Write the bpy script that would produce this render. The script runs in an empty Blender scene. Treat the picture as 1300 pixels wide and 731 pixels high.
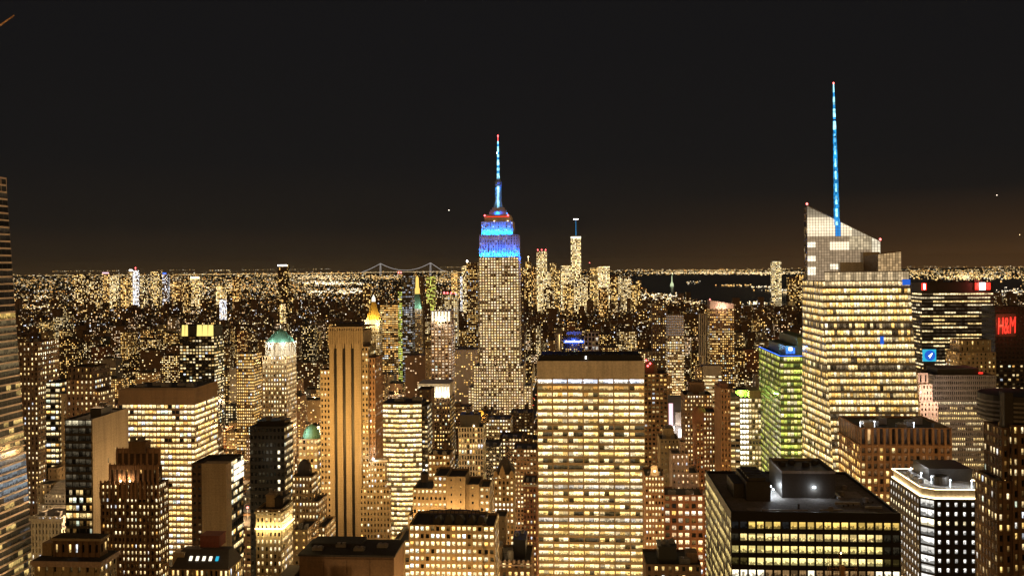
import bpy, bmesh, math, random
import numpy as np
from mathutils import Vector, Matrix

SC = bpy.context.scene
COL = SC.collection
R = math.radians
rnd = random.Random(11)

# ------------------------------------------------------------------ camera
F = 1200.0                      # focal length in photo pixels (photo is 1300 wide)
HY = 340.0                      # row of the horizon in the middle of the photo
RHO = R(0.47)                   # camera roll
CAMZ = 260.0                    # observation deck
TH = R(4.0)                     # street grid against the view axis
cd = bpy.data.cameras.new("camera")
cam = bpy.data.objects.new("camera", cd)
COL.objects.link(cam)
cam.location = (0, 0, CAMZ)
cam.rotation_euler = (R(90), RHO, 0)
cd.sensor_width = 36.0
cd.lens = 36.0 * F / 1300.0
cd.shift_y = -(365.5 - HY) / 1300.0
cd.clip_start = 1.0
cd.clip_end = 200000.0
SC.camera = cam

# ------------------------------------------------------------------ world (night sky with city glow)
W = bpy.data.worlds.new("World")
SC.world = W
W.use_nodes = True
nt = W.node_tree
nt.nodes.clear()
wo = nt.nodes.new("ShaderNodeOutputWorld")
add = nt.nodes.new("ShaderNodeAddShader")
sky = nt.nodes.new("ShaderNodeTexSky")
sky.sky_type = 'NISHITA'
sky.sun_disc = False
sky.sun_elevation = R(-9)
sky.sun_rotation = R(180)
bg1 = nt.nodes.new("ShaderNodeBackground")
bg1.inputs[1].default_value = 0.05
nt.links.new(sky.outputs[0], bg1.inputs[0])
tc = nt.nodes.new("ShaderNodeTexCoord")
sep = nt.nodes.new("ShaderNodeSeparateXYZ")
nt.links.new(tc.outputs["Generated"], sep.inputs[0])
ramp = nt.nodes.new("ShaderNodeValToRGB")
el = ramp.color_ramp.elements
el[0].position = 0.0
el[0].color = (0.040, 0.0235, 0.0100, 1)
el[1].position = 1.0
el[1].color = (0.0046, 0.0047, 0.0054, 1)
for p, c in ((0.014, (0.0200, 0.0130, 0.0074)), (0.045, (0.0098, 0.0078, 0.0062)), (0.11, (0.0064, 0.0060, 0.0060)), (0.22, (0.0056, 0.0054, 0.0058))):
    e = el.new(p)
    e.color = (*c, 1)
nt.links.new(sep.outputs[2], ramp.inputs[0])
# orange glow low over the shore on the right
gl = nt.nodes.new("ShaderNodeValToRGB")
ge = gl.color_ramp.elements
ge[0].position = 0.0
ge[0].color = (1, 1, 1, 1)
ge[1].position = 0.075
ge[1].color = (0, 0, 0, 1)
e = ge.new(0.025)
e.color = (0.34, 0.34, 0.34, 1)
nt.links.new(sep.outputs[2], gl.inputs[0])
mr = nt.nodes.new("ShaderNodeMapRange")
mr.inputs[1].default_value = 0.05
mr.inputs[2].default_value = 0.52
nt.links.new(sep.outputs[0], mr.inputs[0])
mul = nt.nodes.new("ShaderNodeMath")
mul.operation = 'MULTIPLY'
nt.links.new(mr.outputs[0], mul.inputs[0])
nt.links.new(gl.outputs[0], mul.inputs[1])
mixc = nt.nodes.new("ShaderNodeMix")
mixc.data_type = 'RGBA'
mixc.inputs[7].default_value = (0.082, 0.037, 0.012, 1)
nt.links.new(mul.outputs[0], mixc.inputs[0])
nt.links.new(ramp.outputs[0], mixc.inputs[6])
bg2 = nt.nodes.new("ShaderNodeBackground")
bg2.inputs[1].default_value = 1.0
nt.links.new(mixc.outputs[2], bg2.inputs[0])
nt.links.new(bg1.outputs[0], add.inputs[0])
nt.links.new(bg2.outputs[0], add.inputs[1])
nt.links.new(add.outputs[0], wo.inputs[0])

# ------------------------------------------------------------------ the glow of the lit city behind the camera
sl = bpy.data.lights.new("city_glow", 'SUN')
sl.energy = 0.42
sl.angle = R(110)
sl.color = (1.0, 0.50, 0.13)
so = bpy.data.objects.new("city_glow", sl)
COL.objects.link(so)
so.rotation_euler = (R(86), 0, R(-4))

vs = SC.view_settings
vs.view_transform = 'Standard'
vs.look = 'None'
vs.exposure = 0.42
vs.gamma = 1.0
SC.render.engine = 'CYCLES'
cy = SC.cycles
cy.max_bounces = 4
cy.diffuse_bounces = 2
cy.glossy_bounces = 2
cy.transmission_bounces = 2
cy.sample_clamp_indirect = 2.0
cy.use_denoising = True
cy.denoiser = 'OPENIMAGEDENOISE'
cy.caustics_reflective = False
cy.caustics_refractive = False
SC.render.filter_size = 1.5 if hasattr(SC.render, "filter_size") else 1.5

# ------------------------------------------------------------------ mapping between the view and the plan
ca, sa = math.cos(TH), math.sin(TH)
AX = Vector((ca, -sa, 0))       # along the cross streets
BX = Vector((sa, ca, 0))        # down the avenues
cr, sr = math.cos(RHO), math.sin(RHO)


def uv(px, py):
    u = (px - 650.0) / F
    v = -(py - HY) / F
    return u * cr + v * sr, -u * sr + v * cr


def world(px, py, Y):
    u, v = uv(px, py)
    return Vector((u * Y, Y, CAMZ + v * Y))


def to_px(p):
    u, v = p[0] / p[1], (p[2] - CAMZ) / p[1]
    U, V = u * cr - v * sr, u * sr + v * cr
    return 650 + U * F, HY - V * F


# ------------------------------------------------------------------ materials
MATS = {}


def new_mat(name):
    m = bpy.data.materials.new(name)
    m.use_nodes = True
    return m, m.node_tree, m.node_tree.nodes["Principled BSDF"]


def wall_mat(name, col, rough=0.85, var=0.25, scale=0.12, metal=0.0, bands=0.0):
    m, t, b = new_mat(name)
    b.inputs["Roughness"].default_value = rough
    b.inputs["Metallic"].default_value = metal
    c = t.nodes.new("ShaderNodeTexCoord")
    mp = t.nodes.new("ShaderNodeMapping")
    mp.inputs["Scale"].default_value = (1, 1, 0.25)
    t.links.new(c.outputs["Object"], mp.inputs[0])
    n = t.nodes.new("ShaderNodeTexNoise")
    n.inputs["Scale"].default_value = scale
    n.inputs["Detail"].default_value = 6
    n.inputs["Roughness"].default_value = 0.7
    t.links.new(mp.outputs[0], n.inputs["Vector"])
    n2 = t.nodes.new("ShaderNodeTexNoise")
    n2.inputs["Scale"].default_value = 1.3
    n2.inputs["Detail"].default_value = 4
    t.links.new(c.outputs["Object"], n2.inputs["Vector"])
    # rain streaks down the wall and the joints of its courses
    mp3 = t.nodes.new("ShaderNodeMapping")
    mp3.inputs["Scale"].default_value = (.8, .8, .02)
    t.links.new(c.outputs["Object"], mp3.inputs[0])
    n3 = t.nodes.new("ShaderNodeTexNoise")
    n3.inputs["Scale"].default_value = 1.0
    n3.inputs["Detail"].default_value = 5
    t.links.new(mp3.outputs[0], n3.inputs["Vector"])
    sz = t.nodes.new("ShaderNodeSeparateXYZ")
    t.links.new(c.outputs["Object"], sz.inputs[0])
    pp = t.nodes.new("ShaderNodeMath")
    pp.operation = 'PINGPONG'
    pp.inputs[1].default_value = 0.9
    t.links.new(sz.outputs[2], pp.inputs[0])
    jt = t.nodes.new("ShaderNodeMapRange")
    jt.inputs[1].default_value = 0.0
    jt.inputs[2].default_value = 0.14
    jt.inputs[3].default_value = -0.18
    jt.inputs[4].default_value = 0.0
    t.links.new(pp.outputs[0], jt.inputs[0])
    ad = t.nodes.new("ShaderNodeMath")
    ad.operation = 'MULTIPLY_ADD'
    ad.inputs[1].default_value = 0.7
    ad.inputs[2].default_value = -0.35
    t.links.new(n3.outputs[0], ad.inputs[0])
    a2 = t.nodes.new("ShaderNodeMath")
    t.links.new(ad.outputs[0], a2.inputs[0])
    t.links.new(jt.outputs[0], a2.inputs[1])
    m0 = t.nodes.new("ShaderNodeMath")
    t.links.new(n2.outputs[0], m0.inputs[0])
    t.links.new(a2.outputs[0], m0.inputs[1])
    mm = t.nodes.new("ShaderNodeMath")
    mm.operation = 'ADD'
    t.links.new(n.outputs[0], mm.inputs[0])
    t.links.new(m0.outputs[0], mm.inputs[1])
    r = t.nodes.new("ShaderNodeMapRange")
    r.inputs[1].default_value = 0.7
    r.inputs[2].default_value = 1.3
    r.inputs[3].default_value = 1.0 - var
    r.inputs[4].default_value = 1.0 + var
    t.links.new(mm.outputs[0], r.inputs[0])
    mx = t.nodes.new("ShaderNodeMix")
    mx.data_type = 'RGBA'
    mx.blend_type = 'MULTIPLY'
    mx.inputs[0].default_value = 1.0
    mx.inputs[6].default_value = (*col, 1)
    t.links.new(r.outputs[0], mx.inputs[7])
    t.links.new(mx.outputs[2], b.inputs["Base Color"])
    MATS[name] = m
    return m


wall_mat("tan_stone", (0.46, 0.37, 0.25))
wall_mat("buff_brick", (0.38, 0.28, 0.17))
wall_mat("brown_brick", (0.22, 0.14, 0.085))
wall_mat("dark_brown_brick", (0.11, 0.07, 0.045))
wall_mat("red_brick", (0.33, 0.16, 0.10))
wall_mat("limestone", (0.52, 0.47, 0.40))
wall_mat("white_stone", (0.66, 0.62, 0.55))
wall_mat("pink_stone", (0.62, 0.48, 0.42))
wall_mat("black_granite", (0.018, 0.016, 0.016), rough=0.45)
wall_mat("dark_metal", (0.05, 0.045, 0.04), rough=0.5)
wall_mat("grey_concrete", (0.30, 0.28, 0.26))
wall_mat("bronze_metal", (0.20, 0.13, 0.07), rough=0.55)
wall_mat("green_metal", (0.14, 0.19, 0.08), rough=0.5)
wall_mat("grey_metal", (0.26, 0.25, 0.25), rough=0.45)
wall_mat("roof_tar", (0.045, 0.042, 0.042), rough=0.9, var=0.45, scale=0.09)
wall_mat("roof_gravel", (0.20, 0.185, 0.175), rough=0.95, var=0.35, scale=0.2)
wall_mat("copper_green", (0.16, 0.38, 0.29), rough=0.6, var=0.3, scale=0.5)
wall_mat("gilded", (0.85, 0.55, 0.12), rough=0.4, metal=0.0, var=0.12)
wall_mat("asphalt", (0.05, 0.047, 0.045), rough=0.95, var=0.3, scale=0.03)
wall_mat("pavement", (0.16, 0.145, 0.13), rough=0.95, var=0.3, scale=0.05)
wall_mat("slate", (0.06, 0.05, 0.05), rough=0.7)
wall_mat("steel_blue", (0.25, 0.38, 0.55), rough=0.35)
wall_mat("rust_red", (0.22, 0.06, 0.04), rough=0.7)
wall_mat("timber", (0.10, 0.065, 0.04), rough=0.9)
wall_mat("crane_paint", (0.55, 0.30, 0.12), rough=0.6)
wall_mat("far_wall", (0.20, 0.13, 0.08))


def emit_mat(name, col, strength, sampling='AUTO', noise=None):
    m, t, b = new_mat(name)
    b.inputs["Base Color"].default_value = (0.03, 0.03, 0.03, 1)
    b.inputs["Roughness"].default_value = 0.4
    b.inputs["Emission Color"].default_value = (*col, 1)
    b.inputs["Emission Strength"].default_value = strength
    m.cycles.emission_sampling = sampling
    if noise:
        c = t.nodes.new("ShaderNodeTexCoord")
        n = t.nodes.new("ShaderNodeTexNoise")
        n.inputs["Scale"].default_value = noise
        n.inputs["Detail"].default_value = 3
        t.links.new(c.outputs["Object"], n.inputs["Vector"])
        r = t.nodes.new("ShaderNodeMapRange")
        r.inputs[1].default_value = 0.38
        r.inputs[2].default_value = 0.62
        r.inputs[3].default_value = strength * 0.35
        r.inputs[4].default_value = strength * 1.5
        t.links.new(n.outputs[0], r.inputs[0])
        t.links.new(r.outputs[0], b.inputs["Emission Strength"])
    MATS[name] = m
    return m


emit_mat("lamp_warm", (1.0, 0.72, 0.36), 6.0)
emit_mat("lamp_amber", (1.0, 0.42, 0.04), 1.2)
emit_mat("lamp_white", (1.0, 0.93, 0.82), 5.0)
emit_mat("lamp_cold", (0.82, 0.93, 1.0), 7.0)
emit_mat("lamp_red", (1.0, 0.10, 0.10), 5.0)
emit_mat("beacon_red", (1.0, 0.16, 0.14), 4.0, 'NONE')
emit_mat("sign_red", (1.0, 0.035, 0.02), 1.3)
emit_mat("neon_blue", (0.03, 0.15, 1.0), 1.6)
emit_mat("led_blue", (0.02, 0.36, .86), .75, 'NONE', 0.35)
emit_mat("led_cyan", (0.30, 0.78, 1.0), 1.6, 'NONE', 0.28)
emit_mat("sign_cyan", (0.02, 0.42, 0.62), 0.9)
emit_mat("sign_deep_blue", (0.01, 0.10, 0.55), 0.9)
emit_mat("glow_yellow", (1.0, 0.80, 0.22), 0.95, 'NONE')
emit_mat("glow_white", (1.0, 0.90, 0.68), 1.3, 'NONE')
emit_mat("glow_gold", (1.0, 0.62, 0.14), 1.0, 'NONE')
emit_mat("billboard_white", (1.0, 0.93, 0.86), 2.6)
emit_mat("billboard_pink", (1.0, 0.55, 0.62), 1.3)


def pane_material():
    """Window pane: dark reflecting glass; the corner attribute 'lit' is the light of the room behind it."""
    m, t, b = new_mat("window_glass")
    N, L = t.nodes, t.links
    b.inputs["Base Color"].default_value = (0.012, 0.013, 0.015, 1)
    b.inputs["Roughness"].default_value = 0.12
    at = N.new("ShaderNodeAttribute")
    at.attribute_name = "lit"
    L.new(at.outputs["Color"], b.inputs["Emission Color"])
    u = N.new("ShaderNodeUVMap")
    u.uv_map = "UVMap"
    fr = N.new("ShaderNodeVectorMath")
    fr.operation = 'FRACTION'
    L.new(u.outputs[0], fr.inputs[0])
    sp = N.new("ShaderNodeSeparateXYZ")
    L.new(fr.outputs[0], sp.inputs[0])
    # furniture, people, partitions: an uneven dark mass in the lower part of the room
    sc = N.new("ShaderNodeVectorMath")
    sc.operation = 'MULTIPLY'
    sc.inputs[1].default_value = (2.6, 2.2, 1.0)
    L.new(u.outputs[0], sc.inputs[0])
    n = N.new("ShaderNodeTexNoise")
    n.inputs["Scale"].default_value = 1.0
    n.inputs["Detail"].default_value = 3
    L.new(sc.outputs[0], n.inputs["Vector"])
    h = N.new("ShaderNodeMath")
    h.operation = 'MULTIPLY_ADD'
    h.inputs[1].default_value = 2.2
    h.inputs[2].default_value = -0.78
    L.new(n.outputs[0], h.inputs[0])
    d = N.new("ShaderNodeMath")
    d.operation = 'SUBTRACT'
    L.new(sp.outputs[1], d.inputs[0])
    L.new(h.outputs[0], d.inputs[1])
    r = N.new("ShaderNodeMapRange")
    r.interpolation_type = 'SMOOTHSTEP'
    r.inputs[1].default_value = -0.06
    r.inputs[2].default_value = 0.10
    r.inputs[3].default_value = 0.20
    r.inputs[4].default_value = 0.95
    L.new(d.outputs[0], r.inputs[0])
    # rows of ceiling lights near the head of the window
    c1 = N.new("ShaderNodeMapRange")
    c1.inputs[1].default_value = 0.62
    c1.inputs[2].default_value = 0.80
    c1.inputs[3].default_value = 0.0
    c1.inputs[4].default_value = 0.65
    L.new(sp.outputs[1], c1.inputs[0])
    sc2 = N.new("ShaderNodeVectorMath")
    sc2.operation = 'MULTIPLY'
    sc2.inputs[1].default_value = (7.0, 0.7, 1.0)
    L.new(u.outputs[0], sc2.inputs[0])
    n2 = N.new("ShaderNodeTexNoise")
    n2.inputs["Scale"].default_value = 1.0
    L.new(sc2.outputs[0], n2.inputs["Vector"])
    c2 = N.new("ShaderNodeMath")
    c2.operation = 'MULTIPLY'
    L.new(c1.outputs[0], c2.inputs[0])
    L.new(n2.outputs[0], c2.inputs[1])
    s = N.new("ShaderNodeMath")
    s.operation = 'ADD'
    L.new(r.outputs[0], s.inputs[0])
    L.new(c2.outputs[0], s.inputs[1])
    fl_ = N.new("ShaderNodeVectorMath")
    fl_.operation = 'FLOOR'
    L.new(u.outputs[0], fl_.inputs[0])
    wn = N.new("ShaderNodeTexWhiteNoise")
    wn.noise_dimensions = '2D'
    L.new(fl_.outputs[0], wn.inputs["Vector"])
    ws = N.new("ShaderNodeSeparateColor")
    L.new(wn.outputs["Color"], ws.inputs[0])
    # a blind let down to a height of its own, in some of the windows
    bh = N.new("ShaderNodeMapRange")
    bh.inputs[1].default_value = 0.0
    bh.inputs[2].default_value = 0.45
    bh.inputs[3].default_value = 0.25
    bh.inputs[4].default_value = 1.05
    L.new(ws.outputs[0], bh.inputs[0])
    isb = N.new("ShaderNodeMath")
    isb.operation = 'GREATER_THAN'
    L.new(sp.outputs[1], isb.inputs[0])
    L.new(bh.outputs[0], isb.inputs[1])
    bl = N.new("ShaderNodeMapRange")
    bl.inputs[3].default_value = 0.35
    bl.inputs[4].default_value = 0.85
    L.new(ws.outputs[1], bl.inputs[0])
    mxb = N.new("ShaderNodeMix")
    L.new(isb.outputs[0], mxb.inputs[0])
    L.new(s.outputs[0], mxb.inputs[2])
    L.new(bl.outputs[0], mxb.inputs[3])
    # glazing bars: the pane is divided in two or three
    nd = N.new("ShaderNodeMath")
    nd.operation = 'MULTIPLY_ADD'
    nd.inputs[1].default_value = 1.6
    nd.inputs[2].default_value = 1.6
    L.new(ws.outputs[2], nd.inputs[0])
    rd = N.new("ShaderNodeMath")
    rd.operation = 'FLOOR'
    L.new(nd.outputs[0], rd.inputs[0])
    mu = N.new("ShaderNodeMath")
    mu.operation = 'MULTIPLY'
    L.new(sp.outputs[0], mu.inputs[0])
    L.new(rd.outputs[0], mu.inputs[1])
    pp = N.new("ShaderNodeMath")
    pp.operation = 'PINGPONG'
    pp.inputs[1].default_value = 0.5
    L.new(mu.outputs[0], pp.inputs[0])
    ba = N.new("ShaderNodeMapRange")
    ba.inputs[1].default_value = 0.02
    ba.inputs[2].default_value = 0.06
    ba.inputs[3].default_value = 0.25
    ba.inputs[4].default_value = 1.0
    L.new(pp.outputs[0], ba.inputs[0])
    sm = N.new("ShaderNodeMath")
    sm.operation = 'MULTIPLY'
    L.new(mxb.outputs[0], sm.inputs[0])
    L.new(ba.outputs[0], sm.inputs[1])
    g = N.new("ShaderNodeMath")
    g.operation = 'MULTIPLY'
    g.inputs[1].default_value = 1.6
    L.new(sm.outputs[0], g.inputs[0])
    L.new(g.outputs[0], b.inputs["Emission Strength"])
    m.cycles.emission_sampling = 'NONE'
    MATS["pane"] = m
    # lights too far away to show a room: plain lamp light from the same attribute
    m, t, b = new_mat("distant_light")
    at = t.nodes.new("ShaderNodeAttribute")
    at.attribute_name = "lit"
    b.inputs["Base Color"].default_value = (0.02, 0.02, 0.02, 1)
    t.links.new(at.outputs["Color"], b.inputs["Emission Color"])
    b.inputs["Emission Strength"].default_value = 1.0
    m.cycles.emission_sampling = 'NONE'
    MATS["dot"] = m


pane_material()

PAL = {
    'warm': [(1, .64, .22), (1, .56, .14), (1, .72, .31), (1, .62, .18)],
    'white': [(1, .76, .38), (1, .81, .48), (1, .69, .27), (1, .73, .33)],
    'yellow': [(1, .70, .28), (1, .63, .19), (1, .77, .42), (1, .72, .34)],
    'green': [(.86, .86, .13), (.72, .82, .15), (1, .86, .24), (.62, .76, .12)],
    'amber': [(1, .50, .12), (1, .58, .18), (1, .66, .25)],
    'cool': [(.86, .90, 1), (1, .93, .82), (.80, .86, 1), (1, .86, .66)],
    'peach': [(1, .70, .40), (1, .78, .52), (1, .62, .30)],
}

def mulc(col, a):
    return (col[0] * a, col[1] * a, col[2] * a)


# ------------------------------------------------------------------ mesh builder


class MB:
    def __init__(s):
        s.v, s.f, s.m, s.c, s.uv = [], [], [], [], []

    def quad(s, pts, mat=0, lit=None, uvo=(0, 0)):
        i = len(s.v)
        s.v.extend([tuple(p) for p in pts])
        s.f.append(tuple(range(i, i + len(pts))))
        s.m.append(mat)
        s.c.append(lit)
        s.uv.append(uvo)

    def hexa(s, b, t, mat=0, lit=None, cap=True, bottom=True):
        """b and t: rings of the same number of points, counter-clockwise seen from above."""
        n = len(b)
        i = len(s.v)
        s.v.extend([tuple(p) for p in b])
        s.v.extend([tuple(p) for p in t])
        fs = [(i + k, i + (k + 1) % n, i + n + (k + 1) % n, i + n + k) for k in range(n)]
        if cap:
            fs.append(tuple(i + n + k for k in range(n)))
        if bottom:
            fs.append(tuple(i + k for k in range(n - 1, -1, -1)))
        for f in fs:
            s.f.append(f)
            s.m.append(mat)
            s.c.append(lit)
            s.uv.append((0, 0))

    def box(s, x0, x1, y0, y1, z0, z1, mat=0, lit=None):
        s.hexa([(x0, y0, z0), (x1, y0, z0), (x1, y1, z0), (x0, y1, z0)], [(x0, y0, z1), (x1, y0, z1), (x1, y1, z1), (x0, y1, z1)], mat, lit)

    def ring(s, cx, cy, z, r, n, ph=0.0, ry=None):
        ry = r if ry is None else ry
        return [(cx + r * math.cos(ph + 2 * math.pi * k / n), cy + ry * math.sin(ph + 2 * math.pi * k / n), z) for k in range(n)]

    def lathe(s, cx, cy, prof, n=12, mat=0, ph=0.0):
        for (r0, z0), (r1, z1) in zip(prof, prof[1:]):
            s.hexa(s.ring(cx, cy, z0, max(r0, .02), n, ph), s.ring(cx, cy, z1, max(r1, .02), n, ph), mat, cap=True, bottom=False)

    def bar(s, p, q, r, mat=0, n=4, r2=None):
        p, q = Vector(p), Vector(q)
        d = (q - p).normalized()
        a = d.cross(Vector((0, 0, 1)))
        if a.length < 1e-3:
            a = Vector((1, 0, 0))
        a.normalize()
        b = d.cross(a)
        r2 = r if r2 is None else r2
        ring = lambda c, rr: [c + (a * math.cos(2 * math.pi * k / n + .785) + b * math.sin(2 * math.pi * k / n + .785)) * rr for k in range(n)]
        s.hexa(ring(p, r), ring(q, r2), mat)

    def build(s, name, mats, parent=None, smooth=False):
        me = bpy.data.meshes.new(name)
        me.from_pydata(s.v, [], s.f)
        for mm in mats:
            me.materials.append(MATS[mm] if isinstance(mm, str) else mm)
        if len(mats) > 1:
            me.polygons.foreach_set("material_index", s.m)
        if any(c is not None for c in s.c):
            nl = sum(len(f) for f in s.f)
            arr = np.zeros((nl, 4), np.float32)
            uva = np.zeros((nl, 2), np.float32)
            k = 0
            base = ((0, 0), (1, 0), (1, 1), (0, 1))
            for f, c, o in zip(s.f, s.c, s.uv):
                n = len(f)
                if c is not None:
                    arr[k:k + n, :3] = c
                    if n == 4:
                        for q in range(4):
                            uva[k + q] = (o[0] + 0.001 + 0.998 * base[q][0], o[1] + 0.001 + 0.998 * base[q][1])
                k += n
            arr[:, 3] = 1
            at = me.attributes.new("lit", 'FLOAT_COLOR', 'CORNER')
            at.data.foreach_set("color", arr.ravel())
            ul = me.uv_layers.new(name="UVMap")
            ul.data.foreach_set("uv", uva.ravel())
        o = bpy.data.objects.new(name, me)
        COL.objects.link(o)
        if parent is not None:
            o.parent = parent
        return o


def tag(o, label=None, cat=None, group=None, kind=None):
    for k, v in (("label", label), ("category", cat), ("group", group), ("kind", kind)):
        if v:
            o[k] = v
    return o


def empty(name, loc, rz=0.0):
    o = bpy.data.objects.new(name, None)
    COL.objects.link(o)
    o.location = loc
    o.rotation_euler = (0, 0, rz)
    return o


def point_light(p, energy, col=(1, .62, .28), rad=2.0, name="street_and_fill_glow"):
    l = bpy.data.lights.new(name, 'POINT')
    l.energy = energy
    l.color = col
    l.shadow_soft_size = rad
    o = bpy.data.objects.new(name, l)
    COL.objects.link(o)
    o.location = p
    return o


def area_light(p, target, energy, size, col, name="floodlight", size_y=None):
    l = bpy.data.lights.new(name, 'AREA')
    l.energy = energy
    l.color = col
    l.size = size
    if size_y:
        l.shape = 'RECTANGLE'
        l.size_y = size_y
    o = bpy.data.objects.new(name, l)
    COL.objects.link(o)
    o.location = p
    o.rotation_euler = (Vector(target) - Vector(p)).to_track_quat('-Z', 'Y').to_euler()
    return o


# ------------------------------------------------------------------ facades
def S(wall="buff_brick", bay=4.0, fl=3.6, ww=.55, wh=.55, rec=.5, proud=.25, p=.55, fv=.25, pal='warm', s=(.35, 1.25), dim=.03, every=0, deep=0.0, skip=0, litfn=None, sill=.5, fin=0, solid='', sub=1):
    """A facade style: wall material, bay and floor size in metres, window share of the bay, recess, pier depth, light of the rooms."""
    return dict(wall=wall, bay=bay, fl=fl, ww=ww, wh=wh, rec=rec, proud=proud, p=p, fv=fv, pal=pal, s=s, dim=dim, every=every, deep=deep, skip=skip, litfn=litfn, sill=sill, fin=fin, solid=solid, sub=sub)


class Bld:
    ALL = []

    def __init__(s, name, label, cat, xl, xr, Y, d=30.0, xb=None, yt=500, short=None, group=None, city=None, seed=None):
        s.name, s.short = name, short
        if city is None:
            ul, _ = uv(xl, yt)
            ur, _ = uv(xr, yt)
            s.L = Vector((ul * Y, Y, 0))
            s.w = Y * (ur - ul) / (ca + ur * sa)
            if xb is not None:
                ub, _ = uv(xb, yt)
                if xb > xr:
                    Rp = s.L + AX * s.w
                    d = Rp.y * (ub - ur) / (sa - ub * ca) if True else d
                else:
                    d = Y * (ub - ul) / (sa - ub * ca)
            s.d = abs(d)
        else:
            A, Bc, s.w, s.d = city
            s.L = AX * A + BX * Bc
        s.A, s.B = s.L.dot(AX), s.L.dot(BX)
        s.h = 0.0
        s.rng = random.Random(seed if seed is not None else (hash((round(s.A), round(s.B))) & 0xffff))
        s.root = empty(name, s.L, -TH)
        tag(s.root, label, cat, group)
        s.wall = {}
        s.flat = {}
        s.panes = []
        s.roofs = []
        Bld.ALL.append(s)

    # pixel -> local helpers (used to read proportions off the photograph)
    def X(s, px, py=500):
        u, _ = uv(px, py)
        return (u * s.L.y - s.L.x) / (ca + u * sa)

    def Z(s, py, px=None, dy=0.0):
        x = s.w / 2 if px is None else s.X(px, py)
        p = s.L + AX * x + BX * dy
        if px is None:
            px = to_px(Vector((p.x, p.y, CAMZ)))[0]
        _, v = uv(px, py)
        return CAMZ + v * p.y

    def Xd(s, px, py, y):
        u, _ = uv(px, py)
        p = s.L + BX * y
        return (u * p.y - p.x) / (ca + u * sa)

    def Zd(s, px, py, y):
        p = s.L + AX * s.Xd(px, py, y) + BX * y
        return CAMZ + uv(px, py)[1] * p.y

    def pt(s, x, y, z):
        p = s.L + AX * x + BX * y
        return Vector((p.x, p.y, z))

    def wmb(s, mat):
        return s.wall.setdefault(mat, MB())

    def facade(s, P, st, face='F', core=True, zlo=-1):
        P = [Vector(p) for p in P]
        BL, BR, TR, TL = P
        n = (BR - BL).cross(TL - BL).normalized()
        wid = ((BR - BL).length + (TR - TL).length) / 2
        hgt = ((TL - BL).length + (TR - BR).length) / 2
        if wid < .5 or hgt < .5:
            return
        if face in 'LR' and not st.get('keep'):
            st = s.flat.setdefault(id(st), dict(st, rec=min(st['rec'], .10), proud=min(st['proud'], .04), deep=min(st['deep'], .05), ww=min(.95, st['ww'] * 1.08), keep=True))
        nb = max(1, round(wid / st['bay']))
        nf = max(1, round(hgt / st['fl']))
        mb = s.wmb(st['wall'])
        Q = lambda a, t: BL * (1 - a) * (1 - t) + BR * a * (1 - t) + TR * a * t + TL * (1 - a) * t
        rec, pr = st['rec'], st['proud']

        def strip(a0, a1, t0, t1, out):
            o = [Q(a0, t0), Q(a1, t0), Q(a1, t1), Q(a0, t1)]
            fr = [p + n * out for p in o]
            bk = [p - n * rec for p in o]
            for f in ((fr[0], fr[1], fr[2], fr[3]), (bk[0], bk[1], fr[1], fr[0]), (fr[3], fr[2], bk[2], bk[3]), (bk[3], bk[0], fr[0], fr[3]), (fr[1], bk[1], bk[2], fr[2])):
                mb.quad(f)

        solid = face in st['solid']
        if solid:
            mb.quad([Q(0, 0), Q(1, 0), Q(1, 1), Q(0, 1)])
            # panel joints as slightly proud panels
            for k in range(0, nf, 2):
                t0, t1 = k / nf, min(1, (k + 2) / nf)
                strip(0.004, 0.996, t0 + .0015, t1 - .0015, .12)
            return
        gap = (1 - st['wh']) / nf
        lo = gap * st['sill']
        hi = gap - lo
        prev = 0.0
        for k in range(nf):
            t0 = k / nf + lo
            t1 = (k + 1) / nf - hi
            if k >= nf - st['skip']:
                break
            strip(0, 1, prev, t0, 0.0)
            prev = t1
        strip(0, 1, prev, 1, 0.0)
        pw = (1 - st['ww']) / nb
        for j in range(nb + 1):
            a0 = max(0, j / nb - pw / 2)
            a1 = min(1, j / nb + pw / 2)
            out = pr
            if st['every'] and j % st['every'] == 0:
                out = pr + st['deep']
            strip(a0, a1, 0, 1, out)
        rin = rec - .04
        for k in range(nf - st['skip']):
            for j in range(nb):
                a0, a1 = (j / nb + pw / 2), ((j + 1) / nb - pw / 2)
                t0, t1 = k / nf + lo, (k + 1) / nf - hi
                for q in range(st['sub']):
                    b0 = a0 + (a1 - a0) * q / st['sub']
                    b1 = a0 + (a1 - a0) * (q + 1) / st['sub']
                    s.panes.append(([Q(b0, t0) - n * rin, Q(b1, t0) - n * rin, Q(b1, t1) - n * rin, Q(b0, t1) - n * rin], face, k, j, nf, nb, st))

    def block(s, x0, x1, y0, y1, z0, z1, st, faces='FLRB', roof=True, parapet=1.0, roofmat=None):
        s.h = max(s.h, z1)
        rec = st['rec']
        z1w = z1
        mb = s.wmb(st['wall'])
        mb.hexa([(x0 + rec, y0 + rec, z0), (x1 - rec, y0 + rec, z0), (x1 - rec, y1 - rec, z0), (x0 + rec, y1 - rec, z0)],
                [(x0 + rec, y0 + rec, z1 - 1.2), (x1 - rec, y0 + rec, z1 - 1.2), (x1 - rec, y1 - rec, z1 - 1.2), (x0 + rec, y1 - rec, z1 - 1.2)], bottom=False)
        C = {'F': ((x0, y0), (x1, y0)), 'R': ((x1, y0), (x1, y1)), 'B': ((x1, y1), (x0, y1)), 'L': ((x0, y1), (x0, y0))}
        for f in faces:
            (ax, ay), (bx, by) = C[f]
            s.facade([(ax, ay, z0), (bx, by, z0), (bx, by, z1w), (ax, ay, z1w)], st, f)
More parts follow.
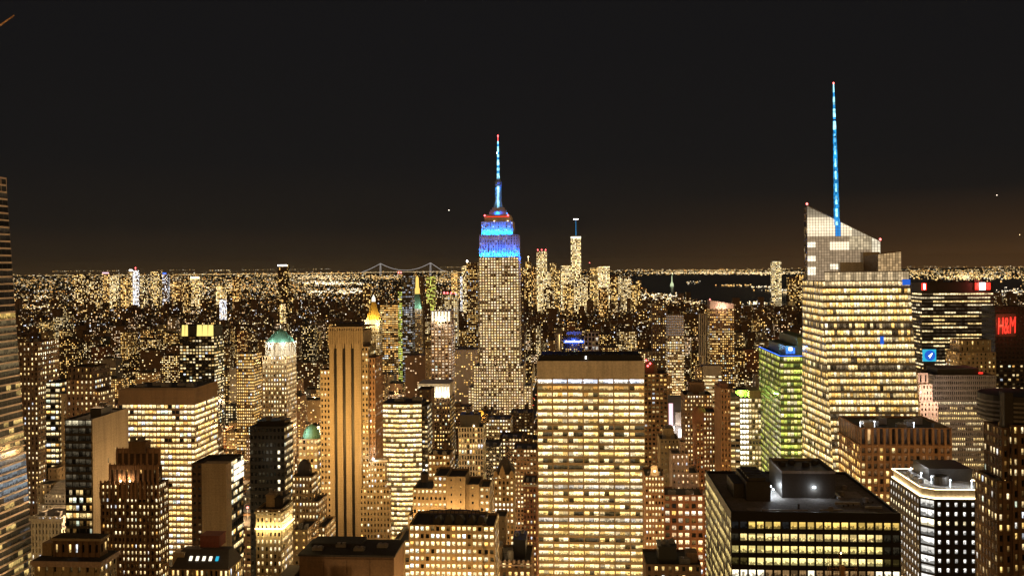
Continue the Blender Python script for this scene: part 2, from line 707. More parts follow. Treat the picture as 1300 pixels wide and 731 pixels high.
        if roof:
            rq = MB()
            s.roofs.append(rq)
            rq.quad([(x0 + rec + .01, y0 + rec + .01, z1 - parapet), (x1 - rec - .01, y0 + rec + .01, z1 - parapet), (x1 - rec - .01, y1 - rec - .01, z1 - parapet), (x0 + rec + .01, y1 - rec - .01, z1 - parapet)])
            # back faces of the parapet
            for (ax, ay), (bx, by) in (((x1 - rec, y0 + rec), (x0 + rec, y0 + rec)), ((x0 + rec, y1 - rec), (x1 - rec, y1 - rec)), ((x0 + rec, y0 + rec), (x0 + rec, y1 - rec)), ((x1 - rec, y1 - rec), (x1 - rec, y0 + rec))):
                mb.quad([(ax, ay, z1 - 1.3), (bx, by, z1 - 1.3), (bx, by, z1), (ax, ay, z1)])

    def part(s, name, mb, mats, label=None, kind=None, parent=None):
        o = mb.build(name, mats, parent or s.root)
        tag(o, label, None, None, kind)
        return o

    def boxpart(s, name, x0, x1, y0, y1, z0, z1, mat, parent=None):
        m = MB()
        m.box(x0, x1, y0, y1, z0, z1)
        return s.part(name, m, [mat], parent=parent)

    def penthouse(s, x0, x1, y0, y1, z0, z1, mat="grey_concrete", vents=2):
        m = MB()
        m.box(x0, x1, y0, y1, z0, z1)
        m.box(x0 - .25, x1 + .25, y0 - .25, y1 + .25, z1, z1 + .5)
        o = s.part("penthouse", m, [mat])
        for k in range(vents):
            v = MB()
            cx = x0 + (x1 - x0) * (k + .5 + s.rng.uniform(-.2, .2)) / vents
            cyy = y0 + (y1 - y0) * s.rng.uniform(.3, .7)
            r = min(1.6, (x1 - x0) / (3 * vents))
            v.lathe(cx, cyy, [(r, z1 + .5), (r, z1 + 1.6), (r * 1.25, z1 + 1.9), (r * .7, z1 + 2.5), (.02, z1 + 2.6)], 10)
            s.part("vent", v, ["grey_metal"], parent=o)
        return o

    def water_tank(s, x, y, z, r=2.2, h=4.5):
        m = MB()
        m.lathe(x, y, [(r, z + 3), (r * .97, z + 3 + h)], 14)
        o = s.part("water_tank", m, ["timber"])
        c = MB()
        c.lathe(x, y, [(r * 1.08, z + 3 + h), (.05, z + 3 + h + r * .8)], 14)
        s.part("tank_roof", c, ["slate"], parent=o)
        for k in range(4):
            l = MB()
            a = k * math.pi / 2 + .785
            l.bar((x + r * .75 * math.cos(a), y + r * .75 * math.sin(a), z), (x + r * .75 * math.cos(a), y + r * .75 * math.sin(a), z + 3), .16)
            s.part("tank_leg", l, ["dark_metal"], parent=o)
        return o

    def air_unit(s, x, y, z, w=4, d=3, h=2.2):
        m = MB()
        m.box(x, x + w, y, y + d, z, z + h)
        for k in range(max(1, int(w // 2.2))):
            m.lathe(x + 1.2 + k * 2.2, y + d / 2, [(.85, z + h), (.85, z + h + .5)], 10)
        return s.part("air_unit", m, ["grey_metal"])

    def lit_of(s, pn):
        pts, face, k, j, nf, nb, st = pn
        if st['litfn']:
            c = st['litfn'](s, pn)
            if c is not None:
                return c
        fs = s.floor_state.setdefault((id(st), k), (s.rng.gauss(0, st['fv']), s.rng.uniform(.75, 1.15), s.rng.choice(PAL[st['pal']])))
        r = s.rng
        if r.random() < st['p'] + fs[0]:
            c = fs[2] if r.random() < .6 else r.choice(PAL[st['pal']])
            if r.random() < .14:
                c = r.choice(((.86, .92, 1), (1, .95, .86), (.84, .95, .72), (1, .5, .12)))
            a = r.uniform(*st['s']) * fs[1]
            return mulc(c, a)
        if r.random() < .35:
            c = r.choice(PAL['amber'])
            a = st['dim'] * r.uniform(.5, 4)
            return mulc(c, a)
        return (0, 0, 0)

    def finish(s, n_ind=100, roofmat="roof_tar", single=False):
        s.floor_state = {}
        if single:
            return
        main = True
        for k, (mat, mb) in enumerate(s.wall.items()):
            s.part("wall", mb, [mat])
        for rq in s.roofs:
            s.part("roof", rq, [roofmat])
        vis = []
        rest = []
        rows = {}
        for pn in s.panes:
            pts, face = pn[0], pn[1]
            c = (Vector(pts[0]) + Vector(pts[2])) / 2
            wp = s.pt(*c)
            px, py = to_px(wp)
            ok = face in s.show and -5 < px < 1305 and py < 735
            (vis if ok else rest).append((-(c.z) + (0 if face == 'F' else 25), pn))
        vis.sort(key=lambda t: t[0])
        ind = vis[:n_ind]
        rest = vis[n_ind:] + rest
        for _, pn in ind:
            m = MB()
            m.quad(pn[0], 0, s.lit_of(pn), (s.rng.randint(0, 300), s.rng.randint(0, 300)))
            s.part("window", m, ["pane"])
        if rest:
            m = MB()
            for _, pn in rest:
                m.quad(pn[0], 0, s.lit_of(pn), (s.rng.randint(0, 300), s.rng.randint(0, 300)))
            s.part("windows", m, ["pane"], kind="stuff")
        return s

    show = 'FLR'


def antenna(b, x, y, z, h, r=.35, mat="grey_metal", beacon=True):
    m = MB()
    m.bar((x, y, z), (x, y, z + h), r, r2=r * .4, n=6)
    for k in range(3):
        zz = z + h * (.4 + .15 * k)
        m.bar((x - r * 3, y, zz), (x + r * 3, y, zz), r * .4)
    o = b.part("antenna", m, [mat])
    if beacon:
        l = MB()
        l.lathe(x, y, [(.3, z + h), (.8, z + h + .6), (.3, z + h + 1.3)], 8)
        b.part("beacon", l, ["beacon_red"], parent=o)
    return o


exec_later = []
#@@SETTING

# ------------------------------------------------------------------ THE SETTING
def sheet(name, pts, z, mat):
    m = MB()
    m.quad([(x, y, z) for x, y in pts])
    return tag(m.build(name, [mat]), kind='structure')


sheet("ground", [(-40000, -1500), (40000, -1500), (40000, 62000), (-40000, 62000)], 0.0, "asphalt")


def water_mat():
    m, t, b = new_mat("harbour_water")
    b.inputs["Base Color"].default_value = (0.006, 0.008, 0.010, 1)
    b.inputs["Roughness"].default_value = 0.22
    n = t.nodes.new("ShaderNodeTexNoise")
    n.inputs["Scale"].default_value = 0.02
    n.inputs["Detail"].default_value = 5
    c = t.nodes.new("ShaderNodeTexCoord")
    t.links.new(c.outputs["Object"], n.inputs["Vector"])
    bp = t.nodes.new("ShaderNodeBump")
    bp.inputs["Strength"].default_value = 0.35
    bp.inputs["Distance"].default_value = 6.0
    t.links.new(n.outputs[0], bp.inputs["Height"])
    t.links.new(bp.outputs[0], b.inputs["Normal"])
    MATS["water"] = m


water_mat()


def gpx(px, py):
    """Point of the ground seen at a photo pixel (only used to lay out the shore)."""
    u, v = uv(px, py)
    Y = min(CAMZ / max(-v, 1e-4), 58000)
    return (u * Y, Y)


shore = [gpx(798, 350.5), gpx(1036, 347), gpx(1330, 352), gpx(1330, 372), gpx(1150, 383), gpx(1022, 389), gpx(960, 390), gpx(905, 389), gpx(862, 381), gpx(826, 373), gpx(806, 362)]
sheet("harbour_water", shore, 0.6, "water")
SHORE = shore


def in_water(x, y):
    c = False
    n = len(SHORE)
    for i in range(n):
        x1, y1 = SHORE[i]
        x2, y2 = SHORE[(i + 1) % n]
        if (y1 > y) != (y2 > y) and x < (x2 - x1) * (y - y1) / (y2 - y1) + x1:
            c = not c
    return c


# low hills behind the far shore
hm = MB()
hr = random.Random(4)
prev = None
for k in range(61):
    u = -0.62 + 1.24 * k / 60
    Yh = 42000
    h = 120 + 90 * math.sin(k * .31) + 60 * math.sin(k * .83 + 1) + (160 if k > 45 else 0)
    h = max(20, h * .25)
    cur = ((u * Yh, Yh, 0), (u * Yh * 1.08, Yh * 1.08, h * 1.2), (u * Yh * 1.3, Yh * 1.3, 0))
    if prev:
        hm.quad([prev[0], cur[0], cur[1], prev[1]])
        hm.quad([prev[1], cur[1], cur[2], prev[2]])
    prev = cur
tag(hm.build("hills", ["asphalt"]), kind='structure')


# the air over the city: thin even haze that carries the glow of the lamps
hz_m = bpy.data.materials.new("night_haze")
hz_m.use_nodes = True
hz_m.node_tree.nodes.clear()
hz_o = hz_m.node_tree.nodes.new("ShaderNodeOutputMaterial")
hz_v = hz_m.node_tree.nodes.new("ShaderNodeVolumePrincipled")
hz_v.inputs["Color"].default_value = (0.78, 0.88, 1.0, 1)
hz_v.inputs["Density"].default_value = 0.0000085
hz_v.inputs["Anisotropy"].default_value = 0.5
hz_m.node_tree.links.new(hz_v.outputs[0], hz_o.inputs["Volume"])
MATS["night_haze"] = hz_m
m = MB()
m.box(-41000, 41000, -1600, 63000, -1, 800)
tag(m.build("haze", ["night_haze"]), "thin night haze carrying the glow of the city lamps", kind="stuff")

# kerbed blocks of pavement between the streets of the grid (one sheet per block row would hide nothing more)
AV, ST_, AVW, STW = 268.0, 80.0, 30.0, 18.0
A0, B0 = -82.0, 22.0            # offsets of the grid
pm = MB()
for i in range(-6, 7):
    for j in range(1, 30):
        a0, b0 = A0 + i * AV + AVW / 2, B0 + j * ST_ + STW / 2
        a1, b1 = a0 + AV - AVW, b0 + ST_ - STW
        c = AX * (a0 + a1) / 2 + BX * (b0 + b1) / 2
        if c.y < 250 or abs(c.x / c.y) > .75:
            continue
        pts = [AX * a + BX * b for a, b in ((a0, b0), (a1, b0), (a1, b1), (a0, b1))]
        pm.hexa([(p.x, p.y, .01) for p in pts], [(p.x, p.y, .15) for p in pts])
tag(pm.build("pavement", ["pavement"]), kind='structure')
lm = MB()
for i in range(-6, 8):
    for q in (-7.0, 0.0, 7.0):
        for j in range(300 // 12, 2000 // 12):
            a, b = A0 + i * AV + q, j * 12.0
            c = AX * a + BX * b
            if abs(c.x / c.y) > .6:
                continue
            pts = [AX * (a + x) + BX * (b + y) for x, y in ((-.12, 0), (.12, 0), (.12, 4), (-.12, 4))]
            lm.quad([(p.x, p.y, .006) for p in pts])
tag(lm.build("road_markings", ["white_stone"]), kind='structure')

# ------------------------------------------------------------------ NAMED BUILDINGS
BL = "building"


def simple_box(name, label, xl, xr, yt, Y, st, d=30, xb=None, short=None, n=100, pent=None, ybase=None, seed=None, tank=False, show='FLR', finish=True, roofmat="roof_tar", cornice=None, units=2):
    b = Bld(name, label, BL, xl, xr, Y, d, xb, yt, short, seed=seed)
    b.show = show
    z = b.Z(yt)
    b.block(0, b.w, 0, b.d, 0, z, st)
    if cornice:
        m = MB()
        o = 1.0
        m.box(-o, b.w + o, -o, .6, z - 2.6, z - 1.2)
        m.box(-o, .6, .6, b.d + o, z - 2.6, z - 1.2)
        m.box(b.w - .6, b.w + o, .6, b.d + o, z - 2.6, z - 1.2)
        b.part("cornice", m, [cornice])
    if pent:
        ph, mat = pent
        b.penthouse(b.w * .22, b.w * .78, b.d * .3, b.d * .8, z - 1, z + ph, mat)
    for k in range(units):
        b.air_unit(b.w * (.08 + .45 * k) + 1, b.d * b.rng.uniform(.08, .2) + 1, z - 1, min(5, b.w * .2), 3)
    if tank:
        b.water_tank(b.w * .7, b.d * .5, z - 1 + (0))
    b.z = z
    if finish:
        b.finish(n, roofmat)
    return b


# --- centre: broad slab of seven bays, lit floor by floor
def centre_lit(b, pn):
    pts, face, k, j, nf, nb, st = pn
    r = b.rng
    f = nf - 1 - k
    if face != 'F':
        return None
    fs = b.floor_state.setdefault(('c', k), (r.random(), r.uniform(.6, 1.2)))
    pr = .97
    if f in (7, 8, 12, 13, 20, 24):
        pr = .55
    col = r.choice(PAL['yellow'])
    if f == 0:
        col, fs = r.choice(PAL['cool']), (0, .8)
    if f == 1:
        col, fs = r.choice(PAL['amber']), (0, .45)
    if f == 2:
        col, fs = r.choice(PAL['amber'] + PAL['yellow']), (0, .7)
    if f in (16, 21):
        col, fs = r.choice([(1, .88, .7), (1, .8, .5)]), (0, .45)
    if r.random() > pr:
        return mulc(col, .05)
    a = fs[1] * r.uniform(.7, 1.6)
    return mulc(col, a)


cb = Bld("office_tower", "broad stone slab tower with seven bays of brightly lit floors under a blank band", BL, 681.5, 818, 560, 32, None, 450, "the broad seven-bay slab", seed=3)
zt, zb_, zw = cb.Z(449), cb.Z(458), cb.Z(480)
st = S("tan_stone", bay=cb.w / 7, fl=3.93, ww=.92, wh=.62, rec=.9, proud=.35, litfn=centre_lit, sub=3)
cb.block(0, cb.w, 0, cb.d, 0, zw, st, roof=False)
m = MB()
for k in range(7):
    x0, x1 = cb.w * k / 7, cb.w * (k + 1) / 7
    m.box(x0 + .06, x1 - .06, -.45, 1.0, zw + 1.2, zb_)
m.box(0, cb.w, 0, cb.d, zw, zb_ - .8)
cb.part("attic_band", m, ["limestone"])
m = MB()
m.box(0.3, cb.w - .3, .3, cb.d - .3, zb_ - .8, zb_ - .4)
cb.part("roof", m, ["roof_tar"])
m = MB()
m.box(2, cb.w - 2, 2.5, cb.d - 3, zb_ - .4, zt - 1)
for k in range(26):
    x = 2.5 + (cb.w - 6) * k / 26
    m.box(x, x + 1.2, 3, 6, zt - 1, zt - 1 + cb.rng.uniform(.2, 1.1))
cb.part("penthouse", m, ["black_granite"])
m = MB()
m.box(cb.w * .452, cb.w * .452 + .7, 2.0, 2.5, zb_ + 1, zb_ + 2.6)
cb.part("roof_lamp", m, ["lamp_white"])
cb.h = zt
cb.finish(100)

# --- dark roofed office block in the lower right
def dark_lit(b, pn):
    pts, face, k, j, nf, nb, st = pn
    r = b.rng
    f = nf - 1 - k
    if face == 'F':
        u = j / nb
        if f == 0:
            ok = (.09 < u < .28) or u > .34
            return mulc((1, .66, .16), r.uniform(.35, .8)) if ok else (0.006, .006, .006)
        if f == 1:
            return mulc((1, .74, .28), r.uniform(.5, .95)) if .04 < u < .89 else (.012, .01, .006)
        if f == 2:
            return mulc((1, .78, .26), r.uniform(.55, .9)) if u < .89 else (.012, .01, .006)
        if f == 3:
            return mulc((1, .80, .30), r.uniform(.55, .95)) if .09 < u < .89 else (.03, .022, .006)
        if f == 4:
            if u < .2 or .44 < u < .5 or u > .83:
                return mulc((1, .88, .60), r.uniform(.8, 1.2))
            return mulc((1, .6, .25), r.uniform(.05, .25))
        return mulc((1, .74, .3), r.uniform(.2, .8)) if r.random() < .7 else (0.01, .01, .01)
    if face == 'L':
        if r.random() < .82:
            return mulc((1, .74, .26), r.uniform(.25, .75))
        return (.02, .016, .008)
    return None


db = Bld("office_block", "black office block with a wide flat dark roof and rows of yellow windows", BL, 928, 1143, 330, 30, 896, 650, "the flat dark roof", seed=5)
z = db.Z(650)
st = S("black_granite", bay=db.w / 20, fl=4.15, ww=.80, wh=.60, rec=.6, proud=.12, litfn=dark_lit)
db.block(0, db.w, 0, db.d, 0, z - 2.6, st, roof=False)
m = MB()
m.box(0, db.w, 0, .7, z - 2.6, z)
m.box(0, db.w, db.d - .7, db.d, z - 2.6, z)
m.box(0, .7, .7, db.d - .7, z - 2.6, z)
m.box(db.w - .7, db.w, .7, db.d - .7, z - 2.6, z)
db.part("parapet", m, ["black_granite"])
m = MB()
m.box(.7, db.w - .7, .7, db.d - .7, z - 2.8, z - 1.1)
db.part("roof", m, ["roof_gravel"])


def yoff(b, z, py, x):
    """Local depth at which a point of height z and local x shows at photo row py."""
    lo, hi = 0, 200
    for _ in range(40):
        mid = (lo + hi) / 2
        if to_px(b.pt(x, mid, z))[1] > py:
            lo = mid
        else:
            hi = mid
    return lo


zr = z - 1.1
xm = db.w * .5
y1 = yoff(db, zr, 632, xm)
ph0, ph1 = db.X(993) * 1.06 - 1, db.X(1061) * 1.10 - 1
pxl = lambda b, px, y: next(x / 4 for x in range(-400, 1600) if to_px(b.pt(x / 4, y, b.h or 150))[0] >= px)
db.h = z
xa, xb2 = pxl(db, 992.5, y1), pxl(db, 1060.5, y1)
htop = next(h / 10 for h in range(0, 400) if to_px(db.pt((xa + xb2) / 2, y1, zr + h / 10))[1] <= 601)
m = MB()
m.box(xa, xb2, y1, y1 + 24, zr, zr + htop)
po = db.part("penthouse", m, ["dark_metal"])
m = MB()
for (a, b_, c, d_) in ((xa, xb2, y1, y1 + .5), (xa, xb2, y1 + 23.5, y1 + 24), (xa, xa + .5, y1 + .5, y1 + 23.5), (xb2 - .5, xb2, y1 + .5, y1 + 23.5)):
    m.box(a - .1, b_ + .1, c - .1, d_ + .1, zr + htop + .003, zr + htop + 1)
db.part("parapet", m, ["grey_concrete"], parent=po)
for k in range(4):
    m = MB()
    m.lathe(xa + 3 + k * (xb2 - xa - 6) / 3, y1 + 14 + (k % 2) * 4, [(1.4, zr + htop), (1.4, zr + htop + 1.2), (.9, zr + htop + 1.5)], 12)
    db.part("vent", m, ["dark_metal"], parent=po)
m = MB()
lx = pxl(db, 1033, y1)
m.box(lx - .5, lx + .5, y1 - .5, y1 - .05, zr + htop * .42, zr + htop * .42 + .7)
db.part("roof_lamp", m, ["lamp_cold"], parent=po)
point_light(db.pt(lx, y1 - 1.6, zr + htop * .40), 450, (.85, .93, 1), .3, "roof_and_fill_light")
xc0, xc1 = pxl(db, 928, y1 - 2), pxl(db, 977, y1 - 2)
y0c = yoff(db, zr, 637, xc0)
m = MB()
m.box(xc0 + 5, xc1 - .5, y0c + 1.5, y0c + 25, zr, zr + 7.2)
m.box(xc0 + 1, xc0 + 5, y0c + 6, y0c + 22, zr, zr + 5.4)
for k in range(5):
    m.box(xc0 + 6, xc1 - 2, y0c + 3 + k * 4.3, y0c + 5.6 + k * 4.3, zr + 7.2, zr + 8.4)
db.part("cooling_plant", m, ["dark_metal"])
for k in range(3):
    m = MB()
    yy = y0c + 6 + k * 5
    m.box(xc1 + 1.2, xc1 + 1.7, yy, yy + .7, zr + 3.0, zr + 3.6)
    db.part("roof_lamp", m, ["lamp_cold"])
    point_light(db.pt(xc1 + 2.0, yy + .35, zr + 2.6), 900, (.85, .93, 1), .3, "roof_and_fill_light")
m = MB()
for k in range(7):
    x = db.w * (.72 + .035 * k)
    m.box(x, x + .5, 12 + k, 12.5 + k, zr, zr + .8)
m.box(db.w * .43, db.w * .44, 8, 8.8, zr, zr + 1.9)
db.part("roof_fitting", m, ["dark_metal"])
for (fx, fy, lx_, ly_, hh) in ((.68, 14, 9, 1.1, .9), (.74, 22, 1.1, 14, .8), (.84, 9, 6, 1.0, .7), (.20, 4.5, 16, .8, .5), (.55, 5.5, 8, .7, .5)):
    db.boxpart("duct", db.w * fx, db.w * fx + lx_, fy, fy + ly_, zr + .3, zr + .3 + hh, "grey_metal")
for (fx, fy) in ((.80, 30), (.86, 40), (.74, 46), (.9, 20), (.62, 6.5)):
    m = MB()
    m.lathe(db.w * fx, fy, [(1.0, zr), (1.0, zr + 1.0), (1.3, zr + 1.2), (.5, zr + 1.6)], 12)
    db.part("roof_fan", m, ["grey_metal"])
for (fx, fy, lx_, ly_) in ((.66, 3, 9, 5), (.8, 26, 7, 10), (.12, 6, 6, 4)):
    db.boxpart("roof_patch", db.w * fx, db.w * fx + lx_, fy, fy + ly_, zr, zr + .02, "grey_concrete")
db.finish(100)

# --- construction hoist in front of the black block
hb = Bld("construction_hoist", "yellow lattice hoist frame standing against the black office block", "hoist", 1053, 1088, 322, 5, None, 710, seed=8)
m = MB()
zt = hb.Z(709)
for fx in (0, .30, .42, .58, 1):
    for y in (0, 2.2):
        m.bar((fx * hb.w, y, 60), (fx * hb.w, y, zt - (3.2 if fx in (.3, .58) else 0) + 1.5 * (fx == .42)), .1)
for k in range(24):
    zz = zt - 1 - k * 2.2
    for x0, x1 in ((0, .30), (.42, .58), (.58, 1)):
        m.bar((x0 * hb.w, 0, zz), (x1 * hb.w, 0, zz), .06)
        m.bar((x0 * hb.w, 0, zz), (x1 * hb.w, 0, zz - 2.2), .05)
hb.part("lattice_frame", m, ["crane_paint"])
m = MB()
m.box(.43 * hb.w, .57 * hb.w, .3, 1.9, zt - 6, zt - 2.5)
hb.part("hoist_cage", m, ["crane_paint"])
m = MB()
m.lathe(.42 * hb.w, 0, [(.1, zt + 1.6), (.3, zt + 1.9), (.1, zt + 2.3)], 6)
hb.part("lamp", m, ["lamp_warm"])

# --- building with chamfered corner and lit cornice
def chamf_lit(b, pn):
    pts, face, k, j, nf, nb, st = pn
    r = b.rng
    f = nf - 1 - k
    if face == 'C':
        if f == 2:
            return mulc((1, .86, .55), 1.5)
        return mulc((1, .97, .9), r.uniform(.3, .75)) if r.random() < .85 else (.1, .09, .08)
    if f == 2:
        return mulc((1, .84, .50), r.uniform(.9, 1.3))
    if face == 'F':
        return mulc((1, .97, .9), r.uniform(.45, .9))
    return mulc(((1, .95, .85) if r.random() < .7 else (1, .75, .4)), r.uniform(.25, .8))


hb = Bld("corner_office_building", "dark building with chamfered corner, small white windows and glowing roof cornice", BL, 1172, 1262, 380, 40, 1130, 622, "the glowing cornice", seed=9)
z = hb.Z(622)
ch = hb.X(1187) - hb.X(1172)
w, d = hb.w, hb.d
st = S("black_granite", bay=3.3, fl=3.75, ww=.36, wh=.46, rec=.5, proud=.1, litfn=chamf_lit)
st2 = S("black_granite", bay=ch * 1.0, fl=3.75, ww=.86, wh=.78, rec=.4, proud=.1, litfn=chamf_lit)
zc = z - 4.0
P = [(ch, 0), (w, 0), (w, d), (0, d), (0, ch)]
hb.wmb("black_granite").hexa([(x + (.5 if x < 1 or x == ch else -.5), y + (.5 if y < d else -.5), 0) for x, y in P], [(x + (.5 if x < 1 or x == ch else -.5), y + (.5 if y < d else -.5), zc) for x, y in P])
hb.facade([(ch, 0, 0), (w, 0, 0), (w, 0, zc), (ch, 0, zc)], st, 'F')
hb.facade([(0, d, 0), (0, ch, 0), (0, ch, zc), (0, d, zc)], st, 'L')
hb.facade([(0, ch, 0), (ch, 0, 0), (ch, 0, zc), (0, ch, zc)], st2, 'C')
hb.facade([(w, 0, 0), (w, d, 0), (w, d, zc), (w, 0, zc)], st, 'R')
hb.facade([(w, d, 0), (0, d, 0), (0, d, zc), (w, d, zc)], st, 'B')
m = MB()
m.hexa([(x, y, zc) for x, y in P], [(x, y, zc + .3) for x, y in P])
hb.part("ledge", m, ["black_granite"])
ins = lambda o: [(ch + o * .4, o), (w - o, o), (w - o, d - o), (o, d - o), (o, ch + o * .4)]
m = MB()
m.hexa([(x, y, zc + .3) for x, y in ins(1.2)], [(x, y, z - .3) for x, y in ins(1.2)])
hb.part("attic_band", m, ["white_stone"])
m = MB()
pl = ins(.55)
ring = [Vector((x, y, 0)) for x, y in pl]
for a, b_ in zip(ring, ring[1:] + ring[:1]):
    dd = (b_ - a).normalized()
    nn = Vector((-dd.y, dd.x, 0))
    m.hexa([(p.x, p.y, zc + .32) for p in (a, b_, b_ + nn * .35, a + nn * .35)], [(p.x, p.y, zc + .75) for p in (a, b_, b_ + nn * .35, a + nn * .35)])
hb.part("cornice_lamp", m, ["lamp_warm"])
m = MB()
m.hexa([(x, y, z - .3) for x, y in ins(.3)], [(x, y, z) for x, y in ins(.3)])
hb.part("cornice", m, ["white_stone"])
m = MB()
pl2 = ins(.5)
ring = [Vector((x, y, 0)) for x, y in pl2]
for a, b_ in zip(ring, ring[1:] + ring[:1]):
    dd = (b_ - a).normalized()
    nn = Vector((-dd.y, dd.x, 0))
    m.hexa([(p.x, p.y, z) for p in (a, b_, b_ + nn * .25, a + nn * .25)], [(p.x, p.y, z + .18) for p in (a, b_, b_ + nn * .25, a + nn * .25)])
hb.part("roof_edge_lamp", m, ["lamp_warm"])
m = MB()
m.hexa([(x, y, z + .003) for x, y in ins(1.5)], [(x, y, z + .12) for x, y in ins(1.5)])
hb.part("roof", m, ["white_stone"])
m = MB()
m.box(8, w - 2, 16, d - 6, z + .13, z + 5.2)
hb.part("penthouse", m, ["dark_metal"])
m = MB()
m.lathe(10.5, 9.5, [(3.0, z + .13), (3.0, z + 3.6), (2.6, z + 4.0)], 18)
hb.part("cooling_tower", m, ["dark_metal"])
for k in range(4):
    m = MB()
    m.lathe(3.5, 12 + k * 5, [(1.0, z + .13), (1.0, z + 1.6), (1.3, z + 1.8), (.8, z + 2.2)], 12)
    hb.part("vent", m, ["grey_metal"])
for (x, y) in ((4.4, 27), (5.6, 18), (7.2, 11), (12.5, 5), (20.5, 4)):
    m = MB()
    m.bar((x, y, z + .13), (x, y, z + 2.6), .08)
    m.lathe(x, y, [(.15, z + 2.6), (.38, z + 2.9), (.15, z + 3.3)], 8)
    hb.part("roof_lamp", m, ["lamp_cold"])
    point_light(hb.pt(x, y, z + 3.6), 420, (.95, .97, 1), .35, "roof_and_fill_light")
hb.h = z
hb.finish(100)

# --- brown building with tall stone piers
def pier_lit(b, pn):
    pts, face, k, j, nf, nb, st = pn
    r = b.rng
    f = nf - 1 - k
    p = {0: .12, 1: .15, 2: .12, 3: .3}.get(f, .72)
    if face == 'L':
        p = .72 if f > 1 else .3
    if r.random() < p:
        return mulc(r.choice(PAL['warm']), r.uniform(.5, 1.15))
    return mulc((1, .5, .2), r.uniform(.0, .12))


pb = Bld("pier_building", "brown flat-topped building with tall vertical stone piers and rooftop plant", BL, 1092, 1207.5, 480, 40, 1065, 543, "the brown pier building", seed=12)
z = pb.Z(543)
zm = pb.Z(566)
w, d = pb.w, pb.d
stp = S("bronze_metal", bay=w / 15, fl=3.9, ww=.62, wh=.66, rec=1.0, proud=.55, litfn=pier_lit)
stp['wall'] = "pink_brown"
wall_mat("pink_brown", (0.40, 0.25, 0.16))
pb.block(0, w, 0, d, 0, zm - .4, stp, roof=False)
m = MB()
m.box(-.6, w + .6, -.6, d + .6, zm - .4, zm + .5)
pb.part("string_course", m, ["pink_brown"])
stp2 = dict(stp)
stp2['fl'] = 7.6
stp2['wh'] = .90
stp2['litfn'] = lambda b, pn: mulc((1, .6, .25), b.rng.uniform(.25, .5)) if b.rng.random() < .07 else mulc((1, .6, .4), b.rng.uniform(0, .03))
pb.block(0, w, 0, d, zm + .5, z, stp2)
for k in range(7):
    pb.air_unit(2 + k * w / 7.4, 5 + (k % 3) * 6, z - 1, 4.5, 4, 2.0 + (k % 3) * .6)
m = MB()
m.box(w * .07, w * .18, 4, 11, z - 1, z + 2.2)
o = pb.part("stair_head", m, ["white_stone"])
for (x, y) in ((w * .04, 6), (w * .22, 9), (w * .63, 5)):
    m = MB()
    m.bar((x, y, z - 1), (x, y, z + 1.5), .07)
    m.lathe(x, y, [(.15, z + 1.5), (.35, z + 1.8), (.15, z + 2.1)], 8)
    pb.part("roof_lamp", m, ["lamp_cold"])
    point_light(pb.pt(x, y, z + 2.6), 120, (.9, .95, 1), .3, "roof_and_fill_light")
pb.finish(100)

# --- dark stepped tower at the right edge
eb = Bld("stepped_tower", "dark brown stepped tower with rounded metal crown, cut by the frame edge", BL, 1268, 1352, 330, 45, 1237, 505, "the dark stepped tower", seed=14)
w, d = eb.w, eb.d
se = S("brown_brick", bay=2.5, fl=3.7, ww=.46, wh=.6, rec=.7, proud=.35, p=.34, fv=.1, pal='yellow', s=(.35, .95))
eb.block(0, w, 2, d, 0, eb.Z(612), se, faces='FLR')
x1 = eb.X(1277)
eb.block(x1, w, 3.5, d - 2, eb.Z(612), eb.Z(545), se, faces='FLR')
x2 = eb.X(1286)
eb.block(x2, w - 1, 1.0, d - 8, 0, eb.Z(540), se, faces='FLR')
x3 = eb.X(1272)
zc0, zc1 = eb.Z(540), eb.Z(504)
m = MB()
r3 = (w - x3) * .62
for a, b_ in ((0, .16), (.2, .24), (.28, .32)):
    pass
n = 24
cx, cyc = x3 + r3 * .95, 6 + r3 * .75
m.lathe(cx, cyc, [(r3, zc0), (r3, zc1 - 2.8), (r3 * 1.02, zc1 - 2.6), (r3 * 1.02, zc1 - .6), (r3 * .98, zc1 - .4), (r3 * .2, zc1)], n)
eb.part("crown", m, ["dark_metal"])
for k, zz in enumerate((zc0 + .5, zc0 + 2.0, zc1 - 6.2, zc1 - 4.6, zc1 - 3.2)):
    m = MB()
    m.lathe(cx, cyc, [(r3 * 1.035, zz), (r3 * 1.035, zz + .7)], n)
    eb.part("crown_band", m, ["grey_metal"])
antenna(eb, eb.X(1281), 6, eb.Z(545), 13, .25, beacon=False)
m = MB()
m.box(x1 + 1, x1 + 4, 3.5, 8, eb.Z(545), eb.Z(500))
eb.part("chimney", m, ["dark_metal"])
eb.finish(100)
#@@HERO2

# --- crystalline glass tower with sloping crown and blue mast
def boa_lit(b, pn):
    pts, face, k, j, nf, nb, st = pn
    r = b.rng
    f = nf - 1 - k
    fs = b.floor_state.setdefault(('b', face, k), (r.uniform(.65, 1.25), .95 if r.random() < .8 else .65))
    p = fs[1]
    if f in (0,) and face == 'F':
        return mulc((1, .72, .36), r.uniform(.4, .8))
    if f in (6, 12):
        p = .35
    if r.random() < p:
        a = fs[0] * r.uniform(.55, 1.2)
        return mulc(r.choice(PAL['white'] + PAL['warm']), a)
    return mulc((1, .72, .4), r.uniform(.01, .14))


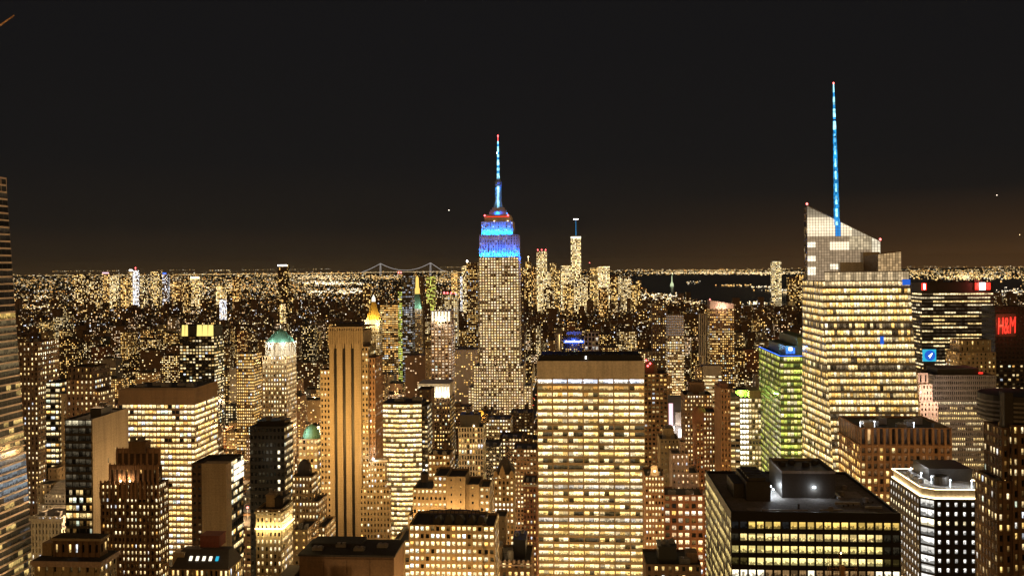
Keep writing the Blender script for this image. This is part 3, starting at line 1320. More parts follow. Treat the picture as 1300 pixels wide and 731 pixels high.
ob = Bld("glass_tower", "faceted glass tower with slanting lattice crown and glowing blue mast", BL, 1048, 1158, 560, 52, 1021.5, 450, "the faceted glass tower", seed=21)
zp = ob.Z(356)
xf = lambda py: ob.X(1043.5 + (py - 350) * .058, py)
xr_ = lambda py: ob.X(1154.5 + (py - 350) * .068, py)
zg = lambda py: ob.Z(py)
pyg = 340 + 260 / 560 * 1200
d = ob.d
sg = S("grey_metal", bay=1.75, fl=4.15, ww=.93, wh=.66, rec=.35, proud=.12, litfn=boa_lit)
sg['every'], sg['deep'] = 4, .2
bl, br = xf(pyg), xr_(pyg)
tl, tr = xf(356), xr_(356)
ob.facade([(bl, 0, 0), (br, 0, 0), (tr, 0, zp), (tl, 0, zp)], sg, 'F')
xbk = 4.0
ob.facade([(xbk * 0 + bl - 14, d, 0), (bl, 0, 0), (tl, 0, zp), (-1.0, d, zp)], sg, 'L')
ob.facade([(br, 0, 0), (br - 2, d, 0), (tr - 2, d, zp), (tr, 0, zp)], sg, 'R')
ob.facade([(br - 2, d, 0), (bl - 14, d, 0), (-1.0, d, zp), (tr - 2, d, zp)], sg, 'B')
i_ = .45
for k in range(60):
    rg = []
    for t in (k / 60, (k + 1) / 60):
        q = lambda p0, p1: p0 + (p1 - p0) * t
        zz = (zp - 1) * t
        rg.append([(q(bl, tl) + i_ + .2, i_, zz), (q(br, tr) - i_, i_, zz), (q(br - 2, tr - 2) - i_, d - i_, zz), (q(bl - 14, -1) + i_ + .2, d - i_, zz)])
    ob.wmb("grey_metal").hexa(rg[0], rg[1], cap=k == 59, bottom=False)


def screen(b, name, poly, y, cell, frame_mat, litf, thick=.5):
    """Lattice glass screen in a plane y = const: poly(x) gives bottom and top height; panes carry the light behind them."""
    (x0, x1), bot, top = poly
    nx = max(1, round((x1 - x0) / cell))
    fr, pn = MB(), MB()
    for i in range(nx):
        a, c = x0 + (x1 - x0) * i / nx, x0 + (x1 - x0) * (i + 1) / nx
        zb = bot
        while True:
            zt = zb + cell
            ta, tc_ = top(a), top(c)
            if zb >= max(ta, tc_) - .1:
                break
            q = [(a, y + .1, zb), (c, y + .1, zb), (c, y + .1, min(zt, max(tc_, zb))), (a, y + .1, min(zt, max(ta, zb)))]
            pn.quad(q, 0, litf((a + c) / 2, (zb + zt) / 2), (b.rng.randint(0, 99), b.rng.randint(0, 99)))
            fr.box(a, c, y - .12, y + .12, zb - .08, zb + .08)
            zb = zt
        fr.box(a - .09, a + .09, y - .14, y + .1, bot, top(a))
    fr.hexa([(x0, y - .3, top(x0) - .3), (x1, y - .3, top(x1) - .3), (x1, y + thick, top(x1) - .3), (x0, y + thick, top(x0) - .3)],
            [(x0, y - .3, top(x0) + .35), (x1, y - .3, top(x1) + .35), (x1, y + thick, top(x1) + .35), (x0, y + thick, top(x0) + .35)])
    o = b.part(name, fr, [frame_mat])
    pn2 = b.part("glazing", pn, ["dot"], parent=o)
    return o


# tall sloping crown volume
yc = 40.0
Pc = lambda px, py: (ob.Xd(px, py, yc), ob.Zd(px, py, yc))
xa, zA = Pc(1024.5, 261)
xb3, zB = Pc(1117.5, 306)
topf = lambda x: zA + (zB - zA) * (x - xa) / (xb3 - xa)
_, zband = Pc(1040, 301)
z340 = Pc(1040, 330)[1]


def crown_lit(x, zz):
    t = (x - xa) / (xb3 - xa)
    r = ob.rng
    if zz > zband:
        e = 0.95 if (zz > zband + 1.2 and zz < zband + 12 and t < .62) else .42
        if abs(t - .42) < .05:
            return (.02, .22, .6)
        return mulc((1, .82, .56), e * (1.15 - .45 * abs((zz - zband - 6) / 8)) * r.uniform(.9, 1.1))
    if t > .90:
        return mulc((1, .88, .64), r.uniform(.5, .95))
    if t < .13 and int((zz) / 4.1) % 2 == 0:
        return mulc((1, .88, .66), r.uniform(.9, 1.4))
    if .3 < t < .78 and zband - 3.6 > zz > zband - 8.0 and t < .56:
        return mulc((1, .82, .56), 1.1)
    if .3 < t < .74 and zband - 17 > zz > zband - 21:
        return mulc((1, .86, .62), r.uniform(.6, 1.4))
    if .72 < t < .9 and zz < zband - 20:
        return mulc((1, .85, .8), r.uniform(.06, .1))
    if t > .56 and zz > zband - 8:
        return mulc((1, .8, .5), r.uniform(.25, .6))
    return mulc((1, .72, .44), r.uniform(.22, .34))


screen(ob, "crown_screen", ((xa, xb3), zp - 4, topf), yc, 1.75, "grey_metal", crown_lit)
m = MB()
m.hexa([(xa + .3, yc + .5, zp - 4), (xb3 - .3, yc + .5, zp - 4), (xb3 - .3, d - 4, zp - 4), (xa + .3, d - 4, zp - 4)],
       [(xa + .3, yc + .5, topf(xa) - .8), (xb3 - .3, yc + .5, topf(xb3) - .8), (xb3 - .3, d - 4, topf(xb3) - 1.2), (xa + .3, d - 4, topf(xa) - 1.2)])
ob.part("crown_core", m, ["grey_metal"])
sgc = S("grey_metal", bay=1.8, fl=4.1, ww=.9, wh=.8, p=.25, pal='white', s=(.1, .4))
ob.facade([(xa - .1, d - 4, zp - 4), (xa - .1, yc + .6, zp - 4), (xa - .1, yc + .6, topf(xa) - 1), (xa - .1, d - 4, topf(xa) - 1.3)], sgc, 'L')
m = MB()
x0m, _ = Pc(1092, 330)
x1m, z1m = Pc(1113, 320)
m.box(x0m, x1m, yc - 6, yc - .4, zp - 3, z1m)
x0n, z1n = Pc(1064, 333)
m.box(x0n, x0m - .01, yc - 5, yc - .4, zp - 3, z1n)
ob.part("penthouse", m, ["white_stone"])
# lower bronze-lit crown to the right
yd = 6.0
xe, zE = ob.X(1118.5, 340) + .1, ob.Z(322.5)
xg, zG = ob.X(1148.5, 340), ob.Z(319)
top2 = lambda x: zE + (zG - zE) * (x - xe) / (xg - xe)
screen(ob, "low_crown_screen", ((xe, xg), zp - 3, top2), yd, 1.6, "bronze_metal", lambda x, zz: mulc((1, .66, .32), ob.rng.uniform(.22, .5)))
m = MB()
m.hexa([(xe, yd + .5, zp - 3), (xg, yd + .5, zp - 3), (xg + 1, d - 6, zp - 3), (xe, d - 6, zp - 3)], [(xe, yd + .5, zE - .7), (xg, yd + .5, zG - .7), (xg + 1, d - 6, zG - 1), (xe, d - 6, zE - 1)])
ob.part("low_crown_core", m, ["bronze_metal"])
# parapet screen of the front facade, lit from behind
screen(ob, "parapet_screen", ((ob.X(1046, 356) + .5, tr - .3), zp - 1.0, lambda x: zp + 5.2 - .0 * x), 0.6, 1.5, "grey_metal",
       lambda x, zz: mulc((1, .74, .42), ob.rng.uniform(.25, .5) * (1.6 if (int(x / 3) % 2 == 0) else .8)))
m = MB()
m.box(tl + .5, tr - 2.5, 1.4, d - 1, zp - 1, zp - .6)
ob.part("roof", m, ["roof_tar"])
for (x, y, zz) in ((xa, yc, zA + .3), (xb3, yc, zB + .3)):
    m = MB()
    m.lathe(x, y, [(.3, zz), (.7, zz + .5), (.7, zz + 1.0), (.2, zz + 1.5)], 8)
    ob.part("beacon", m, ["beacon_red"])
# blue banner panes on the facade
for (px0, px1, py0, py1) in ((1145, 1155, 355, 362), (1117, 1121.5, 427, 437)):
    m = MB()
    m.box(ob.X(px0, py0), ob.X(px1, py0), -.9, -.6, ob.Z(py1), ob.Z(py0))
    ob.part("blue_banner", m, ["sign_deep_blue"])
# mast
mx0, mz0 = ob.X(1063.5, 300), ob.Z(300)
ym = 36.0
sc_ = 1 + ym / 560
mx0 = ob.Xd(1062.5, 290, ym)
mz0 = topf(mx0) - 4
mxt = ob.Xd(1057.3, 107, ym)
mzt = ob.Zd(1057.3, 107, ym)
mast = MB()
core = MB()
core2 = MB()
hgt = mzt - mz0
ln = lambda t: mx0 + (mxt - mx0) * max(0, t) * .75
rad = lambda t: max(.25, 1.65 * (1 - t) ** .75 + .22)
nseg = 34
for k in range(nseg):
    t0, t1 = k / nseg, (k + 1) / nseg
    z0, z1 = mz0 + hgt * t0, mz0 + hgt * t1
    r0, r1 = rad(t0), rad(t1)
    if t0 < .62:
        for q in range(4):
            a, a2 = q * math.pi / 2 + .785, (q + 1) * math.pi / 2 + .785
            p = (ln(t0) + r0 * math.cos(a), ym + r0 * math.sin(a), z0)
            mast.bar(p, (ln(t1) + r1 * math.cos(a), ym + r1 * math.sin(a), z1), .17)
            mast.bar(p, (ln(t1) + r1 * math.cos(a2), ym + r1 * math.sin(a2), z1), .10)
            mast.bar(p, (ln(t0) + r0 * math.cos(a2), ym + r0 * math.sin(a2), z0), .11)
    g = core if (k * 7 % 6) in (0, 2, 3, 5) else core2
    rr = .34 if t0 < .62 else 1.0
    g.hexa(g.ring(ln(t0), ym, z0, r0 * rr * 1.05 if t0 < .62 else r0, 8), g.ring(ln(t1), ym, z1, r1 * rr * 1.05 if t0 < .62 else r1, 8))
mo = ob.part("mast", mast, ["led_blue"])
ob.part("mast_light", core, ["led_cyan"], parent=mo)
ob.part("mast_light", core2, ["led_blue"], parent=mo)
for t in (.74, .62):
    m = MB()
    zz = mz0 + hgt * t
    m.lathe(ln(t), ym, [(1.0, zz), (1.0, zz + .8)], 8)
    ob.part("mast_collar", m, ["dark_metal"], parent=mo)
m = MB()
m.lathe(ln(1), ym, [(.25, mzt), (.55, mzt + .5), (.2, mzt + 1.2)], 8)
ob.part("beacon", m, ["beacon_red"], parent=mo)
ob.h = zp
ob.finish(100)

# --- green glass tower
def green_lit(b, pn):
    pts, face, k, j, nf, nb, st = pn
    r = b.rng
    fs = b.floor_state.setdefault(('g', k), r.uniform(.55, 1.15))
    if r.random() < (.9 if face == 'F' else .72):
        return mulc(r.choice(PAL['green'] + [(1, .86, .45)]), fs * r.uniform(.45, 1.05) * (1 if face == 'F' else .7))
    return mulc((.6, .8, .2), r.uniform(.01, .1))


gb = Bld("green_glass_tower", "green tinted glass tower with yellow-green floors and blue-lit roof", BL, 990.5, 1033, 620, 40, 963.5, 452, "the green tinted tower", seed=23)
z = gb.Z(452)
w, d = gb.w, gb.d
sgr = S("green_metal", bay=2.2, fl=4.1, ww=.92, wh=.60, rec=.4, proud=.08, litfn=green_lit, every=3, deep=.25)
gb.block(0, w, 0, d, 0, z, sgr)
m = MB()
m.box(5, w - 1, 8, d - 10, z - 1, z + 6)
m.box(12, w - 1, 4, d - 14, z + 6, z + 12)
po = gb.part("penthouse", m, ["green_metal"])
m = MB()
m.box(-.2, .3, .5, d - .5, z + .02, z + .35)
m.box(.3, w, -.2, .3, z + .02, z + .35)
gb.part("roof_edge_lamp", m, ["neon_blue"])
m = MB()
for k in range(3):
    m.box(5.5 + k * 2.1, 7.0 + k * 2.1, 7.6, 7.9, z + 1.0, z + 4.6)
m.box(6.5, 9.5, 7.2, 7.55, z + 3, z + 5.5)
gb.part("blue_sign", m, ["neon_blue"])
m = MB()
m.box(7.0, 9.2, 6.9, 7.15, z + 3.2, z + 5.0)
gb.part("floodlamp", m, ["lamp_cold"])
point_light(gb.pt(6, 5, z + 6), 1500, (.1, .3, 1), .5, "roof_and_fill_light")
point_light(gb.pt(2.5, 25, z + 4), 700, (.2, .45, 1), .5, "roof_and_fill_light")
gb.finish(100)

# --- bright white tower with green lit top
def bright_lit(b, pn):
    pts, face, k, j, nf, nb, st = pn
    r = b.rng
    if j / nb < .42 and face == 'F':
        return mulc((1, .88, .60), r.uniform(1.5, 2.6))
    return mulc(r.choice(PAL['white']), r.uniform(.3, 1.2)) if r.random() < .75 else (.03, .02, .01)


wb = Bld("white_lit_tower", "pale tower with a blazing white corner strip below a green lit roof band", BL, 935, 966, 690, 24, None, 495, "the blazing white tower", seed=25)
zt = wb.Z(496)
xs = wb.X(951)
sw_ = S("limestone", bay=2.1, fl=3.8, ww=.72, wh=.66, rec=.4, proud=.2, litfn=bright_lit)
wb.block(0, wb.w, 0, wb.d, 0, wb.Z(505), sw_, roof=False)
m = MB()
m.box(xs, wb.w - .2, .3, wb.d, wb.Z(505), zt)
m.box(.2, wb.w - .2, 8, wb.d, wb.Z(505), zt - 1)
wb.part("attic_band", m, ["tan_stone"])
m = MB()
m.box(0, xs - .2, 0, 1.0, wb.Z(504), wb.Z(503.4))
m.box(.2, xs - .2, 7.0, 7.95, wb.Z(505), wb.Z(496.5))
wb.part("green_roof_wall", m, ["green_metal"])
point_light(wb.pt(xs * .5, 3, wb.Z(500)), 9000, (.55, 1, .15), .6, "roof_and_fill_light")
m = MB()
m.box(1, wb.w - 1, 8.3, wb.d - .5, zt - 1, zt - .7)
wb.part("roof", m, ["roof_tar"])
wb.h = zt
wb.finish(100)

# --- right-hand group
def stripes_lit(pbase, pal='white', smin=.35, smax=1.1):
    def f(b, pn):
        pts, face, k, j, nf, nb, st = pn
        r = b.rng
        fs = b.floor_state.setdefault(('s', k), (r.random(), r.uniform(.7, 1.1), r.choice(PAL[pal])))
        p = pbase if fs[0] < .75 else pbase * .35
        run = b.floor_state.setdefault(('r', face, k, j // 4), r.random())
        if run < p:
            return mulc(fs[2], fs[1] * r.uniform(smin, smax))
        return mulc((1, .7, .4), r.uniform(0, .05))
    return f


tb = Bld("dark_glass_tower", "dark tower with thin white floor lines and red lamp boxes on its roof corners", BL, 1170, 1261, 1000, 40, None, 372, "the red-cornered tower", seed=27)
z = tb.Z(371)
zt = tb.Z(357.5)
tb.block(0, tb.w, 0, tb.d, 0, z, S("black_granite", bay=2.9, fl=3.9, ww=.92, wh=.45, rec=.4, proud=.1, litfn=stripes_lit(.72, 'white', .4, 1.2)), roof=False)
m = MB()
m.box(.5, tb.w - .5, .5, tb.d - .5, z - .5, zt - 1)
for k in range(12):
    x = 10 + (tb.w - 20) * k / 12
    m.box(x, x + 4, 2, 8, zt - 1, zt - 1 + tb.rng.uniform(.3, 3))
tb.part("penthouse", m, ["black_granite"])
for (p0, p1, mat) in ((1171, 1177, "sign_red"), (1239, 1244, "sign_red"), (1244.1, 1251.5, "lamp_white"), (1251.6, 1258, "sign_red")):
    m = MB()
    m.box(tb.X(p0), tb.X(p1), -1.2, .4, tb.Z(368), tb.Z(359))
    tb.part("lamp_box", m, ["lamp_white" if mat == "lamp_white" else "sign_red"])
m = MB()
m.box(tb.X(1173), tb.X(1175), -1.35, -1.21, tb.Z(367), tb.Z(360))
tb.part("lamp_box", m, ["lamp_white"])
point_light(tb.pt(tb.X(1248), -6, tb.Z(362)), 20000, (1, .12, .1), 1.5, "roof_and_fill_light")
tb.finish(100)

# round blue clock-like sign on a square cyan panel
qb = Bld("round_sign", "square cyan light panel with a round blue disc and white pointer", "sign", 1171.5, 1188.5, 960, 1.2, None, 451, seed=28)
z0, z1 = qb.Z(458.5), qb.Z(443.5)
m = MB()
m.box(0, qb.w, 0, 1, z0, z1)
qb.part("sign_panel", m, ["sign_cyan"])
cx, cz, r = qb.w * .53, (z0 + z1) / 2, (z1 - z0) * .44
m = MB()
n = 28
b0 = [(cx + r * math.cos(2 * math.pi * k / n), -.3, cz + r * math.sin(2 * math.pi * k / n)) for k in range(n)]
b1 = [(x, -.02, zz) for x, _, zz in b0]
m.hexa(b0, b1, bottom=True)
qb.part("sign_disc", m, ["sign_deep_blue"])
m = MB()
m.hexa([(cx - r * .35, -.6, cz - r * .15), (cx + r * .45, -.6, cz + r * .45), (cx - r * .05, -.6, cz - r * .5), (cx, -.6, cz - r * .05)],
       [(cx - r * .35, -.35, cz - r * .15), (cx + r * .45, -.35, cz + r * .45), (cx - r * .05, -.35, cz - r * .5), (cx, -.35, cz - r * .05)])
qb.part("pointer", m, ["lamp_white"])
m = MB()
m.box(1, qb.w - 1, 1.0, 1.6, z0 - 40, z1)
for k in range(2):
    m.box(2 + k * (qb.w - 5), 3 + k * (qb.w - 5), 1.6, 30, z0 - 3, z0 - 2)
qb.part("sign_frame", m, ["dark_metal"])

# block carrying the red letters
lb = simple_box("billboard_building", "dark block with yellow windows below big red rooftop lettering", 1263, 1330, 389, 900, S("black_granite", bay=3.6, fl=4.2, ww=.62, wh=.5, rec=.4, proud=.2, litfn=lambda b, pn: ((0, 0, 0) if pn[2] > pn[4] - 14 else None), p=.4, pal='yellow', s=(.3, .8)), d=30, short="the red lettering", seed=30)
fc = bpy.data.curves.new("red_letters", 'FONT')
fc.body = "H&M"
fc.size = 17.5
fc.shear = .28
fc.extrude = .5
fc.offset = -.12
fc.space_character = 1.0
fc.materials.append(MATS["sign_red"])
fo = bpy.data.objects.new("red_letters", fc)
COL.objects.link(fo)
fo.parent = lb.root
fo.rotation_euler = (R(90), R(-4), 0)
fo.location = (lb.X(1265.5), -2.2, lb.Z(424))
fc.align_x = 'LEFT'
fo.scale = (.46, 1.32, 1)
m = MB()
m.box(lb.X(1264), lb.X(1290), -1.4, -.9, lb.Z(427), lb.Z(398))
for k in range(5):
    m.box(lb.X(1265 + k * 5.5), lb.X(1265.6 + k * 5.5), -.9, 0, lb.Z(427), lb.Z(398))
lb.part("sign_frame", m, ["dark_metal"])
bpy.context.view_layer.update()
fm = bpy.data.meshes.new_from_object(fo.evaluated_get(bpy.context.evaluated_depsgraph_get()))
fmo = bpy.data.objects.new("red_letters", fm)
COL.objects.link(fmo)
fmo.parent, fmo.location, fmo.rotation_euler, fmo.scale = lb.root, fo.location, fo.rotation_euler, fo.scale
bpy.data.objects.remove(fo)
fmo.name = "red_letters"
point_light(lb.pt(lb.X(1277), -14, lb.Z(412)), 12000, (1, .12, .06), 2, "sign_light")

# tan setback hotel behind
pb2 = Bld("deco_hotel", "tan setback block with windowless upper tier beside the blue disc sign", BL, 1217, 1264, 850, 30, None, 432, "the tan setback block", seed=31)
sd = S("tan_stone", bay=3.4, fl=3.8, ww=.4, wh=.5, rec=.5, proud=.3, p=.12, pal='warm')
pb2.block(0, pb2.w, 0, 30, 0, pb2.Z(447), sd)
pb2.block(pb2.X(1221), pb2.X(1261), 4, 26, pb2.Z(447), pb2.Z(432), S("tan_stone", bay=4.5, fl=5, ww=.3, wh=.6, rec=.5, proud=.3, p=.1))
pb2.finish(60)

# vertically ribbed block
def rib_lit(b, pn):
    f = pn[4] - 1 - pn[2]
    if f < 5:
        return (.004, .004, .004)
    return stripes_lit(.85, 'white', .5, 1.1)(b, pn)


rb = Bld("ribbed_building", "low wide block with thin vertical ribs above bright floor bands", BL, 1186, 1264, 700, 42, None, 477, "the vertically ribbed block", seed=33)
z = rb.Z(476)
rb.block(0, rb.w, 0, rb.d, 0, z, S("grey_concrete", bay=rb.w / 32, fl=3.75, ww=.66, wh=.55, rec=.5, proud=.55, litfn=rib_lit))
rb.boxpart("penthouse", 6, rb.w - 8, 10, 32, z - 1, z + 4, "dark_metal")
m = MB()
m.box(rb.X(1249), rb.X(1254), 8, 9, z, z + 1.2)
rb.part("roof_lamp", m, ["sign_red"])
rb.finish(100)

sb = Bld("pink_setback_building", "small pale pink setback building tucked against the faceted glass tower", BL, 1168, 1190.5, 680, 26, None, 474, "the small pale pink building", seed=34)
sk = S("pink_stone", bay=2.6, fl=3.6, ww=.4, wh=.52, rec=.4, proud=.2, p=.5, pal='peach', s=(.4, .9))
sb.block(0, sb.w, 0, 26, 0, sb.Z(510), sk)
sb.block(0, sb.X(1185), 2, 24, sb.Z(510), sb.Z(488), sk)
sb.block(0, sb.X(1181), 4, 20, sb.Z(488), sb.Z(474), S("pink_stone", bay=4, fl=6, ww=.3, wh=.6, rec=.4, proud=.2, p=.1))
sb.finish(60)
point_light(sb.pt(sb.w * .5, -14, sb.Z(500)), 22000, (1, .70, .52), 2, "street_and_fill_glow")
#@@HERO3

# --- Left edge: tapered glass tower with light floor edges
vb = Bld("tapered_tower", "tapering dark glass tower with pale slanting floor edges, cut by the frame edge", BL, -140, 10, 500, 45, None, 218, "the tapering glass tower", seed=41)


def taper_lit(b, pn):
    pts, face, k, j, nf, nb, st = pn
    r = b.rng
    zz = pts[0][2]
    c = b.pt(*pts[0])
    py = to_px(c)[1]
    fs = b.floor_state.setdefault(('t', k), (r.random(), r.random()))
    if py < 398:
        return mulc((1, .7, .4), .015 * fs[0])
    if py < 412:
        return mulc((1, .66, .18), .35 + .25 * fs[0])
    if py < 480:
        return mulc((1, .74, .36), .02 + .06 * fs[0])
    if 578 < py < 640:
        return mulc((.72, .88, 1), .06 + .10 * fs[0])
    return mulc((1, .68, .22), r.uniform(.15, .5)) if r.random() < .05 + .4 * (fs[1] > .55) else mulc((1, .68, .3), .015)


wall_mat("terracotta_edge", (0.62, 0.50, 0.40), var=.1)
sv = S("terracotta_edge", bay=4.5, fl=4.05, ww=.995, wh=.76, rec=.35, proud=-.30, litfn=taper_lit, every=0)
sv['keep'] = True
zt = 260 + (340 - 222) / 1200 * 545
py_g = 340 + 260 * 1200 / 500
xE = lambda py: vb.X(9 + (py - 218) * .058, py)
# far corner of the visible side lies deeper than the front corner: solve so that it shows on the traced edge
dV = 45.0
sc2 = 1 + dV / 500
xe_t, xe_b = xE(218) * 1 + 0.0, xE(py_g)
# side face runs along the avenue, so shift it left by what depth adds on screen
sh = lambda px: (px - 650) / 1200
def side_x(px, yy):
    u, _ = uv(px, 450)
    p = vb.L + BX * yy
    return (u * p.y - p.x) / (ca + u * sa)
xt, xb_ = side_x(9.5, dV), side_x(9 + (py_g - 218) * .060, dV)
W0 = -40
vb.facade([(xb_, 0, 0), (xb_, dV, 0), (xt, dV, zt), (xt, 0, zt)], sv, 'R')
vb.facade([(W0, 0, 0), (xb_, 0, 0), (xt, 0, zt), (W0 + 10, 0, zt)], sv, 'F')
vb.facade([(xb_, dV, 0), (W0, dV, 0), (W0 + 10, dV, zt), (xt, dV, zt)], sv, 'B')
i_ = .55
vb.wmb("dark_metal").hexa([(W0, i_, 0), (xb_ - i_, i_, 0), (xb_ - i_, dV - i_, 0), (W0, dV - i_, 0)], [(W0 + 10, i_, zt - .5), (xt - i_, i_, zt - .5), (xt - i_, dV - i_, zt - .5), (W0 + 10, dV - i_, zt - .5)])
m = MB()
for zz in (zt + .2, zt - 11.0):
    m.bar((xt, dV, zz), (xt, 0, zz), .3)
    m.bar((xt, dV, zz), (xt - 14, dV, zz), .3)
m.bar((xt + .3, dV, zt - 24), (xt, dV, zt + .2), .3)
m.bar((xt + .1, dV - 5, zt - 24), (xt, dV - 5, zt + .2), .25)
vb.part("crown_frame", m, ["terracotta_edge"])
vb.h = zt
for zz_, e_ in ((60, 42000), (130, 42000), (210, 18000), (285, 7000)):  # added fill lamps hung in the air to brighten the floor edges
    point_light(vb.pt(xb_ + 34, dV - 4, zz_), e_, (1, .62, .30), 2, "street_and_fill_glow").data.specular_factor = 0.0
vb.show = 'R'
vb.finish(100)

# --- crane jib above the frame's left edge
kb = Bld("tower_crane", "orange lattice crane jib tip reaching in at the top corner of the sky", "crane", -75, -70, 520, 4, None, 40, seed=42)
tip = kb.X(18, 22), kb.Z(20, 18)
x0, z0 = 2.0, kb.Z(84, -75)
m = MB()
for dz, dy in ((0, -.9), (0, .9), (1.7, 0)):
    m.bar((x0, dy, z0 + dz), (tip[0], dy * .3, tip[1] + dz * .2), .14)
n = 22
for k in range(n):
    a, b_ = k / n, (k + 1) / n
    P_ = lambda t, dz, dy: (x0 + (tip[0] - x0) * t, dy * (1 - .7 * t), z0 + (tip[1] - z0) * t + dz * (1 - .8 * t))
    m.bar(P_(a, 0, -.9), P_(b_, 1.7, 0), .07)
    m.bar(P_(a, 1.7, 0), P_(b_, 0, .9), .07)
    m.bar(P_(a, 0, .9), P_(b_, 0, -.9), .07)
kb.part("jib", m, ["crane_paint"])
m = MB()
for dx in (-1, 1):
    for dy in (-1, 1):
        m.bar((x0 + dx, dy, 300), (x0 + dx, dy, z0 + 4), .16)
for k in range(60):
    zz = 300 + k * (z0 - 296) / 60
    m.bar((x0 - 1, -1, zz), (x0 + 1, -1, zz + 1.5), .07)
    m.bar((x0 + 1, 1, zz), (x0 - 1, 1, zz + 1.5), .07)
kb.part("mast", m, ["crane_paint"])
point_light(kb.pt(tip[0] - 6, -6, tip[1] - 4), 260, (1, .62, .3), .3, "crane_lamp_light")

# --- left group
brown = S("brown_brick", bay=3.0, fl=3.6, ww=.46, wh=.52, rec=.6, proud=.5, p=.6, pal='white', s=(.5, 1.25))
b = simple_box("brown_tower", "narrow brown tower with pale window grid beside the tapering glass tower", 24, 48, 434, 690, S("brown_brick", bay=2.75, fl=3.6, ww=.5, wh=.5, rec=.6, proud=.5, p=.55, fv=.3, pal='white', s=(.5, 1.25)), d=28, short="the narrow brown tower", seed=50)
b = simple_box("slab_building", "narrow dark slab with bright floor ends beside the narrow brown tower", 48.5, 57, 512, 720, S("dark_metal", bay=3.2, fl=3.6, ww=.8, wh=.55, rec=.4, proud=.2, p=.7, pal='white'), d=20, seed=51, n=60)

# dark tower with setbacks
gb2 = Bld("setback_tower", "dark brown setback tower with glass side wing and unlit crown", BL, 58, 126, 660, 30, None, 467, "the unlit-crown tower", seed=52)
s1 = S("brown_brick", bay=2.9, fl=3.7, ww=.5, wh=.5, rec=.6, proud=.5, p=.62, pal='white', s=(.5, 1.2))
s0 = S("dark_brown_brick", bay=3.0, fl=4.2, ww=.45, wh=.5, rec=.6, proud=.6, p=.08, pal='warm')
s2 = S("dark_metal", bay=3.0, fl=3.8, ww=.9, wh=.55, rec=.4, proud=.1, p=.72, pal='white', s=(.5, 1.2))
gb2.block(gb2.X(58), gb2.X(76), 0, 22, 0, gb2.Z(485), s2)
gb2.block(gb2.X(74), gb2.X(84.5), 0.5, 26, 0, gb2.Z(500), S("tan_stone", bay=2.9, fl=3.7, ww=.35, wh=.5, rec=.6, proud=.5, p=.5, pal='white'))
gb2.block(gb2.X(85), gb2.X(118), 0, 26, 0, gb2.Z(482), s1)
gb2.block(gb2.X(86), gb2.X(117), 1, 24, gb2.Z(482), gb2.Z(466), s0)
gb2.block(gb2.X(118.3), gb2.X(126), 2, 22, 0, gb2.Z(497), s1)
gb2.finish(100)

# building with blank tan side wall
bb = Bld("blank_sided_building", "dark glass building with a tall blank tan side wall", BL, 82.5, 117, 490, 34, 163, 532, "the blank tan side wall", seed=53)
z = bb.Z(532)
st = S("dark_metal", bay=bb.w / 4, fl=4.0, ww=.93, wh=.66, rec=.4, proud=.1, solid='R', litfn=lambda b, pn: (None if pn[2] < pn[4] - 9 else (mulc((1, .86, .55), b.rng.uniform(.05, .45)) if pn[2] == pn[4] - 1 else mulc((1, .8, .5), b.rng.uniform(0, .05)))), p=.6, pal='yellow', s=(.4, 1.2), sub=2)
bb.block(0, bb.w, 0, bb.d, 0, z, st, faces='FLB')
m = MB()
nP = 9
for k in range(nP):
    y0, y1 = bb.d * k / nP, bb.d * (k + 1) / nP
    for q in range(14):
        z0, z1 = z * q / 14, z * (q + 1) / 14
        m.box(bb.w - .6, bb.w + (.0 if k > 2 else .12), y0 + .03, y1 - .03, z0 + .04, z1 - .04)
m.box(bb.w - .6, bb.w - .1, 0, bb.d, 0, z)
bb.part("blank_wall", m, ["tan_stone"])
for k, (fy, fz) in enumerate(((.40, .86), (.62, .88), (.42, .80), (.62, .84), (.84, .81), (.44, .74))):
    m = MB()
    y0 = bb.d * fy
    m.quad([(bb.w + .14, y0, z * fz), (bb.w + .14, y0 + .8, z * fz), (bb.w + .14, y0 + .8, z * fz + 2.4), (bb.w + .14, y0, z * fz + 2.4)], 0, (1.1, .85, .4) if k % 2 else (.1, .08, .04))
    bb.part("window", m, ["pane"])
bb.penthouse(bb.w * .5, bb.w * .9, 12, 24, z - 1, z + 3.5, "dark_metal")
point_light(bb.pt(bb.w + 26, bb.d * .3, 150), 16000, (1, .62, .28), 2, "street_and_fill_glow").data.specular_factor = 0.0  # added fill lamp standing in for the ribbon-window block's glow on this wall
bb.finish(90)

# large bright ribbon-window block
ribbon = lambda b, pn: (mulc((1, .6, .3), b.rng.uniform(.02, .08)) if pn[2] >= pn[4] - 2 else None)
ab = Bld("ribbon_window_block", "large bright block with continuous yellow window bands under a dark louvred top", BL, 150, 247, 650, 40, 276.5, 493, "the bright ribbon-window block", seed=54)
z = ab.Z(493)
ab.block(0, ab.w, 0, ab.d, 0, z - 10.5, S("bronze_metal", bay=ab.w / 20, fl=3.85, ww=.93, wh=.62, rec=.45, proud=.08, every=5, deep=.4, p=.95, fv=.04, pal='yellow', s=(.7, 1.35)), roof=False)
m = MB()
w, d = ab.w, ab.d
m.box(.4, w - .4, .4, d - .4, z - 10.5, z - 1)
for k in range(66):
    x = w * k / 65
    m.box(x - .12, x + .12, 0, .39, z - 10.3, z)
for k in range(50):
    y = .4 + (d - .8) * k / 49
    m.box(w - .39, w, y - .12, y + .12, z - 10.3, z)
for q in (0, 1, 2, 3):
    zz = z - 10.4 + q * 3.4
    m.box(.1, w - .1, .1, .35, zz, zz + .5)
    m.box(w - .36, w - .11, .4, d, zz, zz + .5)
ab.part("louvre_band", m, ["bronze_metal"])
m = MB()
m.box(.5, w - .5, .5, d - .5, z - 1, z - .6)
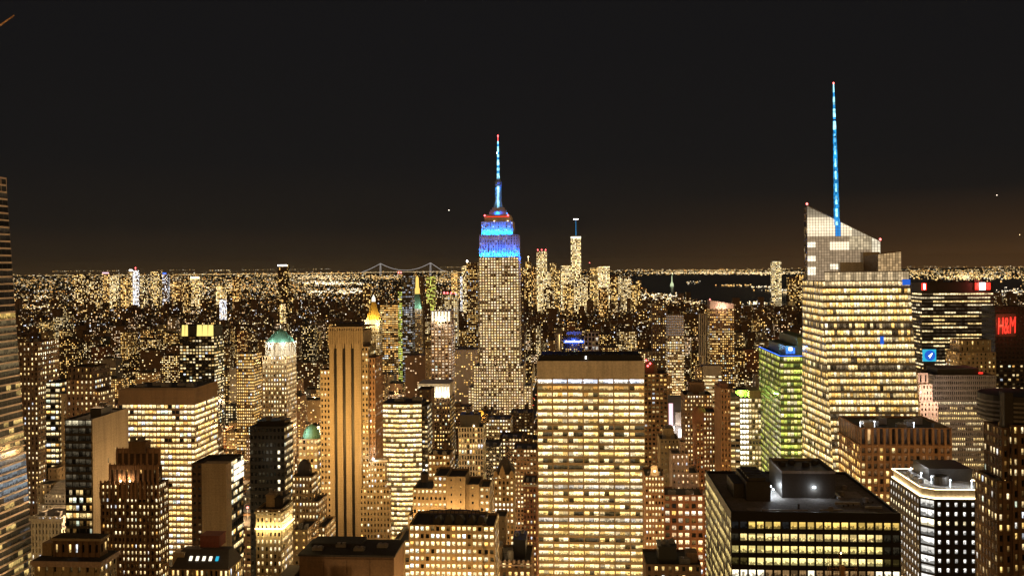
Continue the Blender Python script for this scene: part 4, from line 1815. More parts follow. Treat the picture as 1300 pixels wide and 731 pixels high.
ab.part("roof", m, ["roof_tar"])
for k in range(5):
    ab.air_unit(6 + k * w / 6, 14 + (k % 2) * 6, z - .6, 6, 4, 1.6 + (k % 3) * .5)
ab.h = z
ab.finish(100)

# art-deco brick tower with scalloped crown
lb2 = Bld("deco_brick_tower", "brown brick setback tower with scalloped buttressed crown and paired windows", BL, 128.5, 201, 440, 30, 213, 612, "the scalloped-crown tower", seed=55)
w, d = lb2.w, lb2.d
sdx = S("brown_brick", bay=2.0, fl=3.05, ww=.52, wh=.54, rec=.6, proud=.25, every=3, deep=.7, p=.62, fv=.2, pal='white', s=(.5, 1.3))
z0 = lb2.Z(614)
lb2.block(0, w, 0, d, 0, z0, sdx)
z1 = lb2.Z(594)
sdk = S("dark_brown_brick", bay=3.2, fl=4.5, ww=.35, wh=.55, rec=.6, proud=.5, p=.12, pal='amber', s=(.3, .8))
lb2.block(3, w - 1.5, 3, d - 3, z0 - 1, z1, sdk)
z2 = lb2.Z(574)
X0, X1 = lb2.X(142), lb2.X(196)
lb2.block(X0, X1, 5, d - 5, z1 - 1, z2, sdk)
m = MB()
for zz, xa_, xb4, yy, nn in ((z0, 0, w, 0, 13), (z1, 3, w - 1.5, 3, 10), (z2, X0, X1, 5, 7)):
    for k in range(nn + 1):
        x = xa_ + (xb4 - xa_) * k / nn
        m.box(x - .5, x + .5, yy - .75, yy - .2, zz - 7, zz + .6)
        m.hexa([(x - .5, yy - .75, zz + .6), (x + .5, yy - .75, zz + .6), (x + .5, yy - .2, zz + .6), (x - .5, yy - .2, zz + .6)], [(x - .1, yy - .5, zz + 1.8), (x + .1, yy - .5, zz + 1.8), (x + .1, yy - .4, zz + 1.8), (x - .1, yy - .4, zz + 1.8)])
        if k < nn and zz != z0:
            x2 = xa_ + (xb4 - xa_) * (k + .5) / nn
            m.lathe(x2, yy - .05, [((xb4 - xa_) / nn * .34, zz - 1.2), ((xb4 - xa_) / nn * .34, zz + .9)], 12)
lb2.part("buttress_crown", m, ["pink_brown"])
lb2.penthouse(lb2.X(160), lb2.X(181), 8, d - 8, z2 - 1, lb2.Z(563), "brown_brick")
for xq, zq in ((lb2.X(162), z0 + .5), (lb2.X(150), z0 + .5)):
    m = MB()
    m.lathe(xq, 1.6, [(.2, zq), (.55, zq + .4), (.2, zq + 1.0)], 8)
    lb2.part("roof_lamp", m, ["lamp_warm"])
    point_light(lb2.pt(xq, 1.4, zq + 1.6), 350, (1, .62, .3), .3, "roof_and_fill_light")
lb2.finish(100)

# pale wedding-cake building and its neighbours
cb2 = Bld("stepped_white_building", "small pale stepped building rising behind a columned facade", BL, 40, 84, 600, 26, None, 616, "the pale stepped building", seed=56)
sw2 = S("white_stone", bay=2.3, fl=3.4, ww=.4, wh=.5, rec=.4, proud=.2, p=.25, pal='white', s=(.4, 1))
w = cb2.w
cb2.block(cb2.X(47), w, 0, 24, 0, cb2.Z(640), sw2)
cb2.block(cb2.X(53), w, 2.5, 22, cb2.Z(640), cb2.Z(628), sw2)
m = MB()
for k in range(7):
    m.box(cb2.X(56) + k * .35, w, 4 + k * .9, 20, cb2.Z(628) + k * .85, cb2.Z(628) + (k + 1) * .85 - .2)
cb2.part("stepped_roof", m, ["white_stone"])
cb2.block(0, cb2.X(56), 6, 20, 0, cb2.Z(617), S("tan_stone", bay=3.2, fl=3.6, ww=.35, wh=.5, rec=.4, proud=.2, p=.3))
cb2.finish(60)
cc = simple_box("columned_building", "pale building with tall white columns on its top storeys", 40, 79, 655, 530, S("white_stone", bay=1.95, fl=3.5, ww=.5, wh=.62, rec=.5, proud=.6, p=.2, pal='cool', s=(.4, 1)), d=22, short="the white-columned building", seed=57, n=80, cornice="white_stone")
cd2 = simple_box("orange_brick_shaft", "plain orange brick elevator shaft rising above the pale stepped building", 61, 73, 594, 640, S("buff_brick", bay=4, fl=4, ww=.2, wh=.4, rec=.3, proud=.1, p=.1), d=12, seed=58, n=20, units=0)

# neoclassical low block, bottom left
nb_ = Bld("neoclassical_block", "low stone block with projecting cornice and pilastered attic storey", BL, 44, 127, 395, 32, 148, 714, "the corniced stone block", seed=59)
w, d = nb_.w, nb_.d
zc = nb_.Z(716)
nb_.block(0, w, 0, d, 0, zc, S("tan_stone", bay=3.4, fl=4.2, ww=.36, wh=.55, rec=.6, proud=.35, p=.45, pal='warm'))
m = MB()
m.box(-1.3, w + 1.3, -1.3, d + 1.3, zc + .003, zc + 1.5)
m.box(-.7, w + .7, -.7, d + .7, zc - .9, zc - .02)
nb_.part("cornice", m, ["pink_stone"])
m = MB()
m.box(-.6, w + .6, -.6, d + .6, zc + 1.503, zc + 1.7)
nb_.part("roof", m, ["roof_tar"])
xa_, xb4 = nb_.X(58) , nb_.X(118)
za = nb_.Z(690)
nb_.block(xa_, xb4, 5, d - 3, zc + 1.7, za, S("brown_brick", bay=2.9, fl=9, ww=.4, wh=.5, rec=.5, proud=.4, p=.3, pal='warm', s=(.3, .9)))
m = MB()
m.box(xa_ - .8, xb4 + .8, 4.2, d - 2.2, za + .003, za + 1.0)
nb_.part("attic_cornice", m, ["tan_stone"])
m = MB()
m.hexa([(xa_ - .5, 4.5, za + 1), (xb4 + .5, 4.5, za + 1), (xb4 + .5, d - 2.5, za + 1), (xa_ - .5, d - 2.5, za + 1)], [(xa_ + 3, 8, za + 2.3), (xb4 - 3, 8, za + 2.3), (xb4 - 3, d - 6, za + 2.3), (xa_ + 3, d - 6, za + 2.3)])
nb_.part("hipped_roof", m, ["roof_tar"])
m = MB()
m.box(-.2, xa_ - 1.5, 6, 12, zc + 1.7, zc + 7)
nb_.part("stair_head", m, ["buff_brick"])
nb_.h = za
nb_.finish(100)

# tower with plain concrete face and white-lit glass corner
tb2 = Bld("concrete_faced_tower", "tower with a plain tan concrete face, dark edge strip and glaring white corner sign", BL, 243, 287, 480, 30, 309, 588, "the plain concrete-faced tower", seed=60)
w, d = tb2.w, tb2.d
z = tb2.Z(588)
x1 = tb2.X(255)
m = MB()
nP, nQ = 7, 22
for k in range(nP):
    for q in range(nQ):
        a0, a1 = x1 + (w - x1) * k / nP, x1 + (w - x1) * (k + 1) / nP
        m.box(a0 + .04, a1 - .04, 0, .5, z * q / nQ + .05, z * (q + 1) / nQ - .05)
m.box(x1, w, .15, d * .3, 0, z - .3)
tb2.part("concrete_face", m, ["tan_stone"])
tb2.block(0, x1 - .05, .6, d - 2, 0, z, S("dark_brown_brick", bay=3.4, fl=3.7, ww=.55, wh=.34, rec=.4, proud=.2, p=.42, pal='white', s=(.5, 1.1), litfn=lambda b, pn: ((0, 0, 0) if pn[1] == 'F' and (pn[3] == 0 or pn[2] > pn[4] - 8) else None)))
tb2.block(x1, w - .2, d * .3 + .05, d, 0, z, S("dark_metal", bay=2.9, fl=4.0, ww=.9, wh=.6, rec=.4, proud=.1, p=.42, pal='white', s=(.4, 1.3)), faces='RB')
m = MB()
for k in range(6):
    for q in range(3):
        m.box(w + .1, w + .4, d * .42 + k * 2.4, d * .42 + k * 2.4 + 1.9, z - 11.5 + q * 3.2, z - 9.2 + q * 3.2)
so_ = tb2.part("corner_sign", m, ["glow_white"])
m = MB()
m.box(w + .1, w + .4, d * .55, d * .6, 40, z - 55)
tb2.part("red_banner", m, ["rust_red"])
tb2.finish(80)

# low mansard roof with a row of skylights
mb_ = Bld("skylight_building", "low building with dark sloping roof and a row of small lit skylights", BL, 217, 290, 432, 30, 308, 722, "the row of lit skylights", seed=61)
w, d = mb_.w, mb_.d
z = mb_.Z(722)
mb_.block(0, w, 0, d, 0, z, S("buff_brick", bay=2.2, fl=4.4, ww=.5, wh=.7, rec=.4, proud=.4, p=.8, pal='warm', s=(.5, 1.2)))
m = MB()
m.hexa([(0, 0, z + .02), (w, 0, z + .02), (w, d, z + .02), (0, d, z + .02)], [(2.4, 7, z + 7), (w - 2.4, 7, z + 7), (w - 2.4, d - 6, z + 7), (2.4, d - 6, z + 7)])
mb_.part("sloping_roof", m, ["slate"])
for k in range(5):
    x = w * (.27 + .115 * k)
    m = MB()
    m.hexa([(x, 2.6, z + 3.0), (x + 1.3, 2.6, z + 3.0), (x + 1.3, 3.2, z + 3.0), (x, 3.2, z + 3.0)], [(x, 4.0, z + 4.6), (x + 1.3, 4.0, z + 4.6), (x + 1.3, 4.4, z + 4.6), (x, 4.4, z + 4.6)])
    mb_.part("skylight", m, ["sign_cyan" if k == 4 else "glow_white"])
m = MB()
m.box(w * .36, w * .70, 10, 18, z + 7, z + 12)
m.box(w * .35, w * .71, 9.8, 18.2, z + 12, z + 12.4)
mb_.part("penthouse", m, ["rust_red"])
m = MB()
m.box(-1, 4.5, 4, 9, z - 2, z + 6)
mb_.part("stair_head", m, ["tan_stone"])
mb_.h = z
mb_.finish(80)

# dark slab with one lit window column
ks = Bld("dark_slab", "black windowless slab with a single column of lit windows", BL, 317, 361, 520, 24, 372, 541, "the black windowless slab", seed=62)
w, d = ks.w, ks.d
z = ks.Z(541)
ks.block(0, w, 0, d, 0, z, S("black_granite", bay=w / 9, fl=4.05, ww=.62, wh=.5, rec=.3, proud=.05, litfn=lambda b, pn: ((mulc((1, .86, .56), b.rng.uniform(.9, 1.5)) if pn[3] == 7 and pn[2] < pn[4] - 3 and b.rng.random() < .85 else (0, 0, 0)) if pn[1] == 'F' else None), p=.7, pal='white', s=(.4, 1.2)))
ks.penthouse(w * .1, w * .9, 6, 18, z - 1, z + 1.5, "black_granite")
ks.finish(100)

# green copper pyramid tower
gt = Bld("green_roofed_tower", "tan tower with floodlit drum and green copper pyramid roof", BL, 333, 364, 900, 23, 376, 452, "the green pyramid roof", seed=63)
w, d = gt.w, gt.d
z = gt.Z(452)
gt.block(0, w, 0, d, 0, z, S("tan_stone", bay=w / 9, fl=4.1, ww=.5, wh=.58, rec=.5, proud=.2, every=3, deep=.5, p=.72, fv=.15, pal='white', s=(.6, 1.35)))
zd0, zd1, ztip = z, gt.Z(436), gt.Z(419)
m = MB()
cx, cyy = w * .5 + 1.2, d * .5
oc = lambda r, zz, n=8: m.ring(cx, cyy, zz, r, n, math.pi / 8)
m.hexa(oc(w * .60, zd0 - .5), oc(w * .60, zd1))
for k in range(16):
    a = 2 * math.pi * (k + .5) / 16
    m.bar((cx + w * .59 * math.cos(a), cyy + w * .59 * math.sin(a), zd0), (cx + w * .59 * math.cos(a), cyy + w * .59 * math.sin(a), zd1 + .5), .55)
m.hexa(oc(w * .65, zd1), oc(w * .65, zd1 + .9))
gt.part("drum", m, ["white_stone"])
for k in range(8):
    mm = MB()
    a = 2 * math.pi * k / 8
    for da in (-.2, .2):
        c = Vector((cx + w * .565 * math.cos(a + da), cyy + w * .565 * math.sin(a + da), 0))
        t_ = Vector((-math.sin(a), math.cos(a), 0)) * .8
        o_ = Vector((math.cos(a), math.sin(a), 0)) * .25
        mm.hexa([tuple(c - t_ - o_ + Vector((0, 0, zd0 + 5))), tuple(c + t_ - o_ + Vector((0, 0, zd0 + 5))), tuple(c + t_ + o_ + Vector((0, 0, zd0 + 5))), tuple(c - t_ + o_ + Vector((0, 0, zd0 + 5)))],
                [tuple(c - t_ - o_ + Vector((0, 0, zd1 - 3))), tuple(c + t_ - o_ + Vector((0, 0, zd1 - 3))), tuple(c + t_ + o_ + Vector((0, 0, zd1 - 3))), tuple(c - t_ + o_ + Vector((0, 0, zd1 - 3)))])
    gt.part("arched_opening", mm, ["slate"])
m = MB()
m.hexa(oc(w * .58, zd1 + .9), oc(w * .50, zd1 + 3))
m.hexa(oc(w * .50, zd1 + 3), oc(w * .16, ztip - 1.5))
m.hexa(oc(w * .16, ztip - 1.5), oc(.5, ztip + .5))
for k in range(8):
    a = math.pi / 8 + 2 * math.pi * k / 8
    m.bar((cx + w * .5 * math.cos(a), cyy + w * .5 * math.sin(a), zd1 + 3.1), (cx + w * .16 * math.cos(a), cyy + w * .16 * math.sin(a), ztip - 1.4), .25)
ro = gt.part("pyramid_roof", m, ["copper_green"])
m = MB()
m.bar((cx, cyy, ztip), (cx, cyy, ztip + 4), .25)
m.lathe(cx, cyy, [(.3, ztip + 2), (.6, ztip + 2.5), (.3, ztip + 3)], 8)
gt.part("finial", m, ["glow_white"], parent=ro)
gt.h = z
for (dx, dy) in ((-.42, -.95), (.5, -.95), (1.1, 0), (-.95, 0)):
    point_light(gt.pt(cx + w * dx, cyy + w * dy, zd0 + 1.5), 4500, (1, .88, .62), .5, "roof_flood_light")
    point_light(gt.pt(cx + w * dx * .72, cyy + w * dy * .72, zd1 + 2.2), 3800, (.95, 1, .88), .4, "roof_flood_light")
gt.finish(100)

# curved tower with yellow crown panels
yb = Bld("yellow_crowned_tower", "dark tower topped by tall glowing yellow crown panels", BL, 228, 272, 1250, 34, None, 427, "the yellow crown panels", seed=64)
w, d = yb.w, yb.d
z = yb.Z(427)
yb.block(0, w, 0, d, 0, z, S("black_granite", bay=w / 11, fl=4.0, ww=.72, wh=.55, rec=.4, proud=.2, every=3, deep=.5, p=.5, fv=.25, pal='white', s=(.5, 1.3)))
z1 = yb.Z(412.5)
m = MB()
m.box(1, w - 1, 2, d - 2, z - 1, z1 - 1)
yb.part("crown", m, ["black_granite"])
for (p0, p1) in ((231, 234.6), (235.2, 238.6), (250.2, 256.6), (257.2, 263.8), (264.4, 271)):
    m = MB()
    xa_, xb4 = yb.X(p0), yb.X(p1)
    m.hexa([(xa_, .3, z + .5), (xb4, .3, z + .5), (xb4, 1.2, z + .5), (xa_, 1.2, z + .5)], [(xa_ + .3, 1.4, z1), (xb4 - .3, 1.4, z1), (xb4 - .3, 1.95, z1), (xa_ + .3, 1.95, z1)])
    yb.part("crown_panel", m, ["glow_yellow"])
yb.h = z1
yb.finish(100)

b = simple_box("lattice_lit_building", "mid-height building with fine lit lattice windows and bright side bands", 300, 322, 449, 1120, S("bronze_metal", bay=2.4, fl=3.6, ww=.66, wh=.6, rec=.4, proud=.3, p=.85, pal='warm', s=(.5, 1.2)), xb=332, short="the lit lattice block", seed=65, n=80)

# small green dome
dm = Bld("green_domed_building", "stone building with a small green copper dome behind the tan central tower", BL, 379, 403, 620, 20, 410, 557, "the small green dome", seed=66)
w, d = dm.w, dm.d
z = dm.Z(557)
sdd = S("tan_stone", bay=2.6, fl=4.0, ww=.62, wh=.55, rec=.4, proud=.2, p=.8, fv=.1, pal='warm', s=(.6, 1.3))
dm.block(0, w, 0, d, 0, z, sdd)
m = MB()
rr = w * .44
m.lathe(w * .55, d * .45, [(rr * 1.05, z - 1), (rr * 1.05, z + 1.2), (rr, z + 1.6), (rr * .93, z + 3.6), (rr * .74, z + 5.8), (rr * .45, z + 7.6), (rr * .2, z + 8.3), (.1, z + 9)], 20)
dm.part("dome", m, ["copper_green"])
point_light(dm.pt(w * .25, -3, z + 5), 1500, (.95, 1, .9), .5, "roof_flood_light")
dm.finish(80)

# cream floodlit building
ys = Bld("cream_corner_building", "cream stone building with a blazing floodlit cornice", BL, 325, 357, 430, 26, 371.5, 645, "the floodlit cream cornice", seed=67)
w, d = ys.w, ys.d
z = ys.Z(646)
ys.block(0, w, 0, d, 0, z, S("tan_stone", bay=1.9, fl=3.3, ww=.5, wh=.56, rec=.5, proud=.2, every=2, deep=.25, p=.6, fv=.25, pal='white', s=(.5, 1.3)))
m = MB()
m.box(-.7, w + .7, -.7, d + .7, z - 1.9, z - 1.1)
m.box(-.4, w + .4, -.4, d + .4, z - 9.5, z - 9.0)
ys.part("cornice", m, ["tan_stone"])
m = MB()
m.box(-.38, w + .38, -.75, -.45, z - 8.9, z - 8.6)
m.box(w + .45, w + .75, -.3, d, z - 8.9, z - 8.6)
ys.part("cornice_lamp", m, ["lamp_warm"])
for k in range(4):
    point_light(ys.pt(w * (k + .5) / 4, -2.2, z - 8.3), 900, (1, .74, .30), .3, "cornice_light")
    point_light(ys.pt(w + 2.2, d * (k + .5) / 4, z - 8.3), 1100, (1, .74, .30), .3, "cornice_light")
ys.penthouse(2, 6, 8, 16, z - 1, z + 4, "tan_stone")
ys.penthouse(6.2, 10, 8, 20, z - 1, z + 2.6, "dark_metal")
ys.finish(100)

# stepped building left of the tan tower
sp = Bld("terraced_building", "buff terraced building with many lit windows stepping down beside the tan tower", BL, 369, 394, 520, 30, 408, 606, "the buff terraced building", seed=68)
w, d = sp.w, sp.d
sps = S("buff_brick", bay=1.9, fl=3.4, ww=.46, wh=.5, rec=.4, proud=.2, p=.72, pal='white', s=(.5, 1.3))
sp.block(0, w, 3, d - 8, 0, sp.Z(606), sps)
sp.block(.5, w + 4, 1.5, d - 4, 0, sp.Z(637), sps)
sp.block(1, w + 8, 0, d, 0, sp.Z(668), sps)
m = MB()
m.lathe(w * .4, 12, [(w * .36, sp.Z(606) - 1), (w * .36, sp.Z(600)), (w * .3, sp.Z(594)), (w * .18, sp.Z(590)), (.2, sp.Z(588))], 16)
sp.part("domed_roof", m, ["slate"])
sp.finish(100)
b = simple_box("light_brick_annex", "low light brick annex between the cream cornice and terraced building", 372, 390, 672, 470, S("buff_brick", bay=3.5, fl=3.6, ww=.3, wh=.4, rec=.4, proud=.2, p=.3), d=20, seed=69, n=40)
#@@HERO4

# --- tan tower with three dark vertical slots
tt = Bld("slotted_stone_tower", "tall tan stone tower with three dark vertical slots in its plain front", BL, 418, 462, 600, 30, None, 437, "the three-slotted tan tower", seed=71)
w, d = tt.w, tt.d
z = tt.Z(436)
zt = tt.Z(416)
m = MB()
slots = [(424.0, 427.9), (435.0, 438.9), (445.8, 449.7)]
edges = [0] + [tt.X(p) for s_ in slots for p in s_] + [tt.X(458.5)]
zs = tt.Z(437)
for k in range(0, len(edges), 2):
    x0, x1 = edges[k], edges[k + 1]
    m.box(x0, x1, 0, 2, 0, z)
    for q in range(1, 3):
        x = x0 + (x1 - x0) * q / 3
        m.box(x - .2, x + .2, -.10, -.005, 0, z - 1)
m.box(.2, tt.X(458.5) - .2, 1.6, d - 1, 0, z - .5)
tt.part("slotted_front", m, ["tan_stone"])
for k in range(3):
    mm = MB()
    x0, x1 = edges[2 * k + 1] + .05, edges[2 * k + 2] - .05
    mm.box(x0, x1, 1.5, 1.59, 0, z - 1)
    for q in range(56):
        mm.box(x0, x1, 1.35, 1.49, q * 3.7, q * 3.7 + .8)
    tt.part("window_slot", mm, ["black_granite"])
m = MB()
m.box(0, w * .95, .5, d - 2, z, zt - 2)
for k in range(15):
    x = w * .95 * k / 14
    m.box(x - .45, x + .45, -.1, .49, z - 3, zt)
m.box(-.3, w * .95 + .3, -.2, d - 1.5, zt - .3, zt + .6)
tt.part("crown", m, ["tan_stone"])
tt.boxpart("penthouse", 3, w * .8, 6, d - 8, zt + .6, zt + 2.2, "dark_metal")
m = MB()
for k in range(4):
    m.bar((6 + k * 3, 10, zt + 2.2), (6 + k * 3, 10, zt + 4.4), .12)
m.bar((6, 10, zt + 4.4), (15, 10, zt + 4.4), .12)
tt.part("roof_rail", m, ["grey_metal"])
stw = S("tan_stone", bay=2.0, fl=3.5, ww=.5, wh=.5, rec=.5, proud=.15, p=.28, fv=.18, pal='white', s=(.6, 1.3))
tt.block(tt.X(406), -.05, 1.5, d - 4, 0, tt.Z(470), stw)
tt.block(tt.X(458.6), tt.X(467), 1.5, d - 4, 0, tt.Z(440), stw)
tt.block(tt.X(467.05), tt.X(475), 3.5, d - 5, 0, tt.Z(455), S("pink_brown", bay=2.0, fl=3.5, ww=.4, wh=.5, rec=.5, proud=.4, p=.2, pal='white'))
tt.block(tt.X(467.05), tt.X(489), -1.5, 3.4, 0, tt.Z(585), stw)
tt.block(tt.X(458.7), tt.X(496), -6, -1.55, 0, tt.Z(617), S("tan_stone", bay=2.0, fl=3.5, ww=.46, wh=.52, rec=.5, proud=.2, p=.22, fv=.1, pal='white', s=(.6, 1.3)))
m = MB()
m.box(tt.X(474.5), tt.X(492), -1.8, 3.6, tt.Z(585), tt.Z(584) + .6)
tt.part("cornice", m, ["white_stone"])
m = MB()
m.box(tt.X(473), tt.X(475), -2.2, -1.85, tt.Z(583), tt.Z(580))
tt.part("roof_lamp", m, ["lamp_cold"])
point_light(tt.pt(tt.X(473.8), -3.4, tt.Z(580)), 900, (.85, 1, .95), .4, "roof_and_fill_light")
# floodlights on the lower roofs in front of the tower wash its stone
tt.h = zt
for px in (424, 440, 456):
    p = tt.pt(tt.X(px), -55, 150)
    area_light(p, tt.pt(tt.X(px), 0, 175), 12500, 5, (1, .56, .16))
tt.finish(100)

# --- dark flat building in the foreground beneath it
fb = Bld("flat_roofed_building", "low brown building with a black flat roof at the foot of the tan slotted tower", BL, 380, 500, 400, 22, None, 704, "the black flat roof", seed=72)
w, d = fb.w, fb.d
z = fb.Z(703)
m = MB()
m.box(0, w, 0, d, 0, z - 1)
for k in range(4):
    m.box(w * (.02 + .245 * k), w * (.02 + .245 * k + .235), -.25, -.01, z - 9, z - 2)
fb.part("wall", m, ["brown_brick"])
m = MB()
m.box(-.5, w + .5, -.5, d + .5, z - 1, z - .2)
m.box(2, 24, d * .5, d, z - .2, z + 1.2)
fb.part("roof", m, ["roof_tar"])
m = MB()
for (x0, x1, zz) in ((-1, 10, z - 10), (15, 22, z - 11.5)):
    m.box(x0, x1, -8, -.3, 0, zz)
fb.part("annex", m, ["buff_brick"])
m = MB()
m.box(-8, 14.5, -14, -8.05, 0, z - 14)
m.box(-7.4, -1.2, -7.9, 10, 0, z - 8)
fb.part("low_wing", m, ["dark_brown_brick"])
for k in range(4):
    fb.air_unit(4 + k * 9, 5 + (k % 2) * 5, z - .2, 4.5, 3, 1.2)
fb.h = z
fb.finish(0)
point_light(fb.pt(w * .5, -30, 110), 9000, (1, .62, .28), 2, "street_and_fill_glow")

# --- glowing curved glass tower
cg = Bld("glowing_glass_tower", "curved glass tower glowing white on every floor", BL, 486, 542, 760, 26, None, 511, "the white-glowing glass tower", seed=73)
w, d = cg.w, cg.d
z = cg.Z(512)


def glow_lit(b, pn):
    r = b.rng
    k = pn[2]
    fs = b.floor_state.setdefault(('q', k), r.uniform(.85, 1.25))
    if r.random() < .92:
        return mulc(r.choice(PAL['white'] + PAL['yellow'][:2]), fs * r.uniform(.75, 1.35))
    return (.12, .09, .03)


sg2 = S("bronze_metal", bay=2.4, fl=3.85, ww=.95, wh=.62, rec=.35, proud=.05, litfn=glow_lit)
N = 7
ws = cg.X(535)
arc = [(ws * k / N, -3.2 * math.sin(math.pi * (k / N) * .9 + .25)) for k in range(N + 1)]
for (xa_, ya_), (xb4, yb4) in zip(arc, arc[1:]):
    cg.facade([(xa_, ya_, 0), (xb4, yb4, 0), (xb4, yb4, z), (xa_, ya_, z)], sg2, 'F')
P = [(x, y + .5) for x, y in arc] + [(ws, d), (0, d)]
cg.wmb("bronze_metal").hexa([(x, y, 0) for x, y in P], [(x, y, z - .6) for x, y in P])
m = MB()
m.hexa([(x, y - .4, z - .6) for x, y in P], [(x, y - .4, z + .5) for x, y in P])
cg.part("roof", m, ["roof_tar"])
cg.block(ws + .05, w, 2, d, 0, z - 2, S("dark_metal", bay=2.8, fl=3.85, ww=.8, wh=.5, rec=.4, proud=.2, p=.6, pal='white'), faces='FRB')
cg.facade([(0, d, 0), (0, arc[0][1], 0), (0, arc[0][1], z), (0, d, z)], sg2, 'L')
cg.air_unit(8, 8, z + .5, 8, 5, 2)
cg.air_unit(22, 10, z + .5, 8, 5, 3)
cg.h = z
cg.finish(100)
b = simple_box("dark_slab", "tall dark brown slab edge rising behind the white-glowing glass tower", 530, 547, 494, 800, S("dark_brown_brick", bay=5, fl=4, ww=.3, wh=.4, rec=.3, proud=.2, p=.06), d=20, seed=74, n=40, units=0)
# white crowned block behind
hb2 = Bld("white_crowned_block", "dark block with a glaring white colonnaded crown behind the glowing glass tower", BL, 530, 571, 900, 28, 577, 486, "the white colonnaded crown", seed=75)
w, d = hb2.w, hb2.d
z0, z1 = hb2.Z(505), hb2.Z(487)
hb2.block(0, w, 0, d, 0, z0, S("dark_brown_brick", bay=2.6, fl=3.8, ww=.5, wh=.52, rec=.5, proud=.4, p=.6, pal='warm', s=(.4, 1.2)))
m = MB()
m.box(0.6, w - .6, .6, d - .6, z0 - .9, z1 - 1)
for k in range(12):
    x = (w - .8) * k / 11
    m.box(x, x + .8, -.05, .55, z0, z1)
m.box(-.3, w + .3, -.3, d + .3, z1 - 1, z1)
hb2.part("colonnade", m, ["white_stone"])
for k in range(4):
    point_light(hb2.pt(w * (k + .5) / 4, -2.5, z0 + 3), 2600, (1, .86, .55), .6, "crown_light")
m = MB()
for k in range(11):
    x = (w - .8) * k / 11 + 1.2
    m.box(x, x + 1.6, .35, .58, z0 + 3, z1 - 3)
hb2.part("lit_opening", m, ["glow_white"])
hb2.h = z1
hb2.finish(80)
# tower with white-lit crown fins
ht = Bld("fin_crowned_tower", "tan gridded tower with a white-lit crown of vertical fins", BL, 547, 573, 1250, 26, 577, 408, "the white fin-crowned tower", seed=76)
w, d = ht.w, ht.d
z0, z1 = ht.Z(408), ht.Z(394)
sh_ = S("pink_stone", bay=w / 6, fl=3.9, ww=.6, wh=.6, rec=.5, proud=.3, p=.72, fv=.1, pal='peach', s=(.3, .8))
ht.block(0, w, 0, d, 0, z0, sh_)
ht.block(ht.X(540), -.05, 2, d, 0, ht.Z(443), S("tan_stone", bay=4, fl=4, ww=.3, wh=.4, rec=.4, proud=.2, p=.2))
m = MB()
m.box(.8, w - .8, .8, d - .8, z0 - .9, z1 - 1)
for k in range(7):
    x = (w - 1.2) * k / 6
    m.box(x, x + 1.2, -.1, .75, z0, z1)
for k in range(6):
    y = .9 + (d - 1.5) * k / 6
    m.box(w - .75, w, y, y + 1.2, z0, z1)
ht.part("fin_crown", m, ["white_stone"])
for k in range(6):
    mm = MB()
    x = (w - 1.2) * k / 6 + 1.35
    mm.box(x, x + 2.0, .45, .78, z0 + .5, z1 - 1.5)
    ht.part("lit_opening", mm, ["glow_white"])
point_light(ht.pt(w * .5, -4, z0 + 2), 6000, (1, .86, .55), .6, "crown_light")
ht.h = z1
ht.finish(80)
# slim glass tower
dg = Bld("slim_glass_tower", "slim dark glass tower with a green lit edge strip", BL, 505, 523, 1650, 24, None, 346, "the slim green-edged tower", seed=77)
w, d = dg.w, dg.d
xg = dg.X(511.5)
dg.block(0, xg - .1, 0, d, 0, dg.Z(370), S("green_metal", bay=2.2, fl=3.9, ww=.85, wh=.7, rec=.3, proud=.1, p=.85, pal='green', s=(.35, .8)))
dg.block(xg, w, 0, d, 0, dg.Z(350), S("dark_metal", bay=2.8, fl=3.9, ww=.85, wh=.6, rec=.3, proud=.1, p=.4, pal='cool', s=(.1, .5)))
m = MB()
m.box(xg + 1, w - 2, 4, d - 4, dg.Z(350), dg.Z(345.5))
dg.part("penthouse", m, ["dark_metal"])
for px in (506.5, 509.5):
    m = MB()
    x = dg.X(px)
    m.bar((x, 6, dg.Z(371)), (x, 6, dg.Z(347.2)), .3)
    mo = dg.part("antenna", m, ["dark_metal"])
    m = MB()
    m.lathe(x, 6, [(.6, dg.Z(347)), (1.4, dg.Z(346)), (.4, dg.Z(344.5))], 8)
    dg.part("beacon", m, ["beacon_red"])
dg.h = dg.Z(346)
dg.finish(60)
# gold pyramid
gp = Bld("gold_pyramid_tower", "floodlit tower with a bright gold pyramid spire", BL, 463, 482, 1800, 27, None, 404, "the gold pyramid spire", seed=78)
w, d = gp.w, gp.d
z0, zt = gp.Z(406), gp.Z(374)
gp.block(1, w - 1, 1, d - 1, 0, gp.Z(411), S("tan_stone", bay=3.2, fl=4, ww=.5, wh=.55, rec=.4, proud=.2, p=.6, pal='yellow'))
m = MB()
m.box(-.5, w + .5, -.5, d + .5, gp.Z(411) - 1, z0)
gp.part("lit_gallery", m, ["white_stone"])
m = MB()
q = lambda r, zz: [(w / 2 - r, d / 2 - r, zz), (w / 2 + r, d / 2 - r, zz), (w / 2 + r, d / 2 + r, zz), (w / 2 - r, d / 2 + r, zz)]
zl = gp.Z(383)
m.hexa(m.ring(w / 2, d / 2, z0 + .01, w * .50, 8, math.pi / 8), m.ring(w / 2, d / 2, zl, w * .13, 8, math.pi / 8))
gp.part("gold_pyramid", m, ["gilded"])
m = MB()
m.lathe(w / 2, d / 2, [(w * .13, zl), (w * .12, gp.Z(379)), (w * .05, gp.Z(376)), (.1, zt)], 8)
gp.part("lantern", m, ["glow_white"])
for (dx, dy) in ((.05, -.25), (.95, -.25), (.5, -.45), (-.3, .4), (1.3, .4)):
    point_light(gp.pt(w * dx, d * dy, z0 + 4), 7000, (1, .74, .28), .6, "roof_flood_light")
for dx in (.1, .9):
    point_light(gp.pt(w * dx, -5, gp.Z(414)), 9000, (1, .80, .42), .6, "roof_flood_light")
gp.finish(60)
